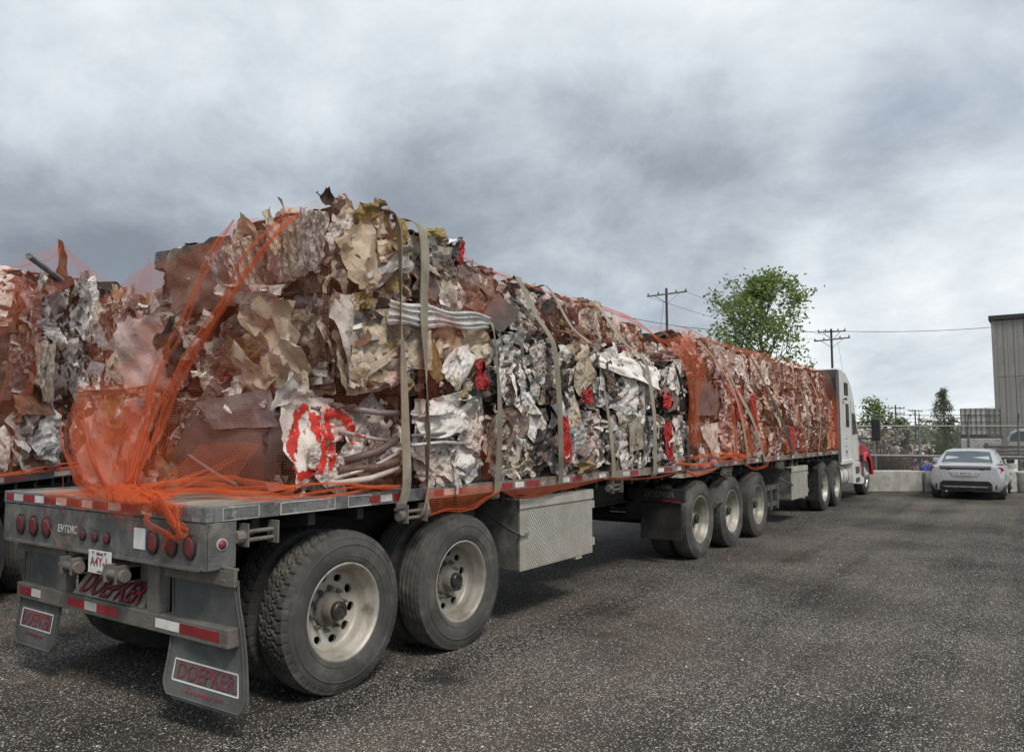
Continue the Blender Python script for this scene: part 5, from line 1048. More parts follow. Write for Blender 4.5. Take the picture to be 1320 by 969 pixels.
# rope-like bunches running from the top of the stack down to the knot
gather('gathered_fold', [(.84, .20, 3.36), (.66, .32, 3.16), (.60, .66, 2.74), (.55, 1.12, 2.26), (.46, 1.32, 1.86), (.20, 1.10, 1.46), (.04, .80, 1.39)], [.04, .07, .10, .12, .12, .10, .14], M['net2'], n1_, 3, nfold=7)
gather('gathered_fold', [(.80, .95, 3.40), (.62, 1.0, 3.05), (.58, 1.25, 2.6), (.52, 1.45, 2.2), (.44, 1.45, 1.8), (.16, 1.15, 1.44)], [.05, .06, .09, .12, .14, .14], M['net2'], n1_, 4)
gather('gathered_fold', [(.76, .25, 3.34), (.60, .55, 3.0), (.60, .95, 2.5), (.55, 1.25, 2.1)], [.03, .05, .05, .07], M['net2'], n1_, 5)
gather('gathered_fold', [(.44, 2.3, 2.14), (.34, 2.05, 1.8), (.18, 1.5, 1.45), (.04, 1.05, 1.385)], [.005, .06, .12, .14], M['net2'], n1_, 6)
gather('gathered_fold', [(.38, 2.62, 2.0), (.28, 2.3, 1.7), (.14, 1.75, 1.42), (.03, 1.3, 1.37)], [.005, .05, .10, .10], M['net2'], n1_, 7)
gather('gathered_fold', [(.60, .5, 1.62), (.42, .75, 1.46), (.14, .85, 1.40), (.02, .75, 1.38)], [.005, .05, .10, .14], M['net2'], n1_, 8)
gather('gathered_fold', [(.45, 1.68, 1.66), (.22, 1.3, 1.46), (.08, 1.0, 1.40)], [.01, .10, .2], M['net2'], n1_, 9)
# the knot over the rear rail and its tails
gather('net_knot', [(.16, 1.35, 1.39), (.06, 1.1, 1.40), (-.01, .85, 1.385), (-.02, .60, 1.375), (.02, .40, 1.375)], [.08, .14, .18, .16, .10], M['net3'], n1_, 10, (-.4, 0, 1), nfold=8)
gather('net_tail', [(.04, .72, 1.40), (-.03, .55, 1.37), (-.05, .42, 1.29), (-.045, .28, 1.22), (-.04, .20, 1.16)], [.16, .18, .15, .10, .12], M['net3'], n1_, 11)
gather('net_tail', [(.02, .60, 1.39), (-.03, .42, 1.36), (-.05, .27, 1.28), (-.05, .17, 1.22), (-.05, .10, 1.20)], [.14, .16, .13, .10, .06], M['net3'], n1_, 12)
gather('net_tail', [(-.04, .30, 1.22), (-.05, .32, 1.15), (-.045, .36, 1.08)], [.08, .05, .03], M['net3'], n1_, 18)
net_patch('net_drape', [[(.10, 1.9, 1.37), (.06, 1.5, 1.375), (.04, 1.1, 1.38), (.04, .8, 1.38), (.05, .5, 1.375), (.06, .3, 1.37)], [(-.01, 2.0, 1.358), (-.015, 1.55, 1.36), (-.02, 1.15, 1.365), (-.02, .8, 1.365), (-.02, .5, 1.365), (-.01, .2, 1.36)], [(-.02, 1.7, 1.30), (-.025, 1.45, 1.27), (-.03, 1.1, 1.28), (-.03, .85, 1.24), (-.03, .55, 1.30), (-.02, .25, 1.27)]], M['net2'], n1_, .012, 8, dense=1.5)
net_patch('net_drape', [[(.5, 2.3, 1.40), (.5, 1.9, 1.39), (.46, 1.5, 1.39), (.45, 1.0, 1.38)], [(.22, 1.9, 1.372), (.22, 1.6, 1.372), (.18, 1.3, 1.372), (.2, .9, 1.37)], [(.0, 1.6, 1.365), (.0, 1.3, 1.365), (.0, 1.0, 1.37), (.0, .6, 1.365)]], M['net2'], n1_, .02, 9)
for sd_, p in enumerate(([(.34, 2.5, 1.58), (.14, 2.0, 1.44), (-.02, 1.66, 1.33), (-.03, 1.62, 1.24)], [(.1, 1.5, 1.38), (-.02, 1.75, 1.345), (-.03, 1.86, 1.2), (-.03, 1.72, 1.05), (-.03, 1.60, .99)], [(-.02, 1.3, 1.36), (-.03, 1.42, 1.16), (-.03, 1.56, 1.04), (-.03, 1.62, .99)], [(-.02, .9, 1.34), (-.03, .85, 1.2), (-.03, .72, 1.19), (-.03, .66, 1.28)], [(-.02, 1.1, 1.34), (-.03, 1.0, 1.24), (-.03, .9, 1.27)])):
    gather('loose_strand', p, .008, M['net3'], n1_, 40+sd_, nfold=2, dense=3)
# tent of net between the two loads
net_patch('netting', [[(.95, 2.3, 3.38), (1.3, 2.9, 3.25), (1.9, 3.6, 2.95)], [(.85, 2.5, 2.85), (1.2, 3.0, 2.7), (1.8, 3.6, 2.5)], [(.7, 2.68, 2.2), (1.0, 3.0, 2.1), (1.6, 3.5, 2.0)]], M['net'], n1_, .03, 21)

# side net of the rear trailer: hems under the rail, tint over the upper bales
n2_ = empty('cargo_net', (4.5, .0, 1.3), label='orange and brown net hem tucked under the side rail of the rear trailer', cat='netting', group='orange cargo nets')
net_patch('net_drape', [[(1.92, -.012, 1.33), (2.2, -.012, 1.33), (2.5, -.012, 1.33), (2.88, -.012, 1.33)], [(1.93, -.02, 1.24), (2.2, -.03, 1.24), (2.5, -.03, 1.24), (2.84, -.02, 1.28)], [(1.96, -.0, 1.14), (2.2, -.01, 1.16), (2.5, .0, 1.15), (2.78, -.02, 1.25)]], M['net2'], n2_, .01, 10)
gather('net_hem', [(1.94, -.01, 1.13), (2.15, -.02, 1.16), (2.35, -.01, 1.145), (2.52, -.01, 1.15), (2.68, -.02, 1.21), (2.90, -.03, 1.27)], .035, M['net3'], n2_, 11, (0, -1, 0))
gather('net_hem', [(2.92, -.02, 1.27), (3.2, -.03, 1.19), (3.6, -.03, 1.20), (4.2, -.03, 1.23), (4.9, -.03, 1.28)], .05, M['netb'], n2_, 12, (0, -1, 0))
net_patch('net_drape', [[(2.95, -.01, 1.27), (3.5, -.02, 1.27), (4.2, -.02, 1.27), (5.0, -.02, 1.28)], [(3.05, -.01, 1.22), (3.5, -.03, 1.20), (4.2, -.02, 1.22), (4.9, -.02, 1.26)]], M['netb'], n2_, .01, 13)
gather('net_hem', [(5.0, -.02, 1.27), (5.6, -.03, 1.235), (6.4, -.03, 1.23), (7.1, -.03, 1.27)], .05, M['netb'], n2_, 14, (0, -1, 0))
net_patch('netting', [[(1.75, -.02, 3.44), (2.1, -.02, 3.40), (2.5, .05, 3.38)], [(1.75, -.07, 2.8), (2.1, -.06, 2.78), (2.7, -.05, 2.76)], [(1.75, -.07, 2.1), (2.2, -.06, 2.1), (2.85, -.05, 2.1)], [(1.75, -.05, 1.40), (2.2, -.04, 1.38), (2.88, -.04, 1.38)]], M['netp'], n2_, .02, 15)
net_patch('netting', [[(2.5, .6, 3.50), (3.6, .75, 3.47), (4.8, .78, 3.43), (6.0, .78, 3.42), (7.2, .75, 3.32)], [(2.5, .30, 3.36), (3.6, .45, 3.38), (4.8, .47, 3.36), (6.0, .47, 3.34), (7.2, .45, 3.24)], [(2.55, .10, 2.78), (3.6, .22, 2.78), (4.8, .22, 2.76), (6.0, .22, 2.75), (7.2, .22, 2.74)]], M['netp'], n2_, .04, 16)
gather('net_edge', [(2.45, .25, 3.40), (3.6, .50, 3.41), (4.8, .52, 3.36), (6.0, .5, 3.34), (6.8, .45, 3.26), (7.4, .3, 3.05)], .04, M['net2'], n2_, 17, (0, 0, 1))
gather('net_edge', [(5.9, .6, 3.40), (6.5, .45, 3.32), (7.0, .35, 3.16), (7.3, .2, 2.9)], .10, M['net2'], n2_, 18, (0, -1, .6))
# front trailer net
n3_ = empty('cargo_net', (12, .0, 1.3), label='orange net over the front trailer load, bright bunch along its rear deck edge', cat='netting', group='orange cargo nets')
xs = [7.35, 8.2, 9.2, 10.4, 11.6, 12.9, 14.2, 15.6, 16.98]
net_patch('netting', [[(x, .55, 3.28) for x in xs], [(x, .12, 3.20) for x in xs], [(x, -.06, 2.56) for x in xs], [(x, -.06, 1.98) for x in xs], [(x, -.04, 1.38) for x in xs]], M['net'], n3_, .03, 22)
net_patch('netting', [[(7.1, .3, 3.12), (7.6, .2, 3.15), (8.2, .2, 3.26)], [(7.3, .0, 2.75), (7.6, .0, 2.7), (8.1, .02, 2.75)], [(7.45, -.03, 2.2), (7.6, -.05, 2.2), (7.75, -.05, 2.2)], [(7.42, -.03, 1.6), (7.6, -.05, 1.6), (7.75, -.05, 1.6)]], M['net2'], n3_, .05, 23)
gather('net_hem', [(7.0, -.03, 1.37), (7.8, -.04, 1.38), (8.6, -.05, 1.38), (9.3, -.05, 1.39), (9.9, -.04, 1.36)], [.08, .12, .12, .2, .1], M['net3'], n3_, 24, (0, -1, .3))
gather('net_hem', [(7.3, -.04, 1.25), (7.6, -.05, 1.20), (8.0, -.05, 1.22), (8.4, -.04, 1.25)], .10, M['net3'], n3_, 25, (0, -1, 0))
gather('net_hem', [(9.9, -.03, 1.25), (10.3, -.04, 1.17), (10.9, -.04, 1.19), (11.2, -.03, 1.28)], .07, M['net2'], n3_, 26, (0, -1, 0))
for i, (a, b) in enumerate((((8.9, 2.75), (9.3, 1.45)), ((9.3, 2.5), (10.1, 1.42)), ((10.2, 2.4), (10.9, 1.42)), ((12.2, 1.9), (12.4, 1.4)), ((13.2, 2.3), (13.4, 1.4)), ((15.6, 2.9), (16.2, 1.4)), ((16.6, 2.6), (16.8, 1.4)))):
    gather('gathered_fold', [(a[0], -.03, a[1]), ((a[0]+b[0])/2, -.08, (a[1]+b[1])/2), (b[0], -.05, b[1])], [.05, .10, .15], M['net2'], n3_, 50+i, (0, -1, 0))
net_patch('netting', [[(16.2, -.08, 2.5), (16.6, -.08, 2.5), (17.02, -.06, 2.5)], [(16.0, -.08, 2.0), (16.6, -.08, 2.0), (17.02, -.06, 2.0)], [(15.9, -.05, 1.4), (16.6, -.05, 1.4), (17.02, -.04, 1.4)]], M['net'], n3_, .03, 60)
gather('net_edge', [(7.6, .2, 3.30), (8.4, .3, 3.34), (9.4, .3, 3.26), (10.6, .3, 3.22), (12, .3, 3.22)], .06, M['net2'], n3_, 27, (0, 0, 1))
# neighbour's net
n4_ = empty('cargo_net', NW(1, 0, 1.35), label='orange netting tented over the load of the neighbouring trailer on the left', cat='netting', group='orange cargo nets')
net_patch('netting', [[NW(-1.3, .3, 2.6), NW(-.3, .2, 3.36), NW(.6, .2, 3.75), NW(1.5, .3, 4.12), NW(1.95, .3, 4.28), NW(2.5, .3, 4.0)], [NW(-1.2, -.05, 2.3), NW(-.3, -.1, 2.8), NW(.5, -.12, 3.3), NW(1.3, -.1, 3.6), NW(1.9, -.08, 3.85), NW(2.6, -.08, 3.9)]], M['net'], n4_, .05, 30)
net_patch('netting', [[NW(-1.3, -.1, 3.0), NW(-.5, -.12, 3.3), NW(-.05, -.14, 3.5), NW(.35, -.14, 3.6)], [NW(-1.2, -.2, 2.2), NW(-.5, -.22, 2.3), NW(-.1, -.2, 2.4), NW(.22, -.18, 2.5)], [NW(-1.2, -.05, 1.38), NW(-.5, -.05, 1.38), NW(-.1, -.05, 1.38), NW(.2, -.04, 1.38)]], M['net'], n4_, .07, 31)
net_patch('netting', [[NW(-.2, -.06, 3.3), NW(1, -.08, 3.6), NW(2, -.1, 3.8), NW(3, -.1, 3.95), NW(4.7, -.08, 4.1)], [NW(-.2, -.10, 2.6), NW(1, -.12, 2.6), NW(2, -.12, 2.6), NW(3, -.12, 2.6), NW(4.7, -.10, 2.6)], [NW(-.2, -.04, 1.4), NW(1, -.08, 1.4), NW(2, -.08, 1.4), NW(3, -.08, 1.4), NW(4.7, -.06, 1.4)]], M['netl'], n4_, .05, 32)
net_patch('netting', [[NW(4.0, -.15, 4.05), NW(4.6, -.15, 4.15), NW(5.4, -.1, 4.3)], [NW(3.2, -.2, 3.0), NW(3.8, -.2, 3.0), NW(5.0, -.12, 3.0)], [NW(2.7, -.15, 1.4), NW(3.6, -.15, 1.4), NW(4.8, -.1, 1.4)]], M['net'], n4_, .07, 33)
gather('net_hem', [NW(-1, -.03, 1.36), NW(.2, -.05, 1.37), NW(1.2, -.05, 1.38), NW(2.4, -.05, 1.40), NW(3.4, -.06, 1.42)], .10, M['net3'], n4_, 34, (0, 0, 1))
gather('net_edge', [NW(-.4, .1, 3.35), NW(.6, .1, 3.70), NW(1.5, .2, 4.0), NW(1.9, .3, 4.22)], .05, M['net2'], n4_, 35, (0, 0, 1))

# ------------------------------------------------------------------ straps
def strap(pts, w, m, label, tw=(0, 0, 0), group='webbing straps over the load', k=6):
    C_ = catmull(pts, k); root = None; vs = []; n = len(C_); fs = []
    for i in range(n):
        t = Vector(C_[min(i+1, n-1)]-C_[max(i-1, 0)]).normalized(); s = Vector((1, 0, 0)); s = (s-t*s.dot(t)).normalized(); nn = s.cross(t)
        a = np.interp(i/(n-1), np.linspace(0, 1, len(tw)), tw); s2, n2 = s*math.cos(a)+nn*math.sin(a), nn*math.cos(a)-s*math.sin(a)
        p = Vector(C_[i])
        for q, h in ((-1, -1), (-.4, -1.5), (.4, -1.5), (1, -1), (1, 1), (-1, 1)): vs.append(p+s2*q*w/2+n2*h*.002)
    for i in range(n-1):
        for j in range(6): fs.append((i*6+j, i*6+(j+1) % 6, (i+1)*6+(j+1) % 6, (i+1)*6+j))
    fs += [(0, 1, 2, 3, 4, 5), tuple(range((n-1)*6, n*6))]
    p0 = Vector(pts[-1]); root = empty('cargo_strap', p0, label=label, cat='strap', group=group)
    mb = MB(); mb.add([v-p0 for v in vs], fs); mb.build('webbing', m, root, smooth=True, angle=40)
    mb = MB(); mb.box((0, .01, -.01), (w*1.1, .02, .05)); mb.tube([(-w*.6, .02, -.04), (w*.6, .02, -.04)], .014, 8); mb.build('hook', M['dusty'], root, bevel=.003)
    return root
strap([(1.42, .9, 3.50), (1.47, .45, 3.51), (1.50, .02, 3.47), (1.51, -.08, 3.30), (1.53, -.085, 2.75), (1.56, -.09, 2.3), (1.60, -.08, 1.8), (1.63, -.07, 1.42), (1.635, -.02, 1.25)], .095, M['strap'], 'khaki strap nearest the rear, twisted edge-on at the top bale', tw=(0, 0, .2, 1.15, .9, .3, .05, 0, 0))
strap([(1.74, .9, 3.50), (1.76, .45, 3.50), (1.77, .02, 3.46), (1.78, -.10, 3.26), (1.79, -.09, 2.7), (1.82, -.09, 2.3), (1.85, -.08, 1.8), (1.885, -.05, 1.4), (1.90, -.03, 1.18)], .10, M['strap'], 'wide khaki strap second from the rear, its lower half turned edge-on', tw=(0, 0, 0, 0, .1, .5, 1.2, .9, .1))
strap([(2.55, .6, 2.80), (2.66, .2, 2.79), (2.72, -.02, 2.77), (2.74, -.08, 2.66), (2.77, -.10, 2.3), (2.80, -.10, 1.9), (2.84, -.05, 1.45), (2.86, -.02, 1.25)], .085, M['strap'], 'third khaki strap, coming over the middle tier only', tw=(0, 0, 0, .5, .4, .1, 0, 0))
strap([(4.25, 1.0, 3.46), (4.1, .62, 3.46), (3.98, .48, 3.40), (3.85, .18, 2.98), (3.77, -.04, 2.72), (3.78, -.09, 2.5), (3.83, -.10, 2.0), (3.93, -.05, 1.45), (3.96, -.02, 1.28)], .095, M['strap'], 'fourth khaki strap bending over the edge of the set back top tier')
strap([(4.9, .6, 2.75), (4.7, .2, 2.74), (4.64, -.02, 2.72), (4.66, -.08, 2.6), (4.80, -.10, 2.2), (4.98, -.08, 1.7), (5.08, -.05, 1.42), (5.12, -.02, 1.28)], .085, M['strap'], 'fifth strap, narrow and darker at its twisted upper end', tw=(0, 0, 0, .7, .3, 0, 0, 0))
strap([(5.5, 1.0, 3.42), (5.62, .62, 3.42), (5.7, .46, 3.37), (5.80, .18, 2.92), (5.90, -.04, 2.70), (5.97, -.09, 2.5), (6.1, -.10, 2.0), (6.22, -.05, 1.45), (6.27, -.02, 1.28)], .10, M['strap'], 'sixth khaki strap crossing the long white bale')
strap([(4.5, 1.0, 3.44), (4.52, .62, 3.43), (4.55, .46, 3.40), (4.6, .2, 2.95), (4.64, -.04, 2.74)], .06, M['strap'], 'short khaki strap section running up over the set back top tier above the fifth strap')
strap([(7.1, .5, 2.74), (6.95, .1, 2.73), (6.92, -.04, 2.70), (6.96, -.09, 2.5), (7.15, -.10, 2.0), (7.33, -.05, 1.45), (7.38, -.02, 1.28)], .085, M['strapd'], 'dark seventh strap next to the gap between the trailers', tw=(0, 0, .3, .8, .4, 0, 0))
strap([(8.3, .7, 3.24), (8.5, .3, 3.22), (8.9, .05, 2.85), (9.3, -.08, 2.35), (9.65, -.09, 1.8), (9.95, -.04, 1.40), (9.98, -.02, 1.28)], .085, M['strapo'], 'first slanting pale strap on the front trailer load', group='straps over the front trailer load')
strap([(9.0, .6, 3.22), (9.1, .2, 3.18), (9.33, -.07, 2.5), (10.1, -.09, 2.0), (10.75, -.05, 1.5), (10.95, -.03, 1.30)], .085, M['strap'], 'second slanting khaki strap on the front trailer load', group='straps over the front trailer load')
strap([(10.8, .6, 3.20), (10.9, .2, 3.16), (11.1, -.06, 2.56), (11.9, -.09, 2.0), (12.7, -.05, 1.5), (12.78, -.02, 1.30)], .10, M['strapd'], 'dark slanting strap halfway along the front trailer load', group='straps over the front trailer load')
strap([(13.2, .6, 3.20), (13.3, .2, 3.16), (13.6, -.06, 2.56), (13.9, -.09, 2.0), (14.0, -.03, 1.40), (14.0, -.02, 1.30)], .06, M['strapo'], 'thin pale orange strap past the middle of the front trailer load', group='straps over the front trailer load')
strap([(14.8, .6, 3.20), (14.85, .2, 3.16), (14.9, -.06, 2.56), (15.0, -.09, 2.0), (15.02, -.03, 1.40), (15.02, -.02, 1.30)], .08, M['strapo'], 'upright pale strap near the cab', group='straps over the front trailer load')
strap([(15.7, .6, 3.20), (15.75, .2, 3.16), (15.78, -.06, 2.56), (15.7, -.09, 2.0), (15.62, -.03, 1.40), (15.62, -.02, 1.30)], .08, M['strapd'], 'upright dark strap closest to the cab', group='straps over the front trailer load')
# ------------------------------------------------------------------ truck tractor
def sidequad(mb, pts, th):   # outline in XZ on the near side
    mb.prism(pts, th[0], th[1], 'XZ')
tk = empty('truck_tractor', (18.5, 1.3, 0), label='white highway tractor with a tall sleeper cab and red hood, coupled ahead of the load', cat='truck')
def TK(mb, name, m, parent=tk, **k):
    o = mb.build(name, m, None, **k); o.parent = parent
    o.matrix_parent_inverse = Matrix.Translation(-Vector((18.5, 1.3, 0))) if parent == tk else Matrix(); return o
mb = MB(); prof = [(17.95, .98), (17.95, 3.34), (18.02, 3.42), (18.35, 3.42), (18.9, 3.36), (19.45, 3.12), (19.85, 2.72), (20.0, 2.45), (20.25, 1.95), (20.35, 1.55), (20.4, .98)]
mb.prism(prof, .10, 2.48, 'XZ'); cabo = TK(mb, 'cab', M['tpaint'], bevel=.05)
mb = MB(); mb.bx(17.925, 17.95, .14, 2.44, 1.0, 3.38); TK(mb, 'back_wall', M['tback'], bevel=.01)
mb = MB(); mb.bx(17.60, 17.95, .085, .10, 1.02, 3.36); TK(mb, 'side_fairing', M['tback'], bevel=.004)
for (x0, x1, z0, z1, tap) in ((18.62, 19.05, 2.78, 3.05, .15), (18.75, 19.05, 1.95, 2.5, 0)):
    mb = MB(); mb.prism([(x0-.03, z0-.03), (x0-.03, z1+.03), (x1-.0, z1+.03), (x1+.03, z0-.03)], .09, .10, 'XZ'); w_ = TK(mb, 'window', M['blackp'], bevel=.004)
    mb = MB(); mb.prism([(x0, z0), (x0, z1), (x1-tap, z1), (x1, z0)], .083, .092, 'XZ'); TK(mb, 'window_glass', M['glass'])
mb = MB(); mb.prism([(19.5, 1.72), (19.5, 2.3), (19.85, 2.28), (20.12, 1.75)], .085, .10, 'XZ'); TK(mb, 'door_window', M['glass'])
for z in (1.62, 1.42, 1.20): mb = MB(); mb.bx(18.5, 18.85, .088, .10, z, z+.14); TK(mb, 'locker_hatch', M['tpaint'], bevel=.004)
mb = MB(); mb.bx(18.55, 18.7, .085, .0995, 1.24, 1.32); TK(mb, 'small_sign', M['blackp'])
mb = MB(); mb.bx(19.38, 19.385, .096, .0995, 1.0, 2.6); mb.bx(20.2, 20.205, .096, .0995, 1.0, 2.0); TK(mb, 'door_gap', M['blackp'])
mb = MB(); mb.tube([(18.3, .05, 2.62), (18.45, .02, 2.66), (18.6, .05, 2.62)], .02, 6); TK(mb, 'cab_light', M['blackp'])
# fuel tank, steps and skirts
mb = MB(); mb.lathe([(.01, 18.0), (.27, 18.0), (.30, 18.05), (.30, 19.2), (.27, 19.25), (.01, 19.25)], 28, 'X', (0, .42, .66)); TK(mb, 'fuel_tank', M['tpaint'], smooth=True, angle=40)
for x in (18.3, 18.95): mb = MB(); mb.lathe([(.308, x), (.308, x+.06)], 28, 'X', (0, .42, .66)); TK(mb, 'tank_band', M['alu'])
mb = MB(); mb.prism([(19.25, .98), (19.3, .42), (20.55, .34), (20.75, .38), (20.75, .52), (20.3, .62), (20.25, .98)], .06, .5, 'XZ'); TK(mb, 'step_fairing', M['tpaint'], bevel=.02)
mb = MB(); mb.bx(19.55, 20.05, .045, .065, .68, .86); mb.bx(19.55, 20.05, .045, .065, .45, .56); TK(mb, 'step_recess', M['tback'])
mb = MB(); mb.prism([(17.98, .98), (18.02, 1.06), (19.4, 1.06), (19.4, .98)], .05, .12, 'XZ'); TK(mb, 'skirt', M['tpaint'])
# hood with flared front wing
mb = MB(); hp = [(20.3, .9), (20.35, 1.5), (20.6, 1.52), (21.5, 1.42), (22.2, 1.25), (22.45, .9), (22.45, .5), (22.2, .45)]; mb.prism(hp, .42, 2.16, 'XZ'); TK(mb, 'hood', M['tred'], bevel=.08)
mb = MB(); vs = []; n = 16
for q, (y, rr) in enumerate(((.07, .60), (.02, .66), (.10, .72), (.55, .76))):
    for i in range(n+1): a = math.pi*(.24+.74*i/n); vs.append((21.35-rr*1.04*math.cos(a), y, .50+rr*math.sin(a)*1.02))
fs = [(q*(n+1)+i, q*(n+1)+i+1, (q+1)*(n+1)+i+1, (q+1)*(n+1)+i) for q in range(3) for i in range(n)]; mb.add(vs, fs); TK(mb, 'front_wing', M['tred'], smooth=True); mb = MB(); mb.prism([(20.32, .62), (20.34, 1.42), (20.7, 1.46), (21.3, 1.40), (22.05, 1.10), (21.35, 1.22), (20.95, 1.10), (20.72, .82), (20.66, .60)], .10, .60, 'XZ'); TK(mb, 'wing_panel', M['tred'], bevel=.02)
mb = MB(); mb.bx(20.42, 20.55, .02, .12, .95, 1.16); TK(mb, 'wing_vent', M['blackp'])
for s, y in ((1, -.42), (-1, 3.0)):
    mb = MB(); mb.bx(20.42, 20.52, y-.02, y+.2, 1.55, 2.15); mi = TK(mb, 'mirror', M['blackp'], bevel=.03)
    mb = MB(); mb.tube([(20.3, .1 if s > 0 else 2.5, 2.05), (20.45, y+.1, 2.1)], .02, 6); mb.tube([(20.3, .1 if s > 0 else 2.5, 1.6), (20.45, y+.1, 1.62)], .02, 6); TK(mb, 'mirror_arm', M['blackp'])
for y in (.85, 1.75): mb = MB(); mb.bx(14.9, 22.0, y-.04, y+.04, .75, 1.0); TK(mb, 'frame_rail', M['under'])
mb = MB(); mb.bx(15.9, 17.2, .75, 1.85, 1.0, 1.2); mb.bx(17.3, 17.95, .3, 2.3, .98, 1.05); TK(mb, 'fifth_wheel', M['under'], bevel=.02)
for x in (15.92, 17.22): mb = MB(); mb.tube([(x, .3, .508), (x, 2.3, .508)], .09, 10); TK(mb, 'drive_axle', M['under'])
for y in (.03, 1.97): mb = MB(); mb.bx(15.18, 15.195, y, y+.6, .28, .98); TK(mb, 'mud_flap', M['under'], bevel=.004)
mb = MB(); mb.bx(15.1, 15.9, .1, .14, .98, 1.02); TK(mb, 'flap_hanger', M['under'])
def tkw(*a, **k):
    w = wheel(tk, *a, **k); w.matrix_parent_inverse = Matrix.Translation(-Vector((18.5, 1.3, 0))); return w
before = set(o.name for o in tk.children)
for x in (15.92, 17.22): wheel(tk, x-18.5, .05-1.3, detail=False); wheel(tk, x-18.5, 2.55-1.3, side=-1, detail=False)
wf = wheel(tk, 21.35-18.5, .10-1.3, detail=False, dual=False, rim=M['alu'], hub=False); wheel(tk, 21.35-18.5, 2.5-1.3, side=-1, detail=False, dual=False)
mb = MB(); mb.lathe([(.25, .10), (.22, .03), (.14, .01), (.10, -.01), (.08, -.05), (.001, -.06)], 32); o_ = mb.build('wheel_face', M['alu'], wf, smooth=True)
for k in range(8):
    a = 2*math.pi*k/8; mb = MB(); mb.lathe([(.026, 0), (.001, -.002)], 12, 'Y', (.185*math.cos(a), .022, .185*math.sin(a))); mb.build('hand_hole', M['blackp'], wf)

# ------------------------------------------------------------------ silver saloon car
def site(px, depth):
    """ground point in the direction of a bearing at a distance in front of the camera"""
    d = Vector((math.cos(YAW), math.sin(YAW), 0)); r = Vector((math.sin(YAW), -math.cos(YAW), 0)); p = CAM+d*depth+r*depth*(px-660)/985; return Vector((p.x, p.y, 0))
car = empty('parked_car', site(1240, 20.3), R(-.8), label='silver four-door saloon parked facing the concrete blocks, seen from behind', cat='car')
def sect(x, w0, w1, w2, z0, z1, z2, zc, wtop):
    # half section, from sill to the middle of the deck/hood: (y,z)
    return [(w0*.92, z0), (w0, z0+.06), (w1, (z0+z1)/2), (w1*1.0, z1), (w2, z2), (wtop, zc-.02), (wtop*.5, zc), (0, zc+.005)]
S = [ # x, w0, w1, w2, z0, z1, z2, zc, wtop
 (-.02, .60, .66, .60, .34, .55, .62, .66, .5), (.0, .70, .78, .70, .26, .60, .84, .90, .55), (.10, .76, .83, .76, .22, .62, .88, .955, .62), (.35, .79, .86, .80, .20, .62, .87, .955, .64), (.75, .80, .87, .82, .19, .62, .86, .94, .66), (1.3, .80, .87, .82, .18, .60, .84, .91, .68),
 (2.2, .80, .865, .82, .18, .58, .82, .89, .68), (3.1, .80, .86, .80, .18, .56, .80, .87, .66), (3.7, .79, .85, .78, .19, .54, .75, .82, .6), (4.1, .74, .82, .72, .22, .50, .66, .72, .5), (4.28, .62, .7, .55, .30, .48, .56, .6, .4)]
def loft(secs, m, name, close=True):
    mb = MB(); rings = []
    for s in secs:
        h = sect(*s); x = s[0]; ring = [(x, y, z) for y, z in h]+[(x, -y, z) for y, z in h[::-1][1:]]
        rings.append(ring)
    n = len(rings[0]); vs = [p for r in rings for p in r]; fs = [(i*n+j, i*n+(j+1) % n, (i+1)*n+(j+1) % n, (i+1)*n+j) for i in range(len(rings)-1) for j in range(n)]
    fs += [tuple(range(n)), tuple(range((len(rings)-1)*n, len(rings)*n))]; mb.add(vs, fs)
    return mb.build(name, m, car, smooth=True, angle=35)
body = loft(S, M['car'], 'body')
# greenhouse
def cab_sec(x, zb, zt, wb, wt): return [(x, wb, zb), (x, (wb+wt)/2+.03, (zb+zt)/2), (x, wt, zt-.04), (x, wt*.8, zt-.005), (x, 0, zt), (x, -wt*.8, zt-.005), (x, -wt, zt-.04), (x, -(wb+wt)/2-.03, (zb+zt)/2), (x, -wb, zb)]
cs = [(.52, .93, .955, .70, .66), (.78, .92, 1.10, .73, .62), (1.12, .91, 1.245, .75, .58), (1.5, .9, 1.30, .76, .575), (2.1, .88, 1.31, .76, .58), (2.55, .87, 1.25, .75, .57), (3.2, .86, .90, .72, .64)]
mb = MB(); rr = [cab_sec(*c) for c in cs]; n = 9; mb.add([p for r in rr for p in r], [(i*n+j, i*n+j+1, (i+1)*n+j+1, (i+1)*n+j) for i in range(len(rr)-1) for j in range(n-1)]); mb.build('roof', M['car'], car, smooth=True, angle=50)
def panel(name, pts, m, off, parent=car):
    mb = MB(); c = sum((Vector(p) for p in pts), Vector())/len(pts); mb.add([tuple(p) for p in pts], [tuple(range(len(pts)))]); o = mb.build(name, m, parent); return o
panel('rear_window', [(.555, .60, .975), (1.08, .515, 1.238), (1.08, .2, 1.255), (1.08, -.2, 1.255), (1.08, -.515, 1.238), (.555, -.60, .975), (.545, 0, .985)], M['rglass'], 0)
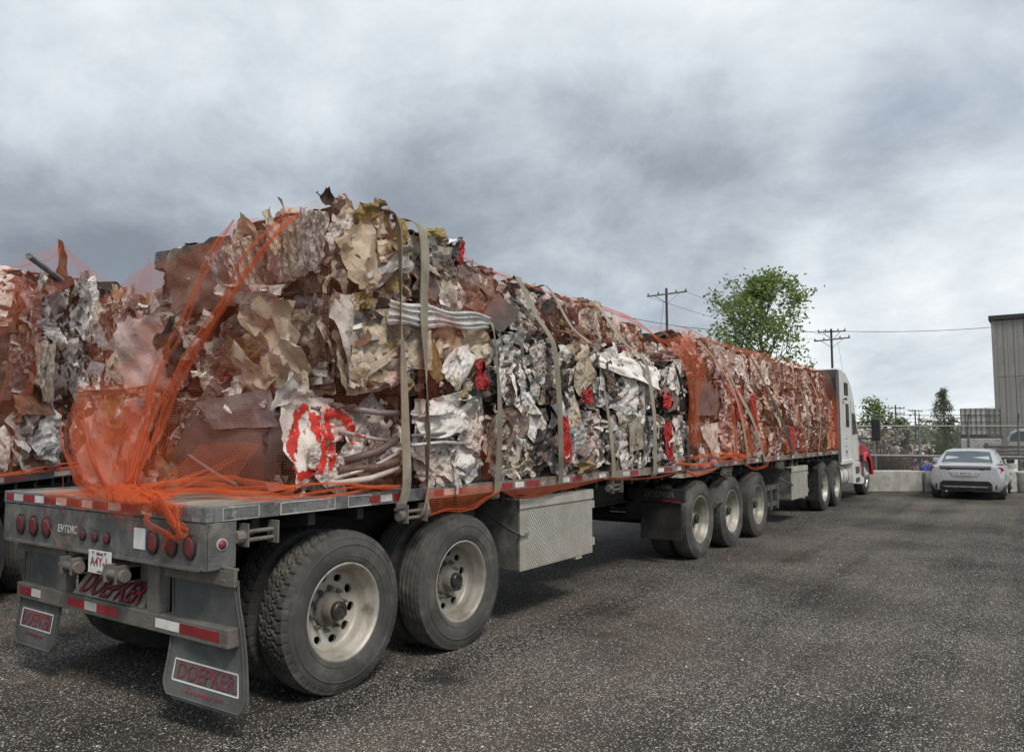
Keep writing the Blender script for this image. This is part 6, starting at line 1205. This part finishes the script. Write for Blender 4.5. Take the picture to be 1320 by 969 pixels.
for s in (-1, 1):
    def Y(x, z):
        for a, b in zip(cs, cs[1:]):
            if a[0] <= x <= b[0]:
                t = (x-a[0])/(b[0]-a[0]); zb, zt, wb, wt = [a[i]+(b[i]-a[i])*t for i in (1, 2, 3, 4)]
                zm = (zb+zt)/2; wm = (wb+wt)/2+.03
                return s*(wb+(wm-wb)*(z-zb)/(zm-zb) if z < zm else wm+(wt-wm)*(z-zm)/(zt-.04-zm))+s*.006
        return s*.7
    for nm, q in (('side_window', [(1.08, .955), (1.28, 1.19), (1.72, 1.225), (1.74, .955)]), ('side_window', [(1.80, .95), (1.80, 1.225), (2.3, 1.215), (2.78, .98), (2.78, .95)])):
        panel(nm, [(x, Y(x, z), z) for x, z in q], M['glass'], 0)
    mb = MB(); mb.box((2.45, s*.92, .96), (.10, .20, .13), (0, 0, s*.2)); mb.build('door_mirror', M['cardark'] if s < 0 else M['car'], car, bevel=.03)
    # tail lamp: slim wedge wrapping onto the flank
    mb = MB(); mb.add([(-.012, s*.30, .79), (-.014, s*.56, .735), (.06, s*.80, .735), (.22, s*.86, .78), (.20, s*.835, .855), (.05, s*.775, .868), (-.0, s*.60, .865), (-.008, s*.32, .845), (.10, s*.30, .80), (.15, s*.56, .755), (.18, s*.78, .76), (.28, s*.82, .80), (.26, s*.80, .845), (.2, s*.74, .855), (.15, s*.60, .85), (.1, s*.32, .835)], [tuple(range(8)), tuple(range(15, 7, -1))]+[(i, (i+1) % 8, 8+(i+1) % 8, 8+i) for i in range(8)]); mb.build('tail_lamp', M['taillight'], car, bevel=.008)
    mb = MB(); mb.bx(-.012, .1, min(s*.66, s*.70), max(s*.66, s*.70), .30, .60); mb.build('bumper_vent', M['cardark'], car)
    for x in (.75, 3.45):
        mb = MB(); mb.lathe([(.0, .0), (.19, .0), (.205, .01), (.215, .03), (.29, .02), (.31, .05), (.31, .18), (.29, .2), (.0, .2)], 32, 'Y', (0, 0, 0)); w_ = mb.build('car_wheel', M['tyre'], car, smooth=True, angle=40, loc=(x, s*.86 if s < 0 else .66, .30)); 
        mb = MB(); 
        for k in range(5): a = 2*math.pi*k/5; mb.tube([(0, -.012, 0), (.19*math.cos(a), -.012, .19*math.sin(a))], .022, 6)
        mb.lathe([(.20, -.004), (.19, -.014), (.18, -.004)], 28, 'Y'); sp_ = mb.build('alloy_spokes', M['alu'], w_)
        mb = MB(); nn_ = 20; mb.add([(x+.37*math.cos(math.pi*i/nn_), s*.872, .30+.36*math.sin(math.pi*i/nn_)) for i in range(nn_+1)]+[(x+.315*math.cos(math.pi*i/nn_), s*.872, .30+.31*math.sin(math.pi*i/nn_)) for i in range(nn_+1)], [(i, i+1, nn_+2+i, nn_+1+i) for i in range(nn_)]); mb.build('wheel_arch', M['cardark'], car)
mb = MB(); mb.bx(-.05, .12, -.60, .60, .26, .40); mb.build('lower_bumper', M['cardark'], car, bevel=.03)
mb = MB(); mb.prism([(-.6, .43), (-.52, .50), (.52, .50), (.6, .43), (.6, .40), (-.6, .40)], -.045, .1, 'YZ'); mb.build('diffuser_trim', M['cardark'], car, bevel=.01)
mb = MB(); mb.bx(-.055, .02, -.50, .50, .335, .36); mb.build('chrome_strip', M['alu'], car)
mb = MB(); mb.prism([(-.30, .62), (-.36, .74), (.36, .74), (.30, .62)], -.035, .1, 'YZ'); mb.build('plate_recess', M['car'], car, bevel=.01)
mb = MB(); mb.bx(-.045, -.034, -.17, .17, .635, .735); pl = mb.build('licence_plate', M['plate'], car)
text('plate_number', 'BZT-74', .08, M['ptext'], pl, (-.047, 0, .682), REAR, sx=1)
mb = MB(); mb.bx(-.02, .1, -.60, .60, .875, .905); mb.build('boot_lip', M['car'], car, bevel=.012)
mb = MB(); mb.prism([(-.58, .80), (-.58, .845), (.58, .845), (.58, .80)], -.018, .05, 'YZ'); mb.build('boot_trim', M['cardark'], car, bevel=.006)
mb = MB(); mb.prism([(1.15, 1.255), (1.32, 1.34), (1.36, 1.30)], -.015, .015, 'XZ'); mb.build('aerial_fin', M['car'], car)
mb = MB(); mb.tube([(-.03, .45, .22), (.15, .45, .22)], .03, 10); mb.build('exhaust', M['alu'], car)

# ------------------------------------------------------------------ concrete blocks, bucket, rail, fence
def block(px0, px1, depth, h, label, d=.6):
    a, b = site(px0, depth), site(px1, depth); c = (a+b)/2; L_ = (b-a).length; r = math.atan2(b.y-a.y, b.x-a.x)
    mb = MB(); w = L_-.03; hh = h; mb.prism([(-w/2, 0), (-w/2+.0, .06), (-w/2+.02, hh-.05), (-w/2+.07, hh), (w/2-.07, hh), (w/2-.02, hh-.05), (w/2, .06), (w/2, 0)], -d/2, d/2, 'XZ')
    o = mb.build('concrete_block', M['concrete'], None, bevel=.025); o.location = c; o.rotation_euler = (0, 0, r); tag(o, label, 'concrete block', 'concrete blocks lining the yard'); return o
block(1102, 1179, 23.4, .62, 'long weathered concrete block beside the truck front wheel')
block(1182, 1239, 23.3, .61, 'concrete block left of the silver car, blue bundle on it')
block(1241, 1299, 23.1, .60, 'concrete block mostly hidden behind the silver car, white bucket on it')
block(1305, 1372, 22.9, .61, 'concrete block at the right edge of the picture')
bk = site(1299.5, 22.95); bu = empty('bucket', (bk.x, bk.y, .60), label='white plastic pail standing on a block right of the silver car', cat='bucket')
mb = MB(); mb.lathe([(.001, 0), (.145, 0), (.165, .34), (.175, .34), (.175, .36), (.16, .36), (.15, .02), (.001, .02)], 28, 'Z'); mb.build('pail', M['plate'], bu, smooth=True, angle=40)
mb = MB(); mb.tube([(.17*math.cos(a), .17*math.sin(a), .30-.12*math.sin(a)) for a in [math.pi*k/10 for k in range(11)]], .005, 6); mb.build('handle', M['galv'], bu)
mb = MB(); mb.lathe([(.162, .10), (.168, .24)], 28, 'Z'); mb.build('label', M['cage'], bu)
bt = site(1199, 23.4); mb = MB(); A_ = []
tb = grid_mesh('blue_bundle', crumple(77, 18, 6, .25, .06, outline=.2, round_=1.0), M['blue']); o_ = link('blue_tarpaulin', tb, None, (bt.x, bt.y, .72), (0, 0, .4), (.6, .5, .42)); tag(o_, 'crumpled blue tarpaulin bundle on the block left of the car', 'tarpaulin')
def pipe(p, q, r): mb.tube([p, q], r, 8)
# low pipe rail
rl = empty('pipe_rail', site(1200, 24.3), label='low grey pipe rail running behind the concrete blocks', cat='rail')
def child(mb, name, m, parent, **k):
    o = mb.build(name, m, None, **k); o.parent = parent; o.matrix_parent_inverse = parent.matrix_basis.inverted(); return o
a, b = site(1090, 24.3), site(1345, 24.0); mb = MB(); mb.tube([(a.x, a.y, 1.06), (b.x, b.y, .98)], .045, 10); child(mb, 'rail_pipe', M['galv'], rl)
for px in (1125, 1184, 1311): q = site(px, 24.25); mb = MB(); mb.tube([(q.x, q.y, 0), (q.x, q.y, 1.02)], .055, 10); child(mb, 'post', M['galv'], rl)
# chain link fence with barbed wire
fe = empty('chain_link_fence', site(1250, 27), label='chain link fence with steel posts and barbed wire behind the car', cat='fence')
mb = MB(); F0, F1 = site(1090, 27), site(1345, 26.6); mb.tube([(F0.x, F0.y, 2.0), (F1.x, F1.y, 1.98)], .028, 8); child(mb, 'top_rail', M['galv'], fe)
for px in (1125, 1184, 1247, 1311):
    q = F0.lerp(F1, (px-1090)/255); mb = MB(); mb.tube([(q.x, q.y, 0), (q.x, q.y, 2.06)], .04, 8); mb.tube([(q.x, q.y, 2.04), (q.x-.2, q.y-.05, 2.42)], .02, 6); child(mb, 'fence_post', M['galv'], fe)
for z, o_ in ((2.15, .06), (2.27, .13), (2.40, .2)): mb = MB(); mb.tube([(F0.x-o_, F0.y, z), ((F0.x+F1.x)/2-o_, (F0.y+F1.y)/2, z-.03), (F1.x-o_, F1.y, z)], .007, 5); child(mb, 'barbed_wire', M['galv'], fe)
cm = netmat('chain_link_wire', (.25, .25, .25), .10, .06)
me = bpy.data.meshes.new('chain_link'); me.from_pydata([(F0.x, F0.y, .1), (F1.x, F1.y, .1), (F1.x, F1.y, 1.98), (F0.x, F0.y, 2.0)], [], [(0, 1, 2, 3)]); me.materials.append(cm); Lf = (F1-F0).length; put_uv(me, np.array([(0, 0), (Lf*.7, Lf*.7), (Lf*.7-1.3, Lf*.7+1.3), (-1.3, 1.3)]))
o_ = link('chain_link', me); o_.parent = fe; o_.matrix_parent_inverse = fe.matrix_basis.inverted()

# ------------------------------------------------------------------ building on the right
bl = empty('metal_shed', site(1300, 37), label='tall taupe metal-clad building with dark roof trim at the right edge', cat='building')
P0, P1 = site(1284, 36), site(1500, 32.5); dirw = (P1-P0).normalized(); nrm = Vector((-dirw.y, dirw.x, 0)); nrm = nrm if nrm.x > 0 else -nrm
Lw = (P1-P0).length; rw = math.atan2(dirw.y, dirw.x)
def BW(mb, name, m, parent=bl, **k):
    o = mb.build(name, m, None, **k); o.matrix_world = Matrix.Translation(P0) @ Matrix.Rotation(rw, 4, 'Z'); bpy.context.view_layer.update(); mw = o.matrix_world.copy(); o.parent = parent; o.matrix_parent_inverse = Matrix.Translation(parent.matrix_world.translation).inverted() if parent is bl else Matrix(); return o
sgn = 1 if Vector((-math.sin(rw), math.cos(rw), 0)).dot(nrm) > 0 else -1
H_ = 7.05
mb = MB(); mb.bx(0, Lw, .03*sgn if sgn > 0 else -10, 10 if sgn > 0 else -.03, 0, H_); BW(mb, 'wall', M['siding'])
pw = .41; i = 0
mbp = MB(); mbp.bx(.012, pw-.012, -.028 if sgn > 0 else 0.0, 0.0 if sgn > 0 else .028, 0, 2.55); mbp.bx(pw*.42, pw*.5, -.04, -.02, 0, 2.55)
lo_ = mbp.mesh('siding_panel', M['siding'])
while (i+1)*pw < Lw and i < 34:
    for z0, hz in ((0, 4.35), (4.37, 2.66)):
        o = link('siding_panel', lo_); o.matrix_world = Matrix.Translation(P0) @ Matrix.Rotation(rw, 4, 'Z') @ Matrix.Translation((i*pw, 0, z0)) @ Matrix.Diagonal((1, 1, hz/2.55, 1)); mw = o.matrix_world.copy(); o.parent = bl; o.matrix_parent_inverse = bl.matrix_basis.inverted()
    i += 1
mb = MB(); mb.bx(-.14, Lw+.2, -.16 if sgn > 0 else -10.2, 10.2 if sgn > 0 else .16, H_, H_+.22); BW(mb, 'roof_trim', M['roof'], bevel=.01)
mb = MB(); mb.bx(-.05, .10, -.05, .05, 0, H_); BW(mb, 'corner_trim', M['siding'])
mb = MB(); mb.bx(1.3, 2.0, -.15, -.03, 4.3, 4.5); BW(mb, 'lamp_housing', M['blackp'])

# ------------------------------------------------------------------ yard beyond the fence
def facing(px): return YAW-math.atan((px-660)/985)-math.pi/2
def boxstack(name, px, depth, w, d, h, z0, m, label, cat, nx, nz, rz=None, bars=True, group=None):
    p = site(px, depth); r = facing(px) if rz is None else rz
    root = empty(name, (p.x, p.y, z0), r, label=label, cat=cat, group=group)
    mb = MB(); mb.bx(-w/2, w/2, -d/2, d/2, 0, h); mb.build('body', m, root, bevel=.03)
    if bars:
        for i in range(nx+1): x = -w/2+w*i/nx; mb = MB(); mb.bx(x-.014, x+.014, -d/2-.03, -d/2, 0, h); mb.build('upright_bar', M['pole'], root)
        for k in range(nz+1): z = h*k/nz; mb = MB(); mb.bx(-w/2, w/2, -d/2-.045, -d/2-.03, z-.014, z+.014); mb.build('cross_bar', M['pole'], root)
    return root
boxstack('caged_tote', 1254, 34, .98, 1.1, 1.14, 1.66, M['cage'], 'left pale tote in a wire cage stacked beside the shed', 'tote', 5, 4, group='caged totes')
boxstack('caged_tote', 1278, 34.2, .62, 1.1, 1.14, 1.66, M['cage'], 'right narrow tote in a wire cage against the shed corner', 'tote', 3, 4, group='caged totes')
boxstack('grey_container', 1262, 33.6, 1.5, 1.3, 1.50, .0, M['concrete'], 'plain grey container standing under the caged totes', 'container', 3, 3, bars=False)
boxstack('timber_pallet', 1263, 33.9, 1.6, 1.1, .15, 1.505, M['pole'], 'dark pallet between the grey container and the caged totes', 'pallet', 5, 1, bars=False)
# rack of pipes by the shed
rk = empty('pipe_rack', site(1304, 29.5), facing(1304), label='rack of grey pipes stacked in front of the shed behind the fence', cat='rack')
for k in range(5):
    for j in range(3): mb = MB(); mb.tube([(-1.0, -.1*j, .62+.15*k), (1.2, -.1*j+.1, .60+.15*k)], .05, 8); mb.build('pipe', M['galv' if (k+j) % 2 else 'pole'], rk)
for x in (-.9, .9): mb = MB(); mb.bx(x-.05, x+.05, -.4, .2, 0, 1.35); mb.build('rack_upright', M['pole'], rk)
# parked pale van roof behind the fence
vn = site(1318, 30.5); vr = empty('parked_van', (vn.x, vn.y, 0), facing(1318), label='pale van with a rounded roof behind the fence at the right edge', cat='van')
mb = MB(); mb.prism([(-.62, .4), (-.62, 1.45), (-.5, 1.75), (-.25, 1.9), (1.6, 1.92), (1.6, .4)], .3, 2.0, 'XZ'); mb.build('body', M['cage'], vr, bevel=.08)
mb = MB(); mb.prism([(-.5, 1.42), (-.42, 1.68), (-.2, 1.8), (.6, 1.8), (.6, 1.42)], .285, .30, 'XZ'); mb.build('window', M['rglass'], vr)
for x in (-.3, 1.2): mb = MB(); mb.lathe([(.001, 0), (.3, 0), (.32, .03), (.32, .2), (.001, .2)], 20, 'Y', (x, .28, .32)); mb.build('van_wheel', M['tyre'], vr)
# stacks of pressed scrap behind the truck front
for q, (px, dp, w, h, z0, pal, lb) in enumerate(((1112, 31, 1.1, .6, 1.32, 'silver', 'upper grey pressed stack behind the truck mirror'), (1112, 31, 1.3, .62, .68, 'white', 'second grey pressed stack from the ground behind the truck hood'), (1148, 31.5, 1.25, .62, 1.30, 'beige', 'taupe pressed stack right of the truck mirror'), (1150, 31.5, 1.3, .62, .66, 'white', 'whitish pressed stack under the taupe one beyond the fence'), (1183, 32, 1.0, .62, .62, 'white', 'pale pressed stack just left of the fence post'), (1130, 31, 2.2, .64, .0, 'brown', 'lowest brown stack behind the shrubs'), (1180, 31, 1.5, .60, .0, 'brown', 'lowest brown stack behind the fence post'))):
    p = site(px, dp); t = facing(px)
    bale(-w/2, w/2, -.5, .5, z0, z0+h, pal, lb, n=(9, 0, 3), group='pressed scrap stacks beyond the fence', frame=(p, t), size=(.25, .5), pleat=.5, strips=3)
p = site(1133, 31); 
ps = empty('loose_bars', (p.x, p.y, 1.92), YAW-math.pi/2, label='bundle of dark bars lying on top of the taupe pressed stack', cat='bars')
for k in range(5): mb = MB(); mb.box((.1*k, 0, .10+.03*k), (1.1, .06, .06), (0, -.45+.2*k*(-1)**k, .1*k)); mb.build('bar', M['pole'], ps)
# spoil heap
A_ = np.zeros((30, 14, 3)); 
for i in range(30):
    for j in range(14):
        u, v = i/29, j/13; A_[i, j] = ((u-.5)*7.5, (v-.5)*2.2, .5*math.sin(v*math.pi)**.7*math.sin(u*math.pi)**.5*(1+.25*math.sin(u*17)+.1*math.sin(u*41+v*9))-.02)
p = site(1225, 29.3); o_ = link('spoil_heap', grid_mesh('spoil_heap', A_, M['dirt']), None, p, (0, 0, YAW-math.pi/2)); tag(o_, kind='structure')

# ------------------------------------------------------------------ vegetation
def leaves(clusters, n, size, m, r0, drop=.0):
    v = []; f = []
    for i in range(n):
        c, rad = rnd.choice(clusters); p = c+Vector((rnd.gauss(0, 1), rnd.gauss(0, 1), rnd.gauss(0, .8)))*rad
        a = Vector((rnd.gauss(0, 1), rnd.gauss(0, 1), rnd.gauss(0, .5))).normalized(); b = a.orthogonal().normalized(); b.rotate(Matrix.Rotation(rnd.uniform(0, 6), 3, a)); cc = a.cross(b); s = size*rnd.uniform(.6, 1.3)
        o = len(v); v += [p-a*s, p+b*s*.55+cc*s*.12, p+a*s, p-b*s*.55+cc*s*.12]; f += [(o, o+1, o+2), (o, o+2, o+3)]
    me = bpy.data.meshes.new('crown'); me.from_pydata([tuple(x) for x in v], [], f); me.materials.append(m); return me
def tree(name, p, H, trunk_r, base, spread, nl, lsize, m, label, cat, cone=.0, upright=.5, seed=1, levels=3, barkm='bark', crad=.16, nb=9, lean=0):
    st = rnd.getstate(); rnd.seed(seed); root = empty(name, p, label=label, cat=cat); mb = MB(); cl = []
    def branch(a, d, L_, r, lv):
        pts = [a]; q = a.copy(); dd = d.copy()
        for k in range(4): dd = (dd+Vector((rnd.gauss(0, .14), rnd.gauss(0, .14), .10))).normalized(); q = q+dd*L_/4; pts.append(q.copy())
        mb.tube(pts, [r, r*.8, r*.6, r*.45, r*.25], 5, False)
        if lv == 0: cl.append((pts[4], crad)); cl.append((pts[3], crad)); cl.append((pts[2], crad*1.1)); return
        for k in range(4 if lv > 1 else 4):
            t = rnd.uniform(.35, 1); i = min(3, int(t*4)); o = pts[i].lerp(pts[i+1], t*4-i if i < 4 else 0); ax = Vector((rnd.gauss(0, 1), rnd.gauss(0, 1), rnd.gauss(.2, .6))).normalized(); branch(o, (dd*.8+ax*.8).normalized(), L_*rnd.uniform(.4, .62), r*.45, lv-1)
        cl.append((pts[4], crad*1.2))
    tp = [Vector((0, 0, 0))]
    for k in range(1, 9): tp.append(Vector((rnd.gauss(0, .02*H/8)+lean*k*.05, rnd.gauss(0, .02*H/8), H*.93*k/8)))
    mb.tube(tp, [trunk_r*(1-.11*k) for k in range(9)], 8, False)
    for k in range(nb*2):
        t = base+(1-base)*(k/(nb*2))**1.05; i = min(7, int(t*8)); o = tp[i].lerp(tp[i+1], t*8-i); az = k*2.4+rnd.uniform(-.4, .4)
        prof = math.sin(min(1, (1-t)/(1-base)*1.15+.12)*math.pi*.62)
        d = Vector((math.cos(az), math.sin(az), upright+t*.6)).normalized(); branch(o, d, spread*prof*(1-(t-base)/(1-base)*cone)*rnd.uniform(.75, 1.1), trunk_r*.4*(1-t*.5), levels-1)
    mb.build('trunk', M[barkm], root); cm_ = leaves(cl, nl, lsize, M[m], 0); link('crown', cm_, root); rnd.setstate(st); return root
tree('poplar_tree', site(983, 30), 8.1, .14, .26, 2.8, 8200, .085, 'leaf', 'leafy green poplar rising behind the load beside the utility pole', 'tree', upright=.45, seed=12, nb=15, crad=.17, cone=.45)
tree('young_birch_tree', site(1216, 46), 4.6, .06, .05, 1.15, 4600, .055, 'leaf2', 'slim grey green young tree standing alone beyond the fence', 'tree', upright=.7, seed=5, nb=16, crad=.09, cone=.6)
tree('small_leafy_tree', site(1126, 40), 3.5, .06, .35, .8, 1000, .085, 'leaf3', 'small sparse leafy tree just above the truck mirror', 'tree', upright=.5, seed=8, nb=7, levels=2, crad=.2)
tree('bushy_sapling', site(1159, 44), 2.6, .05, .3, .6, 700, .09, 'leaf3', 'short bushy sapling right of the scrap stacks', 'tree', upright=.8, seed=9, nb=6, levels=2, crad=.14)
for px, dp, h in ((1126, 27.8, 1.7), (1147, 27.6, 1.5), (1163, 28, 1.3)):
    rnd_s = rnd.getstate(); rnd.seed(px); root = empty('dry_shrub', site(px, dp), label={1126: 'leafless brown shrub nearest the red hood', 1147: 'middle leafless brown shrub behind the long block', 1163: 'right hand leafless brown shrub behind the long block'}[px], cat='shrub', group='leafless shrubs behind the blocks')
    mb = MB()
    for k in range(110):
        a = rnd.uniform(0, 6.28); s = rnd.uniform(.1, .75); z = h*rnd.uniform(.5, 1); b_ = (.12*math.cos(a), .12*math.sin(a), 0); mb.tube([b_, (s*.5*math.cos(a), s*.5*math.sin(a), z*.55), (s*math.cos(a)+rnd.gauss(0, .08), s*math.sin(a)+rnd.gauss(0, .08), z)], [.010, .007, .003], 3, False)
        q = Vector((s*math.cos(a), s*math.sin(a), z)); mb.tube([q*.7+Vector((0, 0, .1)), q*.9+Vector((rnd.gauss(0, .15), rnd.gauss(0, .15), .05))], [.005, .002], 3, False)
    mb.build('stems', M['twig'], root); rnd.setstate(rnd_s)
for q, (px, dp, w, h, m, lab) in enumerate(((1208, 40, 1.3, 1.0, 'leaf3', 'fresh green bush under the young birch tree'), (1236, 41, 1.0, .95, 'leaf2', 'grey green bush left of the caged totes'), (1190, 42, 1.0, .95, 'leaf3', 'low green bush just left of the tall fence post'))):
    root = empty('green_bush', site(px, dp), label=lab, cat='bush', group='bushes beyond the fence'); cl = [(Vector((rnd.uniform(-w, w)*.7, rnd.uniform(-.6, .6), rnd.uniform(.1, h))), .22) for _ in range(26)]
    link('leaves', leaves(cl, 1600, .06, M[m], 0), root); mb = MB()
    for c_, _ in cl[:14]: mb.tube([(c_.x*.3, c_.y*.3, 0), tuple(c_)], [.015, .005], 4, False)
    mb.build('stems', M['bark'], root)
# distant tree line
cl = []
for k in range(260):
    p = site(rnd.uniform(1060, 1500), rnd.uniform(95, 120)); cl.append((Vector((p.x, p.y, rnd.uniform(.3, 2.3)*(1 if rnd.random() < .7 else 1.35))), .9))
for k in range(500):
    p = site(rnd.uniform(-500, 1060), rnd.uniform(95, 125)); cl.append((Vector((p.x, p.y, rnd.uniform(.3, 2.4))), 1.1))
o_ = link('tree_line', leaves(cl, 15000, .34, M['leaf2'], 0)); tag(o_, 'low dark green belt of distant trees along the horizon', 'trees', kind='stuff')

# ------------------------------------------------------------------ utility poles and wires
def pole(px, depth, H, arms, label, r=.10, rz=0):
    root = empty('utility_pole', site(px, depth), YAW-math.pi/2+rz, label=label, cat='utility pole', group='wooden utility poles')
    mb = MB(); mb.tube([(0, 0, 0), (0, 0, H)], [r, r*.75], 10); mb.build('post', M['pole'], root)
    for z, w, tilt in arms:
        mb = MB(); mb.box((0, -.1, z), (w, .08, .09), (0, tilt, 0)); mb.build('crossarm', M['pole'], root)
        for s in (-.95, -.45, .45, .95):
            x = s*w/2; mb = MB(); mb.lathe([(.001, 0), (.05, 0), (.06, .05), (.03, .09), (.045, .14), (.001, .17)], 8, 'Z', (x, -.1, z+.05-x*math.tan(tilt))); mb.build('insulator', M['dusty'], root)
        mb = MB(); mb.tube([(0, -.1, z-.6), (w*.3, -.1, z-.05-w*.3*math.tan(tilt))], .02, 5); mb.tube([(0, -.1, z-.6), (-w*.3, -.1, z-.05+w*.3*math.tan(tilt))], .02, 5); mb.build('brace', M['galv'], root)
    return root
pole(861.5, 48, 1.78+(556-368)*48/985, [(1.78+(556-376)*48/985, 2.9, -.17)], 'tall utility pole with one tilted crossarm behind the load', rz=.35)
pole(1074.5, 55, 1.78+(556-422)*55/985, [(1.78+(556-426)*55/985, 2.0, -.05), (1.78+(556-436)*55/985, 2.6, -.10)], 'utility pole with two crossarms behind the cab')
pole(1154, 85, 1.78+(556-521)*85/985, [(1.78+(556-525)*85/985, 1.9, 0), (1.78+(556-532)*85/985, 1.9, 0)], 'distant utility pole with double crossarm right of the truck')
pole(1179, 95, 1.78+(556-527)*95/985, [(1.78+(556-529)*95/985, 1.7, .05)], 'distant thin utility pole nearest the fence post')
def wire(p, q, sag, lab, r=.018):
    a, b = Vector(p), Vector(q); pts = [a.lerp(b, t/12)-Vector((0, 0, sag*4*(t/12)*(1-t/12))) for t in range(13)]; mb = MB(); mb.tube(pts, r, 4); o = mb.build('power_line', M['blackp']); tag(o, lab, 'power line', 'power lines'); return o
def up(px, y, depth): p = site(px, depth); p.z = 1.78+(556-y)*depth/985; return p
wire(up(800, 404, 52), up(1060, 425, 54), .5, 'power line passing behind the tall pole towards the poplar', .022)
wire(up(1062, 424, 55), up(1290, 420, 52), .2, 'power line from the pole behind the cab to the shed', .022)
wire(up(884, 371, 48), up(1075, 432, 55), .3, 'thin power line sloping down to the right from the tilted crossarm', .011)
wire(up(840, 380, 48), up(1058, 437, 55), .3, 'lower thin power line sloping down from the left tip of the tilted crossarm', .011)
wire(up(858, 385, 48), up(846, 470, 48), .0, 'guy wire of the tall pole behind the load', .010)
wire(up(1083, 440, 55), up(1088, 480, 55), .0, 'guy wire of the pole behind the cab', .010)
for k, y in enumerate((526, 533)): wire(up(1155, y, 85), up(1290, y-3, 80), .3, ('upper faint line right of the distant pole', 'lower faint line right of the distant pole')[k], .02)
